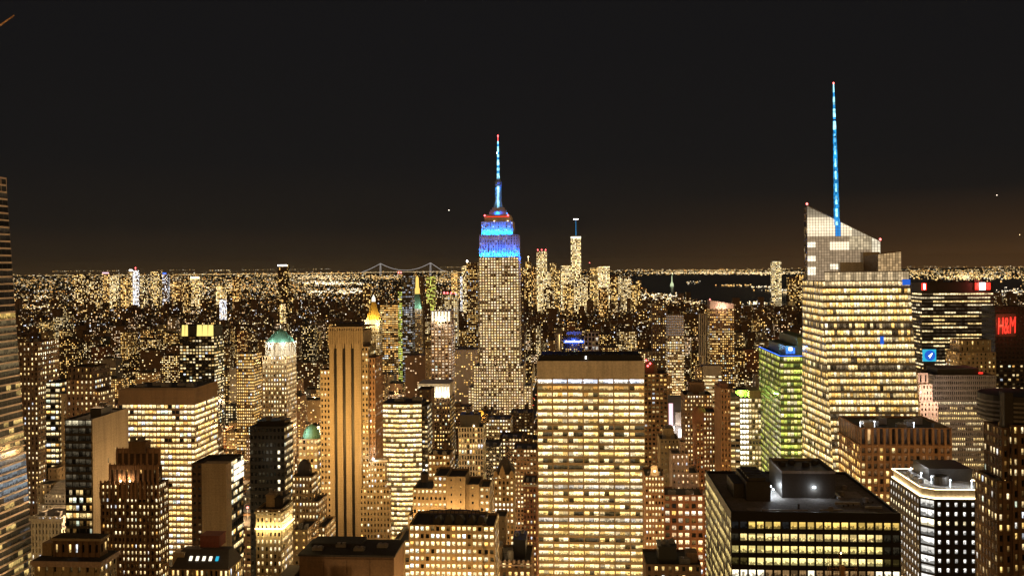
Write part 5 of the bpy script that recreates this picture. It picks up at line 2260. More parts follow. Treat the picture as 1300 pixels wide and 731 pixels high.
b = simple_box("amber_block", "wide amber-lit block between the gold pyramid and the slim green-edged tower", 482.5, 505, 387, 1900, S("buff_brick", bay=4.2, fl=4.4, ww=.8, wh=.5, rec=.4, proud=.2, p=.75, pal='amber', s=(.4, 1.2)), d=30, short="the amber-lit block", seed=79, n=60)
# clock tower
kt = Bld("clock_tower", "slender clock tower with golden lantern and green pyramid top", BL, 523, 535, 2150, 20, None, 392, "the slender clock tower", seed=80)
w, d = kt.w, kt.d
kt.block(0, w, 0, d, 0, kt.Z(392), S("limestone", bay=3.4, fl=4, ww=.4, wh=.5, rec=.4, proud=.2, p=.35, pal='amber'))
m = MB()
m.hexa(q_ := [(0, 0, kt.Z(392) - 1), (w, 0, kt.Z(392) - 1), (w, d, kt.Z(392) - 1), (0, d, kt.Z(392) - 1)], [(w * .25, d * .25, kt.Z(373)), (w * .75, d * .25, kt.Z(373)), (w * .75, d * .75, kt.Z(373)), (w * .25, d * .75, kt.Z(373))])
kt.part("pyramid_roof", m, ["copper_green"])
m = MB()
m.lathe(w / 2, d / 2, [(w * .26, kt.Z(373)), (w * .26, kt.Z(366.5)), (w * .18, kt.Z(365)), (w * .16, kt.Z(353)), (.4, kt.Z(350))], 10)
kt.part("lantern", m, ["glow_gold"])
for dx in (0, 1):
    point_light(kt.pt(w * dx, -6, kt.Z(389)), 5000, (1, 1, .8), .6, "roof_flood_light")
kt.h = kt.Z(352)
kt.finish(40)
b = simple_box("brown_slab", "plain brown slab tower just behind the slender clock tower", 524, 537, 351, 2300, S("brown_brick", bay=4, fl=4, ww=.3, wh=.4, rec=.3, proud=.2, p=.05), d=24, seed=81, n=20, units=0)
wt = simple_box("white_striped_tower", "tower with white vertical light stripes and red roof lamps", 564, 580, 373, 2200, S("limestone", bay=4.2, fl=4.4, ww=.62, wh=.8, rec=.4, proud=.3, p=.8, pal='white', s=(.4, 1.0)), d=24, short="the red-lamped striped tower", seed=82, n=60, finish=False)
for px in (565, 569, 574, 579):
    m = MB()
    x = wt.X(px)
    m.lathe(x, 1, [(.8, wt.z), (2.2, wt.z + 1.5), (2.2, wt.z + 3), (.6, wt.z + 4.5)], 8)
    wt.part("beacon", m, ["lamp_red"])
wt.finish(60)

# --- the great blue-crowned tower
EY = 1290
es = Bld("blue_crowned_skyscraper", "soaring stepped skyscraper with blue floodlit crown, mast and needle antenna", BL, 608, 658.5, EY, 41, None, 327, "the blue-crowned skyscraper", seed=90)
w, d = es.w, es.d


def es_lit(b, pn):
    pts, face, k, j, nf, nb, st = pn
    r = b.rng
    fs = b.floor_state.setdefault(('e', k), .95 if r.random() < .82 else .45)
    if r.random() < fs:
        return mulc(r.choice(PAL['peach'] + PAL['white'] * 2), r.uniform(.5, 1.15))
    return mulc((1, .6, .3), r.uniform(0, .06))


zA = es.Z(327)
se = S("limestone", bay=w / 14, fl=3.72, ww=.56, wh=.62, rec=.55, proud=.3, litfn=es_lit, every=2, deep=.55)
es.block(0, w, 0, d, 0, zA, se)
# corner recess bays flanking the shaft, lower wings
se2 = S("limestone", bay=3.4, fl=3.72, ww=.5, wh=.6, rec=.5, proud=.35, litfn=es_lit)
es.block(es.X(602), es.X(665), -5, d + 6, 0, es.Z(464), se2)
es.block(es.X(594), es.X(601.8), 2, d + 3, 0, es.Z(492), se2)
es.block(es.X(665.2), es.X(674), 2, d + 3, 0, es.Z(490), se2)
# blue crown
sb_ = S("limestone", bay=3.6, fl=3.72, ww=.34, wh=.5, rec=.4, proud=.4, p=.26, pal='cool', s=(.3, .8), every=4, deep=.5)
zB = es.Z(298)
e = w * .012
es.block(e, w - e, .6, d - .6, zA - 1, zB, sb_)
zC = es.Z(281)
es.block(es.X(612.5), es.X(653), 2.6, d - 2.6, zB - 1, zC, S("limestone", bay=3.6, fl=5, ww=.22, wh=.4, rec=.5, proud=.5, p=.1, pal='cool', every=3, deep=.6))
# ledge with red-lit observation deck
zD = es.Z(272.5)
m = MB()
x0, x1 = es.X(616.5), es.X(650.5)
m.box(x0, x1, 4, d - 4, zC - 1, zD - 3)
m.box(x0 + 2, x1 - 2, 6, d - 6, zD - 3, zD)
es.part("observation_deck", m, ["limestone"])
m = MB()
m.box(x0 + 3, x1 - 3, 3.7, 3.98, zD - 3.0, zD - 2.3)
es.part("deck_lamp", m, ["sign_red"])
for px in (617, 646.5):
    m = MB()
    m.lathe(es.X(px), 3, [(.6, zD - 2), (1.3, zD - 1), (.4, zD + .4)], 8)
    es.part("beacon", m, ["lamp_red"])
m = MB()
for k in (1, 4):
    x = es.X(612) + (k + 2) * (es.X(652) - es.X(612)) / 7
    m.box(x - .6, x + .6, 2.0, 2.5, zC + .2, zC + 1.0)
es.part("floodlamp", m, ["lamp_warm"])
# mast
cx, cyy = es.X(633.2), d / 2
ys_ = 1 + cyy / EY
Zm = lambda py: CAMZ + (es.Z(py) - CAMZ) * ys_
m = MB()
hw = lambda px: px * EY / 1200 / 2
for (wpx, pa, pb_) in ((22, 273, 269.5), (19.5, 269.5, 267), (15, 267, 264)):
    r_ = hw(wpx)
    m.box(cx - r_, cx + r_, cyy - r_, cyy + r_, Zm(pa) - .3, Zm(pb_))
es.part("mast_base", m, ["limestone"])
m = MB()
r0_, r1_ = hw(9.5), hw(7)
m.lathe(cx, cyy, [(r0_, Zm(264)), (r1_, Zm(236))], 16)
for k in range(4):
    a = k * math.pi / 2 + math.pi / 4
    ux, uy = math.cos(a), math.sin(a)
    px_, py_ = -uy, ux
    for (rb, zb, rt, zt_) in ((hw(16), Zm(264), hw(10), Zm(254)), (hw(10), Zm(254), hw(8), Zm(240))):
        f = lambda rr, s_: (cx + ux * rr + px_ * s_, cyy + uy * rr + py_ * s_)
        m.hexa([(*f(r1_ * .5, -.5), zb), (*f(rb, -.5), zb), (*f(rb, .5), zb), (*f(r1_ * .5, .5), zb)], [(*f(r1_ * .5, -.5), zt_), (*f(rt, -.5), zt_), (*f(rt, .5), zt_), (*f(r1_ * .5, .5), zt_)])
mo = es.part("mast", m, ["steel_blue"])
m = MB()
for dx, ww_ in ((-.1, 1.5),):
    m.box(cx - ww_, cx + ww_, cyy - r0_ - .5, cyy - r1_ + .1, Zm(264), Zm(236.5))
es.part("mast_light", m, ["led_cyan"], parent=mo)
m = MB()
m.box(cx + r1_ * .95, cx + r1_ * .95 + .5, cyy - 2.6, cyy - 2.0, Zm(262), Zm(238))
m.box(cx - r1_ * .95 - .5, cx - r1_ * .95, cyy - 2.6, cyy - 2.0, Zm(262), Zm(238))
es.part("mast_light", m, ["led_blue"], parent=mo)
m = MB()
m.lathe(cx, cyy, [(hw(8.6), Zm(236)), (hw(8.6), Zm(231)), (hw(7), Zm(230)), (hw(6), Zm(228)), (hw(2), Zm(226.5))], 16)
es.part("mast_drum", m, ["steel_blue"], parent=mo)
for dx in (-7, 7):
    point_light(es.pt(cx + dx, cyy - 9, Zm(240)), 3000, (.004, .15, 1), .5, "mast_flood_light")
m = MB()
m2 = MB()
for k in range(14):
    za, zb = Zm(227 - k * 3.4), Zm(227 - (k + 1) * 3.4)
    r_ = hw(3.4 - k * .13)
    (m if k % 5 not in (2, 4) else m2).lathe(cx, cyy, [(r_, za), (r_ * .97, zb)], 8)
an = es.part("antenna", m, ["led_cyan"], parent=None)
es.part("antenna_collar", m2, ["led_blue"], parent=an)
m = MB()
m.bar((cx, cyy, Zm(179.5)), (cx, cyy, Zm(173)), .25)
m.lathe(cx, cyy, [(.4, Zm(174)), (1.1, Zm(173)), (.4, Zm(171.5))], 8)
es.part("beacon", m, ["lamp_red"], parent=an)
m = MB()
m.box(cx - 2.0, cx - .9, cyy - .6, cyy + .6, Zm(195), Zm(193.5))
es.part("antenna_dish", m, ["lamp_cold"], parent=an)
es.h = zD
BLU = (.001, .12, 1)
for k in range(10):
    x = w * (k + .5) / 10
    area_light(es.pt(x, -3.4, zA + 1.5), es.pt(x, 2.5, zA + 26), 5400, 2.5, BLU, "crown_light")
    x = es.X(613.5) + (es.X(652) - es.X(613.5)) * (k + .5) / 10
    area_light(es.pt(x, -.6, zB + .6), es.pt(x, 4.5, zB + 18), 4400, 2.0, (.001, .15, 1), "crown_light")
for k in range(4):
    for sx in (-3.2, w + 3.2):
        point_light(es.pt(sx, d * (k + .5) / 4, zA + 3), 9000, BLU, .8, "crown_light")
for (dx, dy) in ((-9, -11), (9, -11), (0, -13), (-13, 0), (13, 0)):
    point_light(es.pt(cx + dx, cyy + dy, zD + 3), 5500, (.001, .11, 1), .6, "mast_flood_light")
es.finish(100)
#@@HERO5

# --- middle: between the tan tower and the broad slab
# stepped industrial block and the bright-windowed block before it
ib = Bld("bright_windowed_block", "broad cream block crowded with bright square windows below roof clutter", BL, 511, 612, 420, 24, None, 667, "the bright square-windowed block", seed=101)
w, d = ib.w, ib.d
z = ib.Z(666)
sib = S("buff_brick", bay=2.35, fl=3.35, ww=.62, wh=.56, rec=.4, proud=.18, p=.86, fv=.08, pal='white', s=(.8, 1.6), every=3, deep=.35)
ib.block(ib.X(518), ib.X(611), 0, d, 0, z, sib)
ib.block(ib.X(501), ib.X(517.6), 4, d, 0, ib.Z(690), sib)
ib.block(ib.X(611.4), ib.X(626), 2, d, 0, ib.Z(668), sib)
m = MB()
for k in range(13):
    x = ib.X(540) + k * 1.9
    m.box(x, x + .35, 8, 8.4, z - 1, z + 4.2)
m.box(ib.X(540), ib.X(606), 7.8, 9, z + 2.6, z + 2.9)
m.box(ib.X(540), ib.X(606), 7.8, 9, z + 4.2, z + 4.5)
for k in range(5):
    x = ib.X(545) + k * 5
    m.hexa([(x, 6, z - 1), (x + 4, 6, z - 1), (x + 4, 14, z - 1), (x, 14, z - 1)], [(x + 1, 7, z + 1.2 + k % 3), (x + 3, 7, z + 2 + k % 2), (x + 3, 13, z + 1.2), (x + 1, 13, z + 1.2)])
ib.part("roof_framework", m, ["dark_metal"])
m = MB()
m.lathe(ib.X(610), 5, [(2.2, z - 8), (2.2, z - 2), (2.4, z - 1.6), (1.8, z - .6), (.1, z - .2)], 16)
ib.part("roof_vent", m, ["brown_brick"])
ib.h = z
for k in range(3):  # fill lamps added in front to warm the dim facade
    point_light(ib.pt(w * (.15 + .35 * k), -26, 96), 34000, (1, .58, .2), 2, "street_and_fill_glow")
ib.finish(100)
vb2 = Bld("stepped_loft_block", "buff loft block with plain stair towers stepping up behind the bright square-windowed block", BL, 523, 620, 520, 26, None, 600, "the buff loft block", seed=102)
svb = S("buff_brick", bay=2.5, fl=3.6, ww=.52, wh=.45, rec=.5, proud=.25, p=.7, fv=.25, pal='white', s=(.5, 1.25))
bl2 = S("buff_brick", bay=6, fl=4, ww=.14, wh=.3, rec=.4, proud=.15, p=.25, pal='warm')
X_ = vb2.X
vb2.block(X_(523), X_(549), 0, 22, 0, vb2.Z(620), svb)
vb2.block(X_(549.3), X_(566), .6, 24, 0, vb2.Z(604), svb)
vb2.block(X_(566.3), X_(590), -1, 20, 0, vb2.Z(604), bl2)
vb2.block(X_(590.3), X_(607), 1.2, 22, 0, vb2.Z(615), bl2)
vb2.block(X_(607.3), X_(620), 1.5, 20, 0, vb2.Z(618), svb)
vb2.block(X_(516), X_(522.8), 2, 18, 0, vb2.Z(655), svb)
m = MB()
m.hexa([(X_(564), -1.8, vb2.Z(650)), (X_(592), -1.8, vb2.Z(650)), (X_(592), -1.1, vb2.Z(650)), (X_(564), -1.1, vb2.Z(650))], [(X_(564), -1.8, vb2.Z(646)), (X_(592), -1.8, vb2.Z(646)), (X_(592), -1.1, vb2.Z(646)), (X_(564), -1.1, vb2.Z(646))])
vb2.part("ledge", m, ["tan_stone"])
for k in range(3):  # added fill lamps in mid-air before the loft walls, no fixtures
    point_light(vb2.pt(X_(535) + k * 14, -12, vb2.Z(660)), 9000, (1, .6, .22), 1, "roof_and_fill_light")
vb2.water_tank(X_(535), 8, vb2.Z(620) - 1)
vb2.finish(100)
point_light(vb2.pt(X_(578), -7, vb2.Z(655)), 1800, (1, .66, .3), .6, "roof_and_fill_light")
b = simple_box("domed_annex", "curved-corner buff block with bright top storey below the white colonnaded crown", 544, 571, 577, 640, S("buff_brick", bay=2.6, fl=4, ww=.55, wh=.5, rec=.4, proud=.2, p=.6, pal='white', s=(.6, 1.4)), d=24, seed=103, n=60, tank=True)
# white gridded block
wg = Bld("white_grid_block", "pale block with a white concrete window grid and dark rooftop box", BL, 582, 613, 690, 22, 616.5, 542, "the white concrete grid block", seed=104)
z = wg.Z(542)
wg.block(0, wg.w, 0, wg.d, 0, z, S("white_stone", bay=wg.w / 9, fl=4.0, ww=.6, wh=.7, rec=.6, proud=.15, p=.42, fv=.25, pal='warm', s=(.4, 1.2)))
wg.penthouse(1, wg.w - 3, 3, 18, z - 1, wg.Z(528), "dark_metal")
m = MB()
m.lathe(wg.w * .62, 1.5, [(.2, z), (.7, z + .6), (.2, z + 1.4)], 8)
wg.part("roof_lamp", m, ["lamp_warm"])
wg.finish(100)
# gabled gothic tower
gg = Bld("gabled_tower", "narrow buff tower with a pointed gothic gable and bright middle storey", BL, 627, 652, 600, 20, None, 604, "the gothic gable", seed=105)
w, d = gg.w, gg.d
z = gg.Z(602)


def gable_lit(b, pn):
    f = pn[4] - 1 - pn[2]
    if f in (5, 6):
        return mulc((1, .88, .6), b.rng.uniform(1.0, 1.6))
    return None


gg.block(0, w, 0, d, 0, z, S("buff_brick", bay=2.3, fl=3.5, ww=.48, wh=.56, rec=.5, proud=.25, p=.66, fv=.15, pal='white', s=(.5, 1.2), litfn=gable_lit))
m = MB()
for (x0, x1, zz) in ((w * .28, w * .56, gg.Z(591)), (w * .80, w * 1.0, gg.Z(597)), (0, w * .16, gg.Z(598))):
    m.hexa([(x0, -.4, z - 2), (x1, -.4, z - 2), (x1, 1.5, z - 2), (x0, 1.5, z - 2)], [(x0, -.4, z + 1.2), (x1, -.4, z + 1.2), (x1, 1.5, z + 1.2), (x0, 1.5, z + 1.2)])
    xm = (x0 + x1) / 2
    m.hexa([(x0, -.4, z + 1.2), (x1, -.4, z + 1.2), (x1, 1.5, z + 1.2), (x0, 1.5, z + 1.2)], [(xm - .2, -.4, zz), (xm + .2, -.4, zz), (xm + .2, 1.5, zz), (xm - .2, 1.5, zz)])
gg.part("gable", m, ["buff_brick"])
m = MB()
m.hexa([(.5, 2, z), (w - .5, 2, z), (w - .5, d - 1, z), (.5, d - 1, z)], [(w * .4, d * .4, z + 9), (w * .6, d * .4, z + 9), (w * .6, d * .6, z + 9), (w * .4, d * .6, z + 9)])
gg.part("pitched_roof", m, ["slate"])
gg.finish(100)
# red brick
b = simple_box("red_brick_block", "red brick block with pale corniced top beside the broad seven-bay slab", 664, 680.5, 612, 640, S("red_brick", bay=2.4, fl=3.6, ww=.42, wh=.55, rec=.4, proud=.2, p=.4, pal='warm', s=(.4, 1.1)), d=26, short="the red brick block", seed=106, n=70, cornice="white_stone")
lowb = Bld("low_roof_building", "low building with cluttered dark roof and row of parapet arches before the broad slab", BL, 621, 674, 470, 28, None, 712, "the cluttered low roof", seed=107)
w, d = lowb.w, lowb.d
z = lowb.Z(712)
lowb.block(0, w, 0, d, 0, z, S("brown_brick", bay=2.9, fl=4.2, ww=.5, wh=.55, rec=.5, proud=.25, p=.3, pal='warm', s=(.4, 1)))
m = MB()
for k in range(9):
    x = w * (.02 + k * .111)
    m.box(x, x + w * .05, -.5, .2, z - 1, z + .8)
m.box(-.5, w + .5, -.6, -.05, z - 2.2, z - 1.5)
lowb.part("cornice", m, ["pink_stone"])
lowb.penthouse(1, 6, 4, 12, z - 1, z + 5, "buff_brick")
lowb.penthouse(w * .55, w * .85, 8, 24, z - 1, z + 8, "black_granite")
for k in range(3):
    lowb.air_unit(7 + k * 3.0, 6 + 5 * k, z - 1, 4, 3, 2.6)
m = MB()
m.lathe(w * .5, 4, [(1.5, z - 1), (1.5, z + 3.5), (1.1, z + 4.2)], 12)
lowb.part("cooling_tower", m, ["white_stone"])
lowb.finish(60)
b = simple_box("buff_stair_block", "plain buff stair block with one small dark window beside the bright square-windowed block", 628, 642, 655, 500, S("buff_brick", bay=3, fl=4.5, ww=.2, wh=.3, rec=.3, proud=.1, p=.05), d=14, seed=108, n=10, units=0)

for i, (a_, b_, t_, Y_, wl, pp, lab) in enumerate((
    (598, 622, 526, 1060, "buff_brick", .25, "low brown block with an orange lamp on its roof before the blue-crowned skyscraper"),
    (617, 648, 532, 1000, "tan_stone", .55, "low tan block with a row of square lit windows at the great tower's foot"),
    (648, 676, 524, 1080, "dark_brown_brick", .15, "dark block with a long flat roof at the foot of the great tower"),
    (634, 662, 556, 900, "dark_brown_brick", .5, "dark block with a bright band of windows below the great tower"),
    (652, 681, 570, 820, "brown_brick", .3, "dark brown block with scattered bright windows beside the broad slab"),
    (612, 634, 566, 880, "dark_metal", .25, "black block beside the white concrete grid block"))):
    b = simple_box("office_block", lab, a_, b_, t_, Y_, S(wl, bay=3.0, fl=3.7, ww=.55, wh=.5, rec=.4, proud=.2, p=pp, pal='white', s=(.5, 1.3)), d=34, seed=140 + i, n=60, tank=i % 2 == 0, finish=False)
    if i == 0:
        m = MB()
        m.lathe(b.w * .5, 2, [(1.5, b.z - 1), (3.4, b.z + .5), (3.2, b.z + 2.6), (1.2, b.z + 4)], 12)
        b.part("roof_lamp", m, ["lamp_amber"])
        point_light(b.pt(b.w * .5, -4, b.z + 2), 3000, (1, .5, .1), .6, "roof_and_fill_light")
    b.finish(60)

# --- right of the broad slab
bt = Bld("brown_ribbed_tower", "dim brown tower with vertical ribs and a red roof lamp behind the broad slab", BL, 817, 847, 760, 30, None, 474, "the dim brown ribbed tower", seed=110)
w, d = bt.w, bt.d
z = bt.Z(474)
bt.block(0, w, 0, d, 0, z, S("brown_brick", bay=3.1, fl=3.6, ww=.62, wh=.5, rec=.8, proud=.2, every=2, deep=.9, p=.30, fv=.1, pal='warm', s=(.2, .9)))
bt.penthouse(2, w * .6, 4, 20, z - 1, bt.Z(464), "brown_brick")
for px, py in ((821, 459), (826, 463), (823, 466)):
    m = MB()
    m.lathe(bt.X(px), 3, [(.4, bt.Z(py)), (.9, bt.Z(py) + .8), (.3, bt.Z(py) + 1.6)], 8)
    bt.part("beacon", m, ["lamp_red"])
m = MB()
for k in range(5):
    m.box(bt.X(820), bt.X(831), 3 + k * 1.2, 3.25 + k * 1.2, z - 1, bt.Z(459) - 1)
bt.part("roof_framework", m, ["rust_red"])
bt.finish(100)

tc2 = simple_box("cap_topped_tower", "brown tower of tiny bright windows with a plain box cap", 869, 904, 501, 800, S("brown_brick", bay=2.3, fl=3.5, ww=.42, wh=.48, rec=.4, proud=.2, p=.6, fv=.15, pal='white', s=(.5, 1.2)), d=28, short="the box-capped brown tower", seed=111, n=100, pent=(9, "brown_brick"))
wb3 = Bld("white_banded_tower", "slim pale tower with blank grey top and white window bands", BL, 892, 916, 1000, 22, None, 464, "the white-banded pale tower", seed=112)
wb3.block(0, wb3.w, 0, 22, 0, wb3.Z(476), S("limestone", bay=3.3, fl=3.8, ww=.9, wh=.5, rec=.4, proud=.1, p=.85, pal='white', s=(.5, 1.1)), roof=False)
m = MB()
for k in range(4):
    m.box(wb3.w * k / 4 + .05, wb3.w * (k + 1) / 4 - .05, 0, 1, wb3.Z(476) + .4, wb3.Z(464))
m.box(.2, wb3.w - .2, .5, 21.5, wb3.Z(476), wb3.Z(464) - .5)
wb3.part("attic_band", m, ["grey_concrete"])
wb3.block(-6, -.1, 2, 20, 0, wb3.Z(466), S("tan_stone", bay=3, fl=3.8, ww=.4, wh=.5, p=.3))
wb3.h = wb3.Z(464)
wb3.finish(60)
dt = Bld("rounded_crown_tower", "reddish brown tower with rounded crown and neat white window columns", BL, 884, 911, 700, 24, None, 530, "the rounded brown crown", seed=113)
w, d = dt.w, dt.d
sdt = S("red_brick", bay=2.0, fl=3.45, ww=.42, wh=.5, rec=.4, proud=.2, p=.74, fv=.1, pal='white', s=(.5, 1.25))
dt.block(dt.X(893), w, 0, d, 0, dt.Z(523), sdt)
dt.block(0, dt.X(893) - .1, 1, d, 0, dt.Z(537), S("red_brick", bay=2.2, fl=3.45, ww=.4, wh=.5, rec=.4, proud=.2, p=.4, pal='warm'))
m = MB()
m.lathe(dt.X(889), 7, [(5.5, dt.Z(537) - 1), (5.5, dt.Z(528)), (4.6, dt.Z(522)), (3, dt.Z(518)), (.2, dt.Z(516))], 16)
dt.part("rounded_crown", m, ["red_brick"])
dt.finish(100)
op = Bld("orange_pier_tower", "tower with glowing orange piers on its front and banded windows along its side", BL, 915, 927, 640, 30, None, 497, "the orange-piered tower", seed=114)
w, d = op.w, op.d
z = op.Z(493)
op.block(0, w, 0, d, 0, z, S("pink_brown", bay=w / 3, fl=3.6, ww=.42, wh=.5, rec=.8, proud=.2, every=1, deep=.6, p=.25, pal='amber', s=(.2, .8), solid='R'))
m = MB()
m.box(w + .1, w + 7, 2, d - 3, 0, z - 6)
op.part("side_wing_core", m, ["grey_concrete"])
op.block(w + .1, w + 6.5, .5, d, 0, op.Z(508), S("grey_concrete", bay=3.0, fl=3.6, ww=.85, wh=.5, rec=.4, proud=.1, p=.8, pal='yellow', s=(.4, 1.2)), faces='FRB')
op.boxpart("penthouse", 1, w - 1, 4, 20, z - 1, z + 3, "red_brick")
op.finish(80)
area_light(op.pt(w * .5, -14, 40), op.pt(w * .5, 0, 160), 26000, 5, (1, .52, .14))
b = simple_box("pale_stepped_block", "plain tan block with a stepped top in front of the box-capped brown tower", 838, 862, 557, 600, S("tan_stone", bay=2.5, fl=3.6, ww=.3, wh=.4, rec=.4, proud=.3, p=.08), d=20, seed=115, n=20, pent=(5, "tan_stone"))
pk = Bld("pink_deco_block", "pinkish pale stepped block lit from the street, with few windows", BL, 853, 887, 580, 20, None, 578, "the pinkish stepped block", seed=116)
spk = S("pink_stone", bay=2.9, fl=3.8, ww=.3, wh=.4, rec=.4, proud=.2, p=.35, pal='peach', s=(.5, 1.2))
pk.block(0, pk.w, 0, 20, 0, pk.Z(600), spk)
pk.block(0, pk.X(874), 1, 18, pk.Z(600) - 1, pk.Z(576), spk)
pk.block(pk.X(864), pk.X(870), 3, 14, pk.Z(576) - 1, pk.Z(562), spk)
pk.finish(60)
point_light(pk.pt(pk.w * .5, -16, pk.Z(618)), 14000, (1, .62, .42), 2, "street_and_fill_glow")
rbk = simple_box("brick_factory_block", "red brick block with large square bright windows and rooftop deck", 843, 893, 628, 560, S("red_brick", bay=3.6, fl=4.3, ww=.62, wh=.6, rec=.4, proud=.2, p=.62, fv=.15, pal='peach', s=(.5, 1.3)), d=22, short="the red brick factory block", seed=117, n=90, units=3)
gwb = simple_box("white_windowed_tower", "narrow tower packed with fine white windows and a lamp on its stepped top", 819, 843, 604, 530, S("pink_brown", bay=1.7, fl=3.3, ww=.5, wh=.5, rec=.4, proud=.15, p=.75, fv=.2, pal='white', s=(.6, 1.35)), d=24, short="the fine white-windowed tower", seed=118, n=100, finish=False)
m = MB()
m.hexa([(3, 3, gwb.z - 1), (8, 3, gwb.z - 1), (8, 9, gwb.z - 1), (3, 9, gwb.z - 1)], [(4, 4, gwb.Z(592)), (7, 4, gwb.Z(592)), (7, 8, gwb.Z(592)), (4, 8, gwb.Z(592))])
gwb.part("stepped_top", m, ["buff_brick"])
m = MB()
m.lathe(5.5, 2.4, [(.3, gwb.Z(600)), (.8, gwb.Z(599)), (.3, gwb.Z(598))], 8)
gwb.part("roof_lamp", m, ["lamp_warm"])
point_light(gwb.pt(5.5, .5, gwb.Z(597)), 900, (1, .68, .34), .4, "roof_and_fill_light")
gwb.finish(100)
fk = Bld("dark_foreground_block", "low black block with a dark rooftop tank at the foot of the broad slab", BL, 820, 890, 440, 24, None, 716, "the black low block", seed=119)
w, d = fk.w, fk.d
z = fk.Z(716)
fk.block(0, w, 0, d, 0, z, S("dark_brown_brick", bay=3, fl=4, ww=.4, wh=.5, rec=.4, proud=.2, p=.2))
fk.penthouse(fk.X(835), fk.X(858), 3, 14, z - 1, fk.Z(697), "black_granite")
fk.air_unit(fk.X(862), 4, z - 1, 5, 4, 2.4)
fk.boxpart("stair_head", fk.X(872), fk.X(886), 6, 14, z - 1, fk.Z(706), "brown_brick")
fk.finish(40)
point_light(fk.pt(w * .5, 30, 100), 12000, (1, .66, .34), 2, "street_and_fill_glow")
# blazing street billboards in the distance between the towers
bbd = Bld("billboard_tower", "narrow tower faced with a blazing white and pink electronic billboard", BL, 848, 870, 1080, 12, None, 511, "the blazing billboard", seed=120)
w = bbd.w
m = MB()
m.box(0, w, .5, 12, 0, bbd.Z(503))
bbd.part("wall", m, ["dark_metal"])
for (p0, p1, q0, q1, mat) in ((849, 854, 512, 540, "billboard_pink"), (851, 856, 541, 546, "billboard_white"), (861, 869, 544, 555, "billboard_white"), (857, 868, 523, 540, "grey_concrete"), (850.2, 853, 546.5, 552, "billboard_pink")):
    m = MB()
    m.box(bbd.X(p0), bbd.X(p1), -.4, .45, bbd.Z(q1), bbd.Z(q0))
    bbd.part("screen", m, [mat])
point_light(bbd.pt(w * .6, -14, bbd.Z(548)), 24000, (1, .86, .78), 3, "screen_light")
bbd.h = bbd.Z(503)
# blue illuminated sign building and gridded white neighbours (beyond the broad slab)
bs = Bld("blue_sign_block", "dark block carrying a long glowing blue rooftop light bar", BL, 715, 741, 1700, 24, None, 430, "the glowing blue bar", seed=121)
bs.block(0, bs.w, 0, 24, 0, bs.Z(428), S("dark_metal", bay=3.5, fl=4, ww=.6, wh=.5, p=.12))
for (p0, p1) in ((716.5, 728), (730, 742)):
    m = MB()
    m.box(bs.X(p0), bs.X(p1), -1, .5, bs.Z(435), bs.Z(432))
    bs.part("light_bar", m, ["neon_blue"])
m = MB()
m.box(bs.X(718), bs.X(740), -1.3, -1.02, bs.Z(434), bs.Z(433.2))
bs.part("light_bar", m, ["lamp_cold"])
bs.penthouse(6, bs.w - 4, 5, 18, bs.Z(428) - 1, bs.Z(421), "grey_metal")
bs.finish(30)
point_light(bs.pt(bs.w * .5, -8, bs.Z(433)), 25000, (.06, .16, 1), 2, "sign_light")
b = simple_box("white_framed_block", "white framed block of large dark openings beside the glowing blue bar", 742, 760, 422, 1690, S("white_stone", bay=6.5, fl=8, ww=.66, wh=.7, rec=.8, proud=.2, p=.4, pal='cool', s=(.2, .8)), d=24, short="the white framed block", seed=122, n=30)
b = simple_box("vertical_striped_tower", "narrow slab with pale vertical stripes beyond the broad slab's roof", 705, 713, 424, 1650, S("white_stone", bay=2.8, fl=30, ww=.5, wh=.95, rec=.5, proud=.4, p=.0), d=18, seed=123, n=20, units=0)
b = simple_box("pale_top_tower", "grey tower with a pale blank top and stacked bright windows", 847, 868, 400, 1500, S("limestone", bay=3.4, fl=4.2, ww=.7, wh=.55, rec=.4, proud=.2, litfn=lambda b, pn: ((.10, .09, .085) if pn[2] > pn[4] - 9 else None), p=.6, pal='white', s=(.4, 1.2)), d=24, short="the pale blank-topped tower", seed=124, n=80)
b = simple_box("apartment_tower", "large tower speckled with warm lit windows under a sloping lit roof", 901, 932, 392, 1550, S("brown_brick", bay=3.3, fl=4.0, ww=.6, wh=.5, rec=.4, proud=.2, p=.52, pal='warm', s=(.4, 1.3)), d=30, short="the speckled apartment tower", seed=125, n=100, finish=False)
m = MB()
m.hexa([(0, 0, b.z), (b.w, 0, b.z), (b.w, b.d, b.z), (0, b.d, b.z)], [(0, 0, b.Z(381)), (b.w, 0, b.Z(386)), (b.w, b.d, b.Z(386)), (0, b.d, b.Z(381))])
b.part("sloping_roof", m, ["pink_stone"])
m = MB()
m.lathe(.5, .5, [(.5, b.Z(381)), (1.2, b.Z(380)), (.4, b.Z(379))], 8)
b.part("beacon", m, ["beacon_red"])
b.finish(100)
point_light(b.pt(b.w * .5, -10, b.Z(390)), 12000, (1, .7, .5), 2, "roof_flood_light")
b = simple_box("fluted_tower", "slim pale tower with vertical flutes beside the speckled apartment tower", 888, 900, 398, 1600, S("limestone", bay=3.0, fl=40, ww=.45, wh=.97, rec=.6, proud=.5, p=.0), d=20, seed=126, n=20, units=0)
b = simple_box("brown_apartment_slab", "dark brown slab with scattered warm windows left of the pale blank-topped tower", 828, 846, 385, 1600, S("brown_brick", bay=3.3, fl=4.0, ww=.5, wh=.5, rec=.4, proud=.2, p=.3, pal='warm', s=(.4, 1.2)), d=26, seed=127, n=80)
b = simple_box("rear_slab", "dark slab rising just behind the blue-crowned skyscraper's shoulder", 660, 664.5, 352, 1700, S("dark_brown_brick", bay=4, fl=4, ww=.4, wh=.5, p=.15), d=20, seed=128, n=30, units=0)
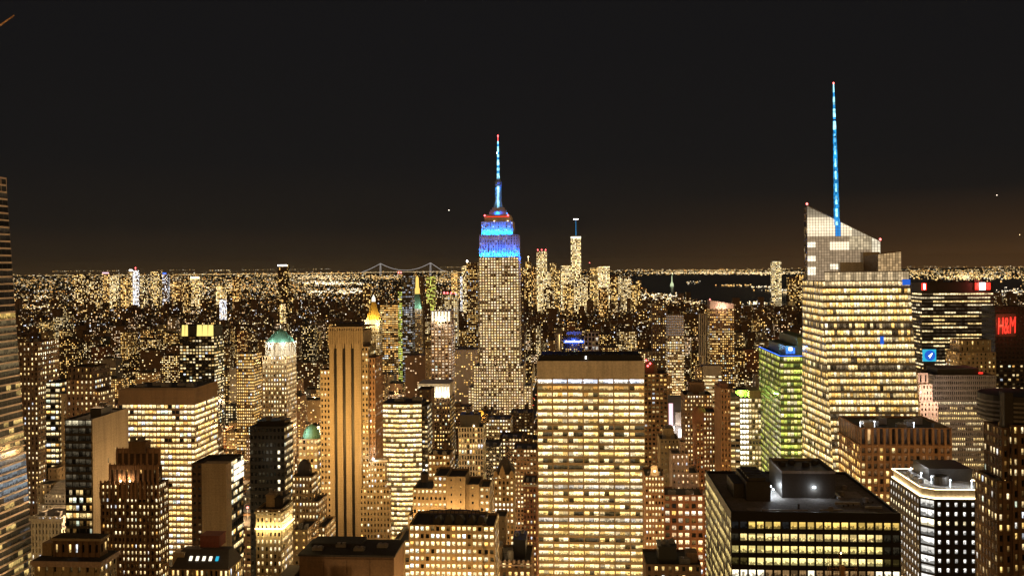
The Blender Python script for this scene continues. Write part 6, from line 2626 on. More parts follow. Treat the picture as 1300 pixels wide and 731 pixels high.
b = simple_box("spotlit_tower", "slim speckled tower with a bright lamp on its roof beside the blue-crowned skyscraper", 592, 606, 333, 2400, S("brown_brick", bay=4, fl=4.6, ww=.5, wh=.55, rec=.4, proud=.2, p=.55, pal='warm', s=(.4, 1.3)), d=24, short="the speckled lamp-topped tower", seed=129, n=80, finish=False)
m = MB()
m.lathe(2, 1, [(.8, b.z), (2.4, b.z + 2), (2.4, b.z + 4), (.8, b.z + 6)], 8)
b.part("roof_lamp", m, ["lamp_white"])
b.finish(80)
#@@FAR

# ------------------------------------------------------------------ FAR TOWERS (each one thing)
def far_tower(name, label, xl, xr, yt, Y, wall="far_wall", p=.6, pal='warm', s=1.0, d=40, top=None, group=None, cell=None, crown=0.0, seed=0):
    r = random.Random(seed * 7 + int(xl))
    ul, _ = uv(xl, yt)
    ur, vv = uv(xr, yt)
    w = Y * (ur - ul) / (ca + ur * sa)
    L = Vector((ul * Y, Y, 0))
    z = CAMZ + vv * Y
    m = MB()
    m.box(0, w, 0, d, 0, z)
    m.box(w * .2, w * .8, d * .2, d * .8, z, z + max(2, w * .08), 0)
    if crown:
        m.box(-.3, w + .3, -.3, d + .3, z - crown, z - crown * .1, 2)
    c = cell or max(3.8, Y / 1200 * 1.7)
    nx, nz = max(2, round(w / c)), max(3, round((z - crown) / c))
    zlo = max(0, CAMZ - 60 * Y / 1200 * 2)
    for face, L_ in (('F', w), ('R', d), ('L', d)):
        n = max(2, round(L_ / c))
        for i in range(n):
            for k in range(nz):
                if r.random() > p * (1 if face == 'F' else .6):
                    continue
                a0, a1 = (i + .18) * L_ / n, (i + .82) * L_ / n
                z0, z1 = (k + .25) * (z - crown) / nz, (k + .78) * (z - crown) / nz
                e = s * r.choice((.7, 1.2, 1.8, 2.6))
                col = mulc(r.choice(PAL[pal]), e)
                if face == 'F':
                    q = [(a0, -.25, z0), (a1, -.25, z0), (a1, -.25, z1), (a0, -.25, z1)]
                elif face == 'R':
                    q = [(w + .25, a0, z0), (w + .25, a1, z0), (w + .25, a1, z1), (w + .25, a0, z1)]
                else:
                    q = [(-.25, a1, z0), (-.25, a0, z0), (-.25, a0, z1), (-.25, a1, z1)]
                m.quad(q, 1, col)
    o = m.build(name, [wall, "dot", "glow_white"])
    o.location = L
    o.rotation_euler = (0, 0, -TH)
    tag(o, label, BL, group)
    for extra in (top or ()):
        kind, px, py = extra[:3]
        mm = MB()
        x = (uv(px, py)[0] * Y - L.x) / (ca + uv(px, py)[0] * sa)
        zt = CAMZ + uv(px, py)[1] * Y
        sc_l = Y / 1200
        if kind == 'mast':
            mm.bar((x, d / 2, z), (x, d / 2, zt), .45 * sc_l * .8, r2=.25 * sc_l, n=6)
            e = mm.build("mast", [extra[3]], o)
            b2 = MB()
            b2.lathe(x, d / 2, [(.3 * sc_l, zt), (.75 * sc_l, zt + .4 * sc_l), (.3 * sc_l, zt + .9 * sc_l)], 8)
            b2.build("beacon", [extra[4]], e)
        elif kind == 'lamp':
            mm.lathe(x, d / 2, [(.5 * sc_l, zt - .8 * sc_l), (.9 * sc_l, zt), (.4 * sc_l, zt + .7 * sc_l)], 8)
            mm.bar((x, d / 2, z), (x, d / 2, zt - .7 * sc_l), .15 * sc_l)
            mm.build("roof_lamp", [extra[3]], o)
        elif kind == 'bar':
            x2 = (uv(extra[3], py)[0] * Y - L.x) / (ca + uv(extra[3], py)[0] * sa)
            mm.box(x, x2, -.8, .2, zt - .8 * sc_l, zt + .8 * sc_l)
            mm.build("light_bar", [extra[4]], o)
        elif kind == 'cross':
            mm.box(x - 3.2 * sc_l, x + 3.2 * sc_l, d / 2 - 2, d / 2 + 2, zt - .5 * sc_l, zt + .4 * sc_l)
            mm.build("spire_ring", ["lamp_white"], o)
    Bld.FAR.append((xl, xr, yt, Y, label))
    return o


Bld.FAR = []
sk = "harbour-end skyline"
far_tower("skyscraper", "tallest far tower with a blue mast and bright top bands, the tip of the island", 724.5, 737.5, 300, 5900, "limestone", .78, 'white', 1.25, 60, [('mast', 731, 279, "led_blue", "beacon_red"), ('cross', 731, 278)], crown=12, seed=1)
far_tower("tower", "bright far tower with red lamps on its flat crown beside the tallest far tower", 681, 694, 319, 5600, "limestone", .85, 'white', 1.1, 50, [('lamp', 682.5, 317, "lamp_red"), ('lamp', 687.5, 317, "lamp_red"), ('lamp', 692.5, 317, "lamp_red")], seed=2)
far_tower("tower", "rounded-lamp far tower between the blue-crowned skyscraper and red-lamped bright tower", 667, 674, 332, 6000, "brown_brick", .5, 'warm', 1, 40, [('lamp', 670.5, 326, "lamp_warm")], seed=3)
FT = [
    (712, 726, 337, 5700, 'white', .9, 1.1, "bright yellow far tower against the tallest far tower"),
    (759, 774, 338, 5650, 'white', .95, 1.3, "square blazing pale far tower beyond the tallest one"),
    (738, 746, 352, 5750, 'white', .7, 1.0, "low yellow far tower at the foot of the tallest one"),
    (749, 759, 340, 6000, 'warm', .6, .9, "amber far tower beside the square blazing pale one"),
    (785, 801, 353, 5500, 'white', .85, .8, "wide yellow far block near the harbour edge"),
    (808, 814, 356, 5400, 'warm', .55, 1.0, "narrow far apartment tower nearest the dark harbour"),
    (698, 706, 334, 6100, 'warm', .55, .9, "speckled far tower between two bright ones"),
    (675, 681, 338, 5900, 'amber', .5, .8, "small amber far tower beside the red-lamped bright one"),
    (694.5, 699, 345, 5500, 'white', .7, .9, "low pale far tower next to the red-lamped bright one"),
    (706, 711, 342, 5800, 'warm', .5, .9, "thin dim far tower left of the bright yellow one"),
    (774, 784, 350, 5900, 'warm', .5, .9, "dim far block between blazing pale and wide yellow ones"),
    (729, 741, 358, 5300, 'white', .8, 1.0, "broad low far block below the tallest far tower"),
    (801, 808, 362, 5300, 'warm', .5, .9, "low far block next to the harbour apartment tower"),
    (661, 667, 340, 5800, 'warm', .5, .8, "far tower peeping out just behind the blue-crowned skyscraper"),
    (746, 750, 344, 6200, 'white', .3, .7, "thin dark far tower beside the amber far tower"),
    (715, 728, 362, 5000, 'warm', .5, .9, "mid-height far block before the bright yellow tower"),
    (690, 703, 366, 4800, 'white', .5, .9, "low bright far block before the speckled far tower"),
    (760, 772, 366, 4900, 'amber', .5, .9, "low amber far block before the square blazing tower"),
    (586, 592, 337, 5200, 'white', .7, 1.1, "small golden far tower left of the speckled lamp-topped tower"),
]
for i, (a, b_, t, Y, pal, p, s_, lab) in enumerate(FT):
    far_tower("tower", lab, a, b_, t, Y, "brown_brick" if i % 3 else "limestone", p, pal, s_, 45, [('mast', 748.5, 334, "dark_metal", "beacon_red")] if i == 14 else None, group=sk, seed=10 + i)
LT = [
    (163, 168, 345, 6500, 'white', .8, 1.1, "bright pale far tower, tallest of the eastern cluster", [('bar', 164, 343, 168, "lamp_white")]),
    (168.5, 173, 343, 6500, 'cool', .95, 1.5, "far tower with a blazing white front, eastern cluster", [('lamp', 170, 340, "lamp_red")]),
    (139, 147, 350, 6600, 'white', .9, 1.2, "white far tower just left of the tallest pair in the east", None),
    (129, 139, 347.5, 6700, 'warm', .5, 1.0, "dark far tower with a pale violet light bar on top", [('bar', 130, 346.5, 138, "billboard_pink")]),
    (94, 106, 348, 6800, 'yellow', .5, 1.0, "wide golden-speckled far block in the eastern cluster", None),
    (191, 202, 344.5, 6600, 'yellow', .7, 1.0, "golden far tower right of the blazing white front", None),
    (153, 162, 353, 6300, 'warm', .6, 1.0, "speckled far block between white far towers", None),
    (178, 184, 350, 6500, 'white', .6, 1.0, "pale far tower beside the golden far tower", None),
    (111, 126, 357, 6200, 'yellow', .6, .9, "low wide golden far block below the violet light bar", None),
    (206, 212, 349, 6800, 'cool', .5, 1.0, "far tower with a small blue light on top", [('bar', 206.5, 347, 211, "neon_blue")]),
    (241, 254, 353, 6400, 'yellow', .8, 1.1, "golden far block with a bright top edge, inland of the river", [('bar', 242, 352.5, 253, "lamp_warm")]),
    (274, 284, 363, 5800, 'yellow', .9, 1.2, "squat brilliant yellow far block beyond the yellow crown panels", None),
    (218, 230, 357, 6300, 'warm', .5, .9, "dim wide far block beside the golden-edged far block", None),
    (295, 303, 352, 6400, 'amber', .6, 1.0, "amber far tower before the dark river bend", None),
    (232, 239, 359, 6100, 'warm', .5, .9, "small dim far tower left of the golden-edged far block", None),
    (278.5, 283, 380, 4300, 'cool', 1.0, 1.4, "short far tower glowing cold white on one face", None),
    (355, 358.5, 386, 3900, 'yellow', .98, 1.3, "short tower with a glowing yellow front below the white-crowned slender tower", None),
    (461, 470, 360, 5600, 'warm', .5, .9, "dim far block behind the gold pyramid spire", None),
    (541, 552, 351, 5200, 'green', .6, .8, "far block with greenish lights beyond the slender clock tower", None),
    (573, 580, 346, 5400, 'amber', .8, 1.2, "far tower with an amber lit gable beyond the striped tower", None),
    (584, 587, 351, 5200, 'cool', .9, 1.2, "slim cold white far tower beside the amber gable", None),
]
for i, (a, b_, t, Y, pal, p, s_, lab, top) in enumerate(LT):
    far_tower("tower", lab, a, b_, t, Y, "brown_brick" if i % 3 else "pink_stone", p, pal, s_, 45, top, group="towers far across the plain", seed=40 + i)
far_tower("skyscraper", "slender dark far skyscraper with a white glowing crown, standing alone", 352.5, 364.5, 336, 4700, "dark_brown_brick", .28, 'warm', .8, 40, [('bar', 352.5, 337, 364.5, "lamp_white")], seed=70)
far_tower("skyscraper", "lone tower across the harbour with dark cap and bright white floors", 980, 992, 331.5, 6900, "dark_metal", .9, 'white', 1.0, 45, crown=0, seed=71)
for i, (a, b_, t, Y, lab) in enumerate(((1000, 1010, 352, 7000, "low speckled tower beyond the pier, right of the lone harbour tower"), (1011, 1020, 349, 7100, "pale speckled tower beyond the pier, against the faceted glass tower"))):
    far_tower("tower", lab, a, b_, t, Y, "brown_brick", .45, 'warm', .8, 45, group="towers across the harbour", seed=75 + i)
# --- suspension bridge far away
BYD = 22000


def W3(px, py, Y=BYD):
    return world(px, py, Y)


br = empty("suspension_bridge", W3(515, 347) * 1.0, 0)
br.location.z = 0
tag(br, "faraway suspension bridge with two lit towers and drooping cables on the horizon", "bridge")
O = br.location
rel = lambda p: (p.x - O.x, p.y - O.y, p.z)
deckL, deckR = W3(455, 346.0), W3(568, 344.5)
sag = 0
wall_mat("bridge_steel", (0.55, 0.50, 0.45), var=.05)
emit_mat("bridge_glow", (0.80, 0.74, 0.70), 0.42, 'NONE')  # lighting of towers and cables put into their own emission
emit_mat("deck_lamp", (1.0, 0.74, 0.40), 0.55, 'NONE')
m = MB()
m.bar(rel(deckL), rel(deckR), 7)
br_d = m.build("deck", ["deck_lamp"], br)
towers = []
for px, pt_ in ((483, 334.4), (546.5, 333.6)):
    m = MB()
    b0, t0 = W3(px, 350), W3(px, pt_)
    for dx in (-14, 14):
        m.bar(rel(b0 + Vector((dx, 0, 0))), rel(t0 + Vector((dx * .7, 0, 0))), 7)
    m.bar(rel(t0 + Vector((-12, 0, -4))), rel(t0 + Vector((12, 0, -4))), 7)
    m.bar(rel(t0 + Vector((-12, 0, -90))), rel(t0 + Vector((12, 0, -90))), 6)
    m.build("bridge_tower", ["bridge_glow"], br)
    towers.append(t0)
for oy in (0, 30):
    m = MB()
    a, b_ = towers
    pts = []
    for k in range(25):
        t = k / 24
        p = a.lerp(b_, t)
        p.z -= (4 * t * (1 - t)) * (9.0 * BYD / 1200)
        pts.append(p + Vector((0, oy, 0)))
    left = [W3(459, 345.8) + Vector((0, oy, 0))]
    for k in range(1, 9):
        p = left[0].lerp(a, k / 8)
        p.z -= (4 * (k / 8) * (1 - k / 8)) * 12
        left.append(p + Vector((0, oy if k == 8 else 0, 0)))
    right = [b_ + Vector((0, oy, 0)), W3(553, 338) + Vector((0, oy, 0)), W3(561, 343.3) + Vector((0, oy, 0)), W3(566, 344.6) + Vector((0, oy, 0))]
    for seq in (left[:-1] + pts, right):
        for p, q in zip(seq, seq[1:]):
            m.bar(rel(p), rel(q), 7.5)
    m.build("cable", ["bridge_glow"], br)

# --- statue on an island in the harbour
SY = 12500
zs0 = 0.0
sp0 = world(853, 356, SY)
stt = empty("island_statue", (sp0.x, SY, 0))
tag(stt, "small floodlit greenish statue with raised arm on a dark harbour island", "statue")
k_ = SY / 1200
ztop = CAMZ + uv(853, 347.5)[1] * SY
zbase = CAMZ + uv(853, 357)[1] * SY
hS = ztop - zbase
emit_mat("statue_flood_glow", (.75, .88, .52), .75, 'NONE')  # floodlighting put into the emission of figure and pedestal
m = MB()
m.lathe(0, 0, [(7 * k_, .0), (6.6 * k_, .5), (6.4 * k_, 1.5)], 14)
m.build("island", ["asphalt"], stt)
m = MB()
m.lathe(0, 0, [(2.2 * k_, 1.5), (2.0 * k_, zbase * .6), (1.1 * k_, zbase * .62), (.8 * k_, zbase)], 8)
m.build("pedestal", ["statue_flood_glow"], stt)
m = MB()
m.lathe(0, 0, [(.62 * k_, zbase), (.55 * k_, zbase + hS * .3), (.42 * k_, zbase + hS * .62), (.2 * k_, zbase + hS * .68), (.22 * k_, zbase + hS * .74), (.1 * k_, zbase + hS * .8)], 10)
m.bar((.25 * k_, 0, zbase + hS * .6), (.7 * k_, 0, zbase + hS * .95), .16 * k_)
m.build("figure", ["statue_flood_glow"], stt)
m = MB()
m.lathe(.72 * k_, 0, [(.1 * k_, zbase + hS * .95), (.3 * k_, zbase + hS * .98), (.1 * k_, zbase + hS * 1.08)], 8)
m.build("torch", ["lamp_warm"], stt)

# --- aircraft lights in the sky
for px, py, Y, mat, lab in ((570, 267, 7000, "lamp_white", "tiny aircraft with a white light left of the blue mast"), (1265, 248, 6500, "lamp_white", "tiny aircraft with a bright light right of the glass tower's mast"), (1294, 298, 8500, "lamp_warm", "tiny dim aircraft low in the orange glow at the frame edge")):
    p = world(px, py, Y)
    ar = empty("aircraft", p)
    tag(ar, lab, "aircraft")
    m = MB()
    m.lathe(0, 0, [(.3, -16), (1.6, -13), (1.8, 8), (.4, 18)], 10)
    m.hexa([(-15, -.3, -3), (15, -.3, -3), (15, .3, -3), (-15, .3, -3)], [(-3, -.3, 4), (3, -.3, 4), (3, .3, 4), (-3, .3, 4)])
    e = m.build("fuselage", ["grey_metal"], ar)
    e.rotation_euler = (R(90), 0, R(30))
    m = MB()
    r_ = .55 * Y / 1200 * (1 if mat == "lamp_white" else .7)
    m.lathe(0, -6, [(.2 * r_, -r_), (r_, 0), (.2 * r_, r_)], 8)
    m.build("nav_light", [mat], ar)
#@@CITY

# ------------------------------------------------------------------ THE REST OF THE CITY, on the same street grid
HEROES = list(Bld.ALL)
NO_GUARD = {"construction_hoist", "tower_crane", "round_sign"}


def hero_rects():
    out = []
    for b in HEROES:
        if b.name in NO_GUARD:
            continue
        x0 = to_px(b.pt(0, 0, 150))[0]
        x1 = to_px(b.pt(b.w, 0, 150))[0]
        yt = to_px(b.pt(b.w / 2, 0, b.h))[1]
        yb = to_px(b.pt(b.w / 2, 0, 0))[1]
        Y = b.L.y
        vis = {"blue_crowned_skyscraper": 524, "faceted": 600}.get(b.name)
        if vis is None:
            low = min(yb, 731)
            vis = yt + (low - yt) * (0.80 if Y < 900 else 0.62 if Y < 1300 else .5)
            if yb > 731 and Y < 640:
                vis = 731
        out.append((x0, x1, Y, vis, b))
    return out


HR = hero_rects()
FOOT = [(b.A - 10, b.A + b.w + 10, b.B - 14, b.B + b.d + 8) for b in HEROES if b.name not in ("tower_crane", "round_sign")]


def blocked(a0, a1, b0, b1):
    for p in FOOT:
        if a0 < p[1] and a1 > p[0] and b0 < p[3] and b1 > p[2]:
            return True
    return False


cr_ = random.Random(77)
lots = []
for i in range(-8, 9):
    for j in range(5, 36):
        a_s, b_s = A0 + i * AV + AVW / 2 + 4, B0 + j * ST_ + STW / 2 + 3
        a_e, b_e = A0 + (i + 1) * AV - AVW / 2 - 4, B0 + (j + 1) * ST_ - STW / 2 - 3
        for row in (0, 1):
            b0 = b_s + row * (b_e - b_s) / 2
            dd = (b_e - b_s) / 2 - 1.0
            a = a_s
            while a < a_e - 12:
                w_ = cr_.uniform(16, 44)
                if a + w_ > a_e - 10:
                    w_ = a_e - a
                c = AX * (a + w_ / 2) + BX * b0
                if c.y > 455 and abs(c.x / c.y) < .575:
                    lots.append((a, b0, w_ - .8, dd, c))
                a += w_
cand = []
for (a, b0, w_, dd, c) in lots:
    if blocked(a, a + w_, b0, b0 + dd):
        continue
    Y = c.y
    r = cr_.random()
    base = 68 if Y < 1000 else 46 if Y < 1500 else 34
    h = base * (.55 + r * .9) + (cr_.random() < .16) * cr_.uniform(10, 75)
    px0, _ = to_px(AX * a + BX * b0 + Vector((0, 0, 100)))
    px1, _ = to_px(AX * (a + w_) + BX * b0 + Vector((0, 0, 100)))
    # lower the block where the photograph sees past it
    lim = 0
    for (x0, x1, hy, vis, b) in HR:
        if hy > Y and px0 < x1 - 1 and px1 > x0 + 1:
            lim = max(lim, vis)
    if lim:
        hmax = CAMZ - (lim - HY) / F * Y
        if hmax < 9:
            continue
        h = min(h, hmax)
    cand.append([Y, a, b0, w_, dd, h, px0, px1])
cand.sort()
# visible size of every candidate: a coarse picture buffer filled from near to far
GW, GH = 325, 183
buf = np.zeros((GH, GW), bool)
events = [(c[0], 'c', k) for k, c in enumerate(cand)] + [(hr_[2], 'h', k) for k, hr_ in enumerate(HR)]
events.sort(key=lambda t: t[0])
visib = [0] * len(cand)


def span(x0, x1, y0, y1):
    return max(0, int(x0 / 4)), min(GW, int(math.ceil(x1 / 4))), max(0, int(y0 / 4)), min(GH, int(math.ceil(y1 / 4)))


for Y, t, k in events:
    if t == 'c':
        c = cand[k]
        back = AX * (c[1] + c[3] / 2) + BX * (c[2] + c[4])
        yt = to_px(Vector((back.x, back.y, c[5])))[1]
        X0, X1, Y0, Y1 = span(c[6], c[7], yt, 731)
        if X1 > X0 and Y1 > Y0:
            sub = buf[Y0:Y1, X0:X1]
            visib[k] = int((~sub).sum())
            sub[:] = True
    else:
        x0, x1, hy, vis, b = HR[k]
        yt = to_px(b.pt(b.w / 2, 0, b.h))[1]
        X0, X1, Y0, Y1 = span(x0 + 1, x1 - 1, yt, 731)
        if X1 > X0 and Y1 > Y0:
            buf[Y0:Y1, X0:X1] = True
order = sorted((k for k in range(len(cand)) if visib[k] > 1), key=lambda k: -visib[k])
chosen = set(order[:215])

COLW = [("brown_brick", "brown"), ("dark_brown_brick", "dark brown"), ("buff_brick", "buff"), ("red_brick", "reddish"), ("tan_stone", "tan"), ("grey_concrete", "grey"), ("limestone", "pale"), ("dark_metal", "black")]
USED = {}
GROUPS = "mid-height blocks filling the streets between the towers"


def filler_label(c, wname, plit, h, px0, px1, pal):
    Y = c[0]
    cx_ = (px0 + px1) / 2
    front = AX * (c[1] + c[3] / 2) + BX * c[2]
    yt = to_px(Vector((front.x, front.y, h)))[1]
    best = None
    for (x0, x1, hy, vis, b) in HR:
        if not b.short:
            continue
        hyt = to_px(b.pt(b.w / 2, 0, b.h))[1]
        dx = 0 if x0 <= cx_ <= x1 else min(abs(cx_ - x0), abs(cx_ - x1))
        dd_ = dx + .35 * abs(hyt - yt) + .02 * abs(hy - Y)
        rel_ = ("behind" if hy < Y else "in front of") if dx == 0 else ("left of" if cx_ < x0 else "right of")
        if best is None or dd_ < best[0]:
            best = (dd_, rel_, b.short, dx)
    size = "narrow" if c[3] < 22 else "wide" if c[3] > 36 else "mid-width"
    tall = "tall" if h > 75 else "low" if h < 36 else "mid-rise"
    litw = {'warm': "amber", 'white': "pale", 'yellow': "yellow", 'peach': "peach", 'amber': "orange"}[pal]
    amount = "sparse" if plit < .3 else "scattered" if plit < .5 else "many"
    far_ = "" if best[3] < 25 else "some way "
    opts = [f"{size} {tall} {wname} block with {amount} {litw} windows, {far_}{best[1]} {best[2]}"]
    kinds_ = ["flat-roofed", "boxy", "plain", "squarish"]
    lab = opts[0]
    if len(lab.split()) > 16:
        lab = f"{size} {wname} block with {amount} {litw} windows, {best[1]} {best[2]}"
    return lab


def set_label(o, lab, extra):
    base = lab
    if lab in USED:
        for e_ in extra:
            l2 = lab.replace(" block", " " + e_ + " block", 1)
            if l2 not in USED and len(l2.split()) <= 16:
                lab = l2
                break
    USED[lab] = USED.get(lab, 0) + 1
    o["label"] = lab
    o["category"] = BL
    o["group"] = GROUPS


def flush_block(m, w, d, h, cell, p, pal, s, r, mats=(0, 1), ox=0.0, oy=0.0, oz=0.0, faces="FRL", wr=.55):
    """Wall box with window panes set 5 cm proud (too far off for reveals to show)."""
    m.box(ox, ox + w, oy, oy + d, oz, oz + h, mats[0])
    nz = max(1, round(h / cell))
    for face, L_ in (('F', w), ('R', d), ('L', d)):
        n = max(1, round(L_ / cell))
        pf = p * (1 if face == 'F' else .7)
        for i in range(n):
            for k in range(nz):
                if r.random() > pf:
                    continue
                a0, a1 = (i + .5 - wr / 2) * L_ / n, (i + .5 + wr / 2) * L_ / n
                z0, z1 = oz + (k + .25) * h / nz, oz + (k + .80) * h / nz
                e = s * r.choice((.3, .55, .8, 1.2))
                col = mulc(r.choice(PAL[pal]), e)
                if face == 'F':
                    q = [(ox + a0, oy - .05, z0), (ox + a1, oy - .05, z0), (ox + a1, oy - .05, z1), (ox + a0, oy - .05, z1)]
                elif face == 'R':
                    q = [(ox + w + .05, oy + a0, z0), (ox + w + .05, oy + a1, z0), (ox + w + .05, oy + a1, z1), (ox + w + .05, oy + a0, z1)]
                else:
                    q = [(ox - .05, oy + a1, z0), (ox - .05, oy + a0, z0), (ox - .05, oy + a0, z1), (ox - .05, oy + a1, z1)]
                m.quad(q, mats[1], col, (r.randint(0, 99), r.randint(0, 99)))


rest_idx = []
for k in range(len(cand)):
    c = cand[k]
    Y, a, b0, w_, dd, h, px0, px1 = c
    if k not in chosen:
        rest_idx.append(k)
        continue
    r = random.Random(1000 + k)
    wi = r.choices(range(8), weights=(26, 18, 16, 10, 10, 7, 5, 8))[0]
    wall, wname = COLW[wi]
    plit = r.choice((.15, .26, .36, .46, .58, .74))
    pal = r.choice(('warm', 'white', 'white', 'yellow', 'peach', 'amber', 'warm'))
    lab = filler_label(c, wname, plit, h, px0, px1, pal)
    extra = ["flat-roofed", "plain", "boxy", "stepped-roof", "square-cornered"]
    if Y < 1150 and visib[k] > 8:
        b = Bld("city_block", None, None, 0, 0, 0, city=(a, b0, w_, dd), seed=k)
        b.show = 'FLR'
        stf = S(wall, bay=r.uniform(2.2, 3.6), fl=r.uniform(3.3, 3.9), ww=r.uniform(.4, .7), wh=r.uniform(.42, .6), rec=.4, proud=.2, p=plit, fv=.15, pal=pal, s=(.35, 1.2))
        if h > 40 and r.random() < .6:
            hs = h * r.uniform(.6, .85)
            b.block(0, w_, 0, dd, 0, hs, stf)
            i1 = w_ * r.uniform(.06, .16)
            b.block(i1, w_ - i1, 2.5, dd - 2, hs - 1, h, stf)
            top = h
            xa_, xb4 = i1, w_ - i1
        else:
            b.block(0, w_, 0, dd, 0, h, stf)
            top, xa_, xb4 = h, 0, w_
        if r.random() < .7:
            b.penthouse(xa_ + (xb4 - xa_) * .15, xa_ + (xb4 - xa_) * r.uniform(.4, .7), dd * .3, dd * .75, top - 1, top + r.uniform(2, 5), r.choice(("brown_brick", "buff_brick", "dark_metal", "grey_concrete")), 1)
        if r.random() < .6:
            b.water_tank(xa_ + (xb4 - xa_) * .8, dd * .5, top - 1, 1.9, 3.6)
        if r.random() < .6:
            b.air_unit(xa_ + 1.5, 3, top - 1, 3.5, 2.5, 1.6)
        if r.random() < .12:
            antenna(b, (xa_ + xb4) / 2, dd * .6, top - 1, r.uniform(6, 12), .15)
        set_label(b.root, lab, extra)
        b.finish(24, r.choice(("roof_tar", "roof_gravel")))
    else:
        m = MB()
        flush_block(m, w_, dd, h, max(3.4, Y / 1200 * 1.9), plit, pal, 1.25, r)
        m.box(w_ * .2, w_ * .55, dd * .3, dd * .7, h, h + r.uniform(2, 5), 2)
        if r.random() < .5:
            m.lathe(w_ * .75, dd * .5, [(1.9, h), (1.9, h + 5), (.1, h + 7)], 8, 2)
        o = m.build("city_block", [wall, "pane", "dark_metal"])
        o.location = AX * a + BX * b0
        o.rotation_euler = (0, 0, -TH)
        set_label(o, lab, extra)

# everything of that kind which shows smaller: one mass
m = MB()
r = random.Random(5)


def place(m, start, loc):
    for i in range(start, len(m.v)):
        x, y, z = m.v[i]
        p = loc + AX * x + BX * y
        m.v[i] = (p.x, p.y, z)


for k in rest_idx:
    Y, a, b0, w_, dd, h, px0, px1 = cand[k]
    s0_ = len(m.v)
    flush_block(m, w_, dd, h, max(3.4, Y / 1200 * 2.0), r.choice((.16, .26, .36, .48, .62)), r.choice(('warm', 'white', 'yellow', 'white')), 1.7, r, mats=(r.choice((0, 2, 3)), 1))
    m.box(w_ * .25, w_ * .6, dd * .3, dd * .7, h, h + r.uniform(2, 5), 3)
    place(m, s0_, AX * a + BX * b0)
o = m.build("city_buildings", ["far_wall", "dot", "brown_brick", "dark_brown_brick"])
tag(o, "mass of small dark city blocks with scattered window lights", "buildings", kind="stuff")

# the far plain: blocks beyond the counted ones
m = MB()
seen = set()
nfar = 0
r = random.Random(9)
while nfar < 5200:
    s_ = r.uniform(1 / 13000, 1 / 2700) if r.random() < .8 else r.uniform(1 / 2900, 1 / 2550)
    Y = 1 / s_
    u = r.uniform(-.57, .57)
    x = u * Y
    a, b0 = round((x * ca - Y * sa) / 46), round((x * sa + Y * ca) / 46)
    if (a, b0) in seen or Y < 2560:
        continue
    if in_water(x, Y) or in_water(x, Y - 80):
        continue
    seen.add((a, b0))
    nfar += 1
    w_, dd = r.uniform(16, 42), r.uniform(18, 40)
    h = r.uniform(10, 30) + (r.random() < .12) * r.uniform(10, 55)
    if Y > 7000:
        h = min(h, 40)
    s0_ = len(m.v)
    cell = max(3.8, Y / 1200 * 1.9)
    flush_block(m, w_, dd, h, cell, r.choice((.015, .03, .05, .09, .16, .3)), r.choice(('warm', 'white', 'yellow', 'warm', 'peach', 'cool')), 2.0, r, mats=(r.choice((0, 0, 2, 3)), 1), faces='F', wr=.5)
    place(m, s0_, AX * a * 46 + BX * b0 * 46)
o = m.build("distant_city", ["far_wall", "dot", "brown_brick", "dark_brown_brick"])
tag(o, "far plain of low blocks sparkling with lights out to the horizon", "buildings", kind="stuff")


# ------------------------------------------------------------------ lamps of the streets, yards and shores
def light_mass(name, items, label):
    """items: (x, y, z, half width, half height, rgb): small glowing boxes as one mesh."""
    n = len(items)
    A_ = np.array([[t[0], t[1], t[2]] for t in items], np.float64)
    hw_ = np.array([t[3] for t in items])
    hh_ = np.array([t[4] for t in items])
    C_ = np.array([t[5] for t in items], np.float32)
    corners = np.array([(-1, -.4, -1), (1, -.4, -1), (1, .4, -1), (-1, .4, -1), (-1, -.4, 1), (1, -.4, 1), (1, .4, 1), (-1, .4, 1)])
    V = np.zeros((n, 8, 3))
    V[:, :, 0] = A_[:, None, 0] + corners[None, :, 0] * hw_[:, None]
    V[:, :, 1] = A_[:, None, 1] + corners[None, :, 1] * hw_[:, None]
    V[:, :, 2] = A_[:, None, 2] + corners[None, :, 2] * hh_[:, None]
    fq = np.array([(0, 1, 5, 4), (1, 2, 6, 5), (3, 0, 4, 7), (4, 5, 6, 7)])
    Fq = (fq[None] + (np.arange(n) * 8)[:, None, None]).reshape(-1, 4)
    me = bpy.data.meshes.new(name)
    me.vertices.add(n * 8)
    me.vertices.foreach_set("co", V.reshape(-1))
    nf = len(Fq)
    me.loops.add(nf * 4)
    me.polygons.add(nf)
    me.polygons.foreach_set("loop_start", np.arange(nf, dtype=np.int32) * 4)
    me.loops.foreach_set("vertex_index", Fq.reshape(-1).astype(np.int32))
    me.update(calc_edges=True)
    col = np.ones((n, 16, 4), np.float32)
    col[:, :, :3] = C_[:, None, :]
    at = me.attributes.new("lit", 'FLOAT_COLOR', 'CORNER')
    at.data.foreach_set("color", col.reshape(-1))
    me.materials.append(MATS["dot"])
    o = bpy.data.objects.new(name, me)
    COL.objects.link(o)
    return tag(o, label, "lights", kind="stuff")


LC = [(1, .66, .25), (1, .55, .16), (1, .74, .38), (1, .85, .60), (1, .63, .22), (1, .44, .10), (.95, .95, 1)]
r = random.Random(21)
items = []


def lamp(x, y, z, size, e, col, wide=1.0):
    k = y / 1200 * size
    items.append((x, y, z, k * wide * .5, k * .5, mulc(col, e)))


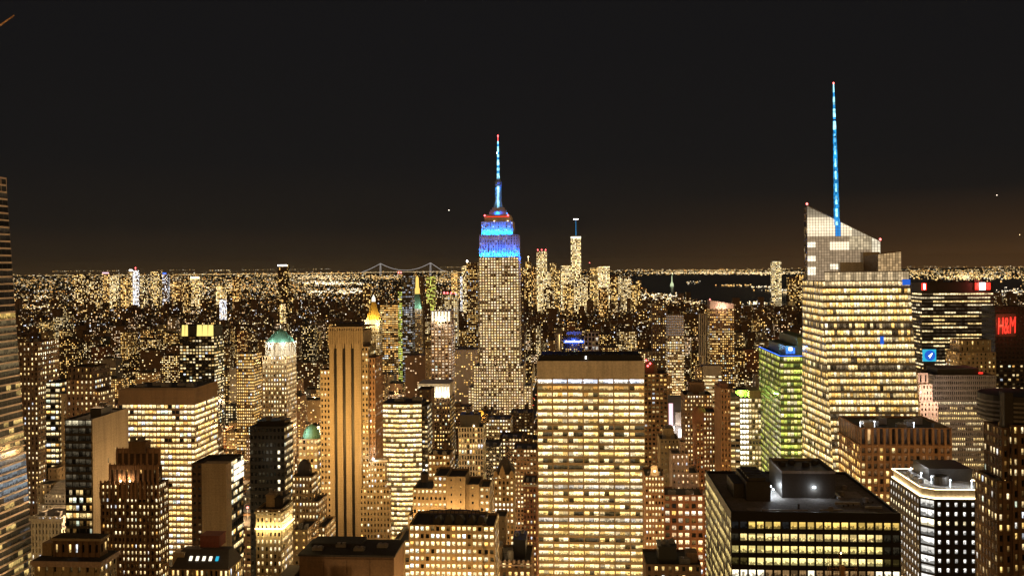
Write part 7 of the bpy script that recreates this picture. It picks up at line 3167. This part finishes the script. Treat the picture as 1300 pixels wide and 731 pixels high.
# along the streets of the far grid
while len(items) < 12000:
    Y = 1 / r.uniform(1 / 16000, 1 / 1150)
    u = r.uniform(-.57, .57)
    x = u * Y
    if r.random() < .55:
        a = round((x * ca - Y * sa - A0) / AV) * AV + A0 + r.choice((-13, 13))
        b0 = x * sa + Y * ca
    else:
        a = x * ca - Y * sa
        b0 = round((x * sa + Y * ca - B0) / ST_) * ST_ + B0 + r.choice((-7, 7))
    p = AX * a + BX * b0
    if p.y < 1000 or in_water(p.x, p.y):
        continue
    lamp(p.x, p.y, r.choice((9, 9, 10, 14, 22)), r.uniform(.5, 1.0), r.uniform(.4, 2.0), r.choice(LC))
# the plain towards the horizon: denser and more golden with distance
n0 = len(items)
while len(items) < n0 + 6500:
    t = r.random()
    Y = 1 / (1 / 60000 + (1 / 7000 - 1 / 60000) * t ** 1.35)
    u = r.uniform(-.57, .57)
    x = u * Y
    if in_water(x, Y):
        continue
    z = r.uniform(6, 20) + max(0, Y - 30000) / 30000 * r.uniform(0, 120)
    dens = .55 + .45 * math.sin(u * 23 + 1.3) * math.sin(u * 7.1 + Y / 5200)
    if r.random() > max(.2, dens):
        continue
    lamp(x, Y, z, r.uniform(.4, .95), r.uniform(.3, 1.6), r.choice(LC[:6]), r.choice((1, 1, 1.5, 2.0)))
# fainter lamps between them, and the traffic of the avenues
n0 = len(items)
while len(items) < n0 + 17000:
    Y = 1 / r.uniform(1 / 40000, 1 / 2300)
    u = r.uniform(-.57, .57)
    if in_water(u * Y, Y):
        continue
    lamp(u * Y, Y, r.choice((8, 12, 18, 26)), r.uniform(.4, .8), r.uniform(.12, .8), r.choice(LC[:6]))
for _ in range(1500):
    Y = 1 / r.uniform(1 / 3500, 1 / 620)
    u = r.uniform(-.57, .57)
    a = round((u * Y * ca - Y * sa - A0) / AV) * AV + A0
    q = r.choice((-8, -4.5, 4.5, 8))
    p = AX * (a + q) + BX * (u * Y * sa + Y * ca)
    if p.y < 500:
        continue
    for dx in (-.8, .8):
        pp_ = p + AX * dx
        items.append((pp_.x, pp_.y, .8, .35, .25, (6, 4.6, 3.0) if q > 0 else (4, .25, .15)))
# bright yards, avenues and waterfronts as compact clusters: (px, py, spread along, spread deep, count, brightness, colour)
CL = [(45, 392, 30, 2.5, 110, 1.6, 2), (50, 378, 40, 1.5, 60, 1.2, 2), (110, 381, 15, 1.6, 80, 1.4, 3), (150, 400, 12, 5, 130, .9, 5), (112, 398, 10, 3, 60, 1.1, 1), (205, 363, 40, 6, 180, 1.0, 2),
      (245, 372, 20, 3, 80, 1.0, 2), (290, 367, 30, 5, 160, 1.1, 0), (230, 398, 30, 2, 70, 1.0, 1), (300, 390, 14, 4, 70, 1.0, 3), (330, 350, 40, 2.0, 110, 1.1, 0), (405, 352, 40, 3.0, 260, 1.3, 2),
      (420, 360, 35, 1.5, 200, 1.7, 3), (440, 371, 20, 2.5, 200, 1.7, 3), (402, 372, 8, 2, 60, 1.8, 3), (370, 370, 20, 2, 70, 1.0, 1), (430, 346, 40, 1.2, 90, 1.0, 0), (560, 356, 20, 3, 90, 1.1, 0),
      (590, 375, 14, 6, 80, 1.0, 0), (700, 385, 40, 8, 330, 1.1, 2), (760, 392, 40, 6, 220, 1.0, 2), (830, 378, 26, 3, 220, 1.5, 3), (870, 386, 24, 1.6, 130, 1.3, 2), (690, 372, 30, 4, 160, 1.0, 0),
      (960, 386, 12, 1.2, 60, 1.5, 3), (1000, 372, 20, 1.2, 60, 1.2, 2), (1230, 352, 60, 3, 330, 1.2, 0), (1200, 346, 80, 1.6, 170, .8, 0), (1250, 342, 60, 1.0, 150, 1.0, 0), (1285, 372, 14, 4, 90, 1.2, 3),
      (1160, 348, 15, 2, 60, 1.2, 0), (1225, 352, 8, 3, 80, 1.2, 2), (960, 347, 60, 1.3, 300, 1.2, 2), (870, 346.5, 60, 1.2, 260, 1.2, 2), (930, 344, 80, 1.2, 220, 1.0, 0), (900, 341.5, 90, .8, 90, .6, 0),
      (115, 350, 70, 1.5, 260, 1.2, 0), (250, 347, 90, 1.2, 260, 1.1, 0), (400, 346.5, 60, 1.2, 200, 1.1, 1), (600, 344, 60, 1.2, 160, 1.0, 0), (480, 352, 30, 2, 90, 1.0, 0), (640, 348, 30, 2, 60, 1.0, 0), (970, 365, 16, .5, 36, 1.3, 3), (930, 363, 22, .6, 30, 1.0, 1), (990, 369, 18, 1.0, 60, 1.4, 3), (880, 359, 10, 1.5, 16, 1.0, 3)]
for (px, py, sx, sy, n, e, ci) in CL:
    for _ in range(n):
        qx, qy = r.gauss(px, sx * .6), r.gauss(py, sy * .7)
        if qy < HY - (qx - 650) * .0082 + 2.2:
            continue
        x, y = gpx(qx, qy)
        if abs(x / y) > .58:
            continue
        col = LC[ci] if r.random() < .6 else r.choice(LC[:5])
        lamp(x, y, r.uniform(5, 14), r.uniform(.55, 1.15), e * r.uniform(.5, 1.7), col, r.choice((1, 1, 1.5)))
# straight lines of lamps far out (causeways and shores)
for (x0, y0, x1, y1, n, e) in ((62, 344.6, 152, 343.6, 60, .9), (200, 343.4, 248, 342.6, 30, .8), (264, 343.2, 293, 343.2, 34, 1.5), (305, 342.8, 350, 342.2, 24, .8), (366, 342, 420, 341.4, 30, .9), (560, 339.2, 606, 338.9, 40, .8), (1150, 335.5 + 3, 1300, 335 + 3.4, 70, .9)):
    for k in range(n):
        t = (k + r.uniform(-.4, .4)) / n
        p = world(x0 + (x1 - x0) * t, y0 + (y1 - y0) * t + r.uniform(-.3, .3), 30000)
        if p.z < 2:
            p.z = 5
        if r.random() < .6:
            lamp(p.x, p.y, p.z, r.uniform(.4, .8), e * r.uniform(.3, 1.1), r.choice(LC[:4]), 1.2)
light_mass("city_lights", items, "countless street, yard and shore lamps of the far city")

# ------------------------------------------------------------------ glow of the street lamps in the near canyons
r = random.Random(31)
ng = 0
for j in range(5, 19):
    for i in range(-4, 5):
        for q in (0.0, .33, .66):
            a, b0 = A0 + (i + q) * AV, B0 + j * ST_
            p = AX * a + BX * b0
            if p.y < 380 or abs(p.x / p.y) > .60:
                continue
            if blocked(a - 2, a + 2, b0 - 2, b0 + 2):
                continue
            point_light((p.x, p.y, 16), r.uniform(110000, 330000) * (.6 if p.y < 950 else .22), r.choice(((1, .55, .18), (1, .60, .24), (1, .50, .15))), 2.0)
            ng += 1
nr = 0
for k in order[:140]:  # invented lamps above the roofs, without fixtures, added to light taller facades nearby
    Y, a, b0, w_, dd, h, px0, px1 = cand[k]
    if k not in chosen or Y > 1500 or r.random() < .35:
        continue
    p = AX * (a + w_ * r.uniform(.3, .7)) + BX * (b0 + dd * r.uniform(.2, .8))
    point_light((p.x, p.y, h + 5), r.uniform(8000, 34000), r.choice(((1, .55, .18), (1, .62, .28), (1, .72, .42))), .8, "roof_and_fill_light")
    nr += 1
print("street glow lamps", nr, ng, "chosen", len(chosen), "mass", len(rest_idx))
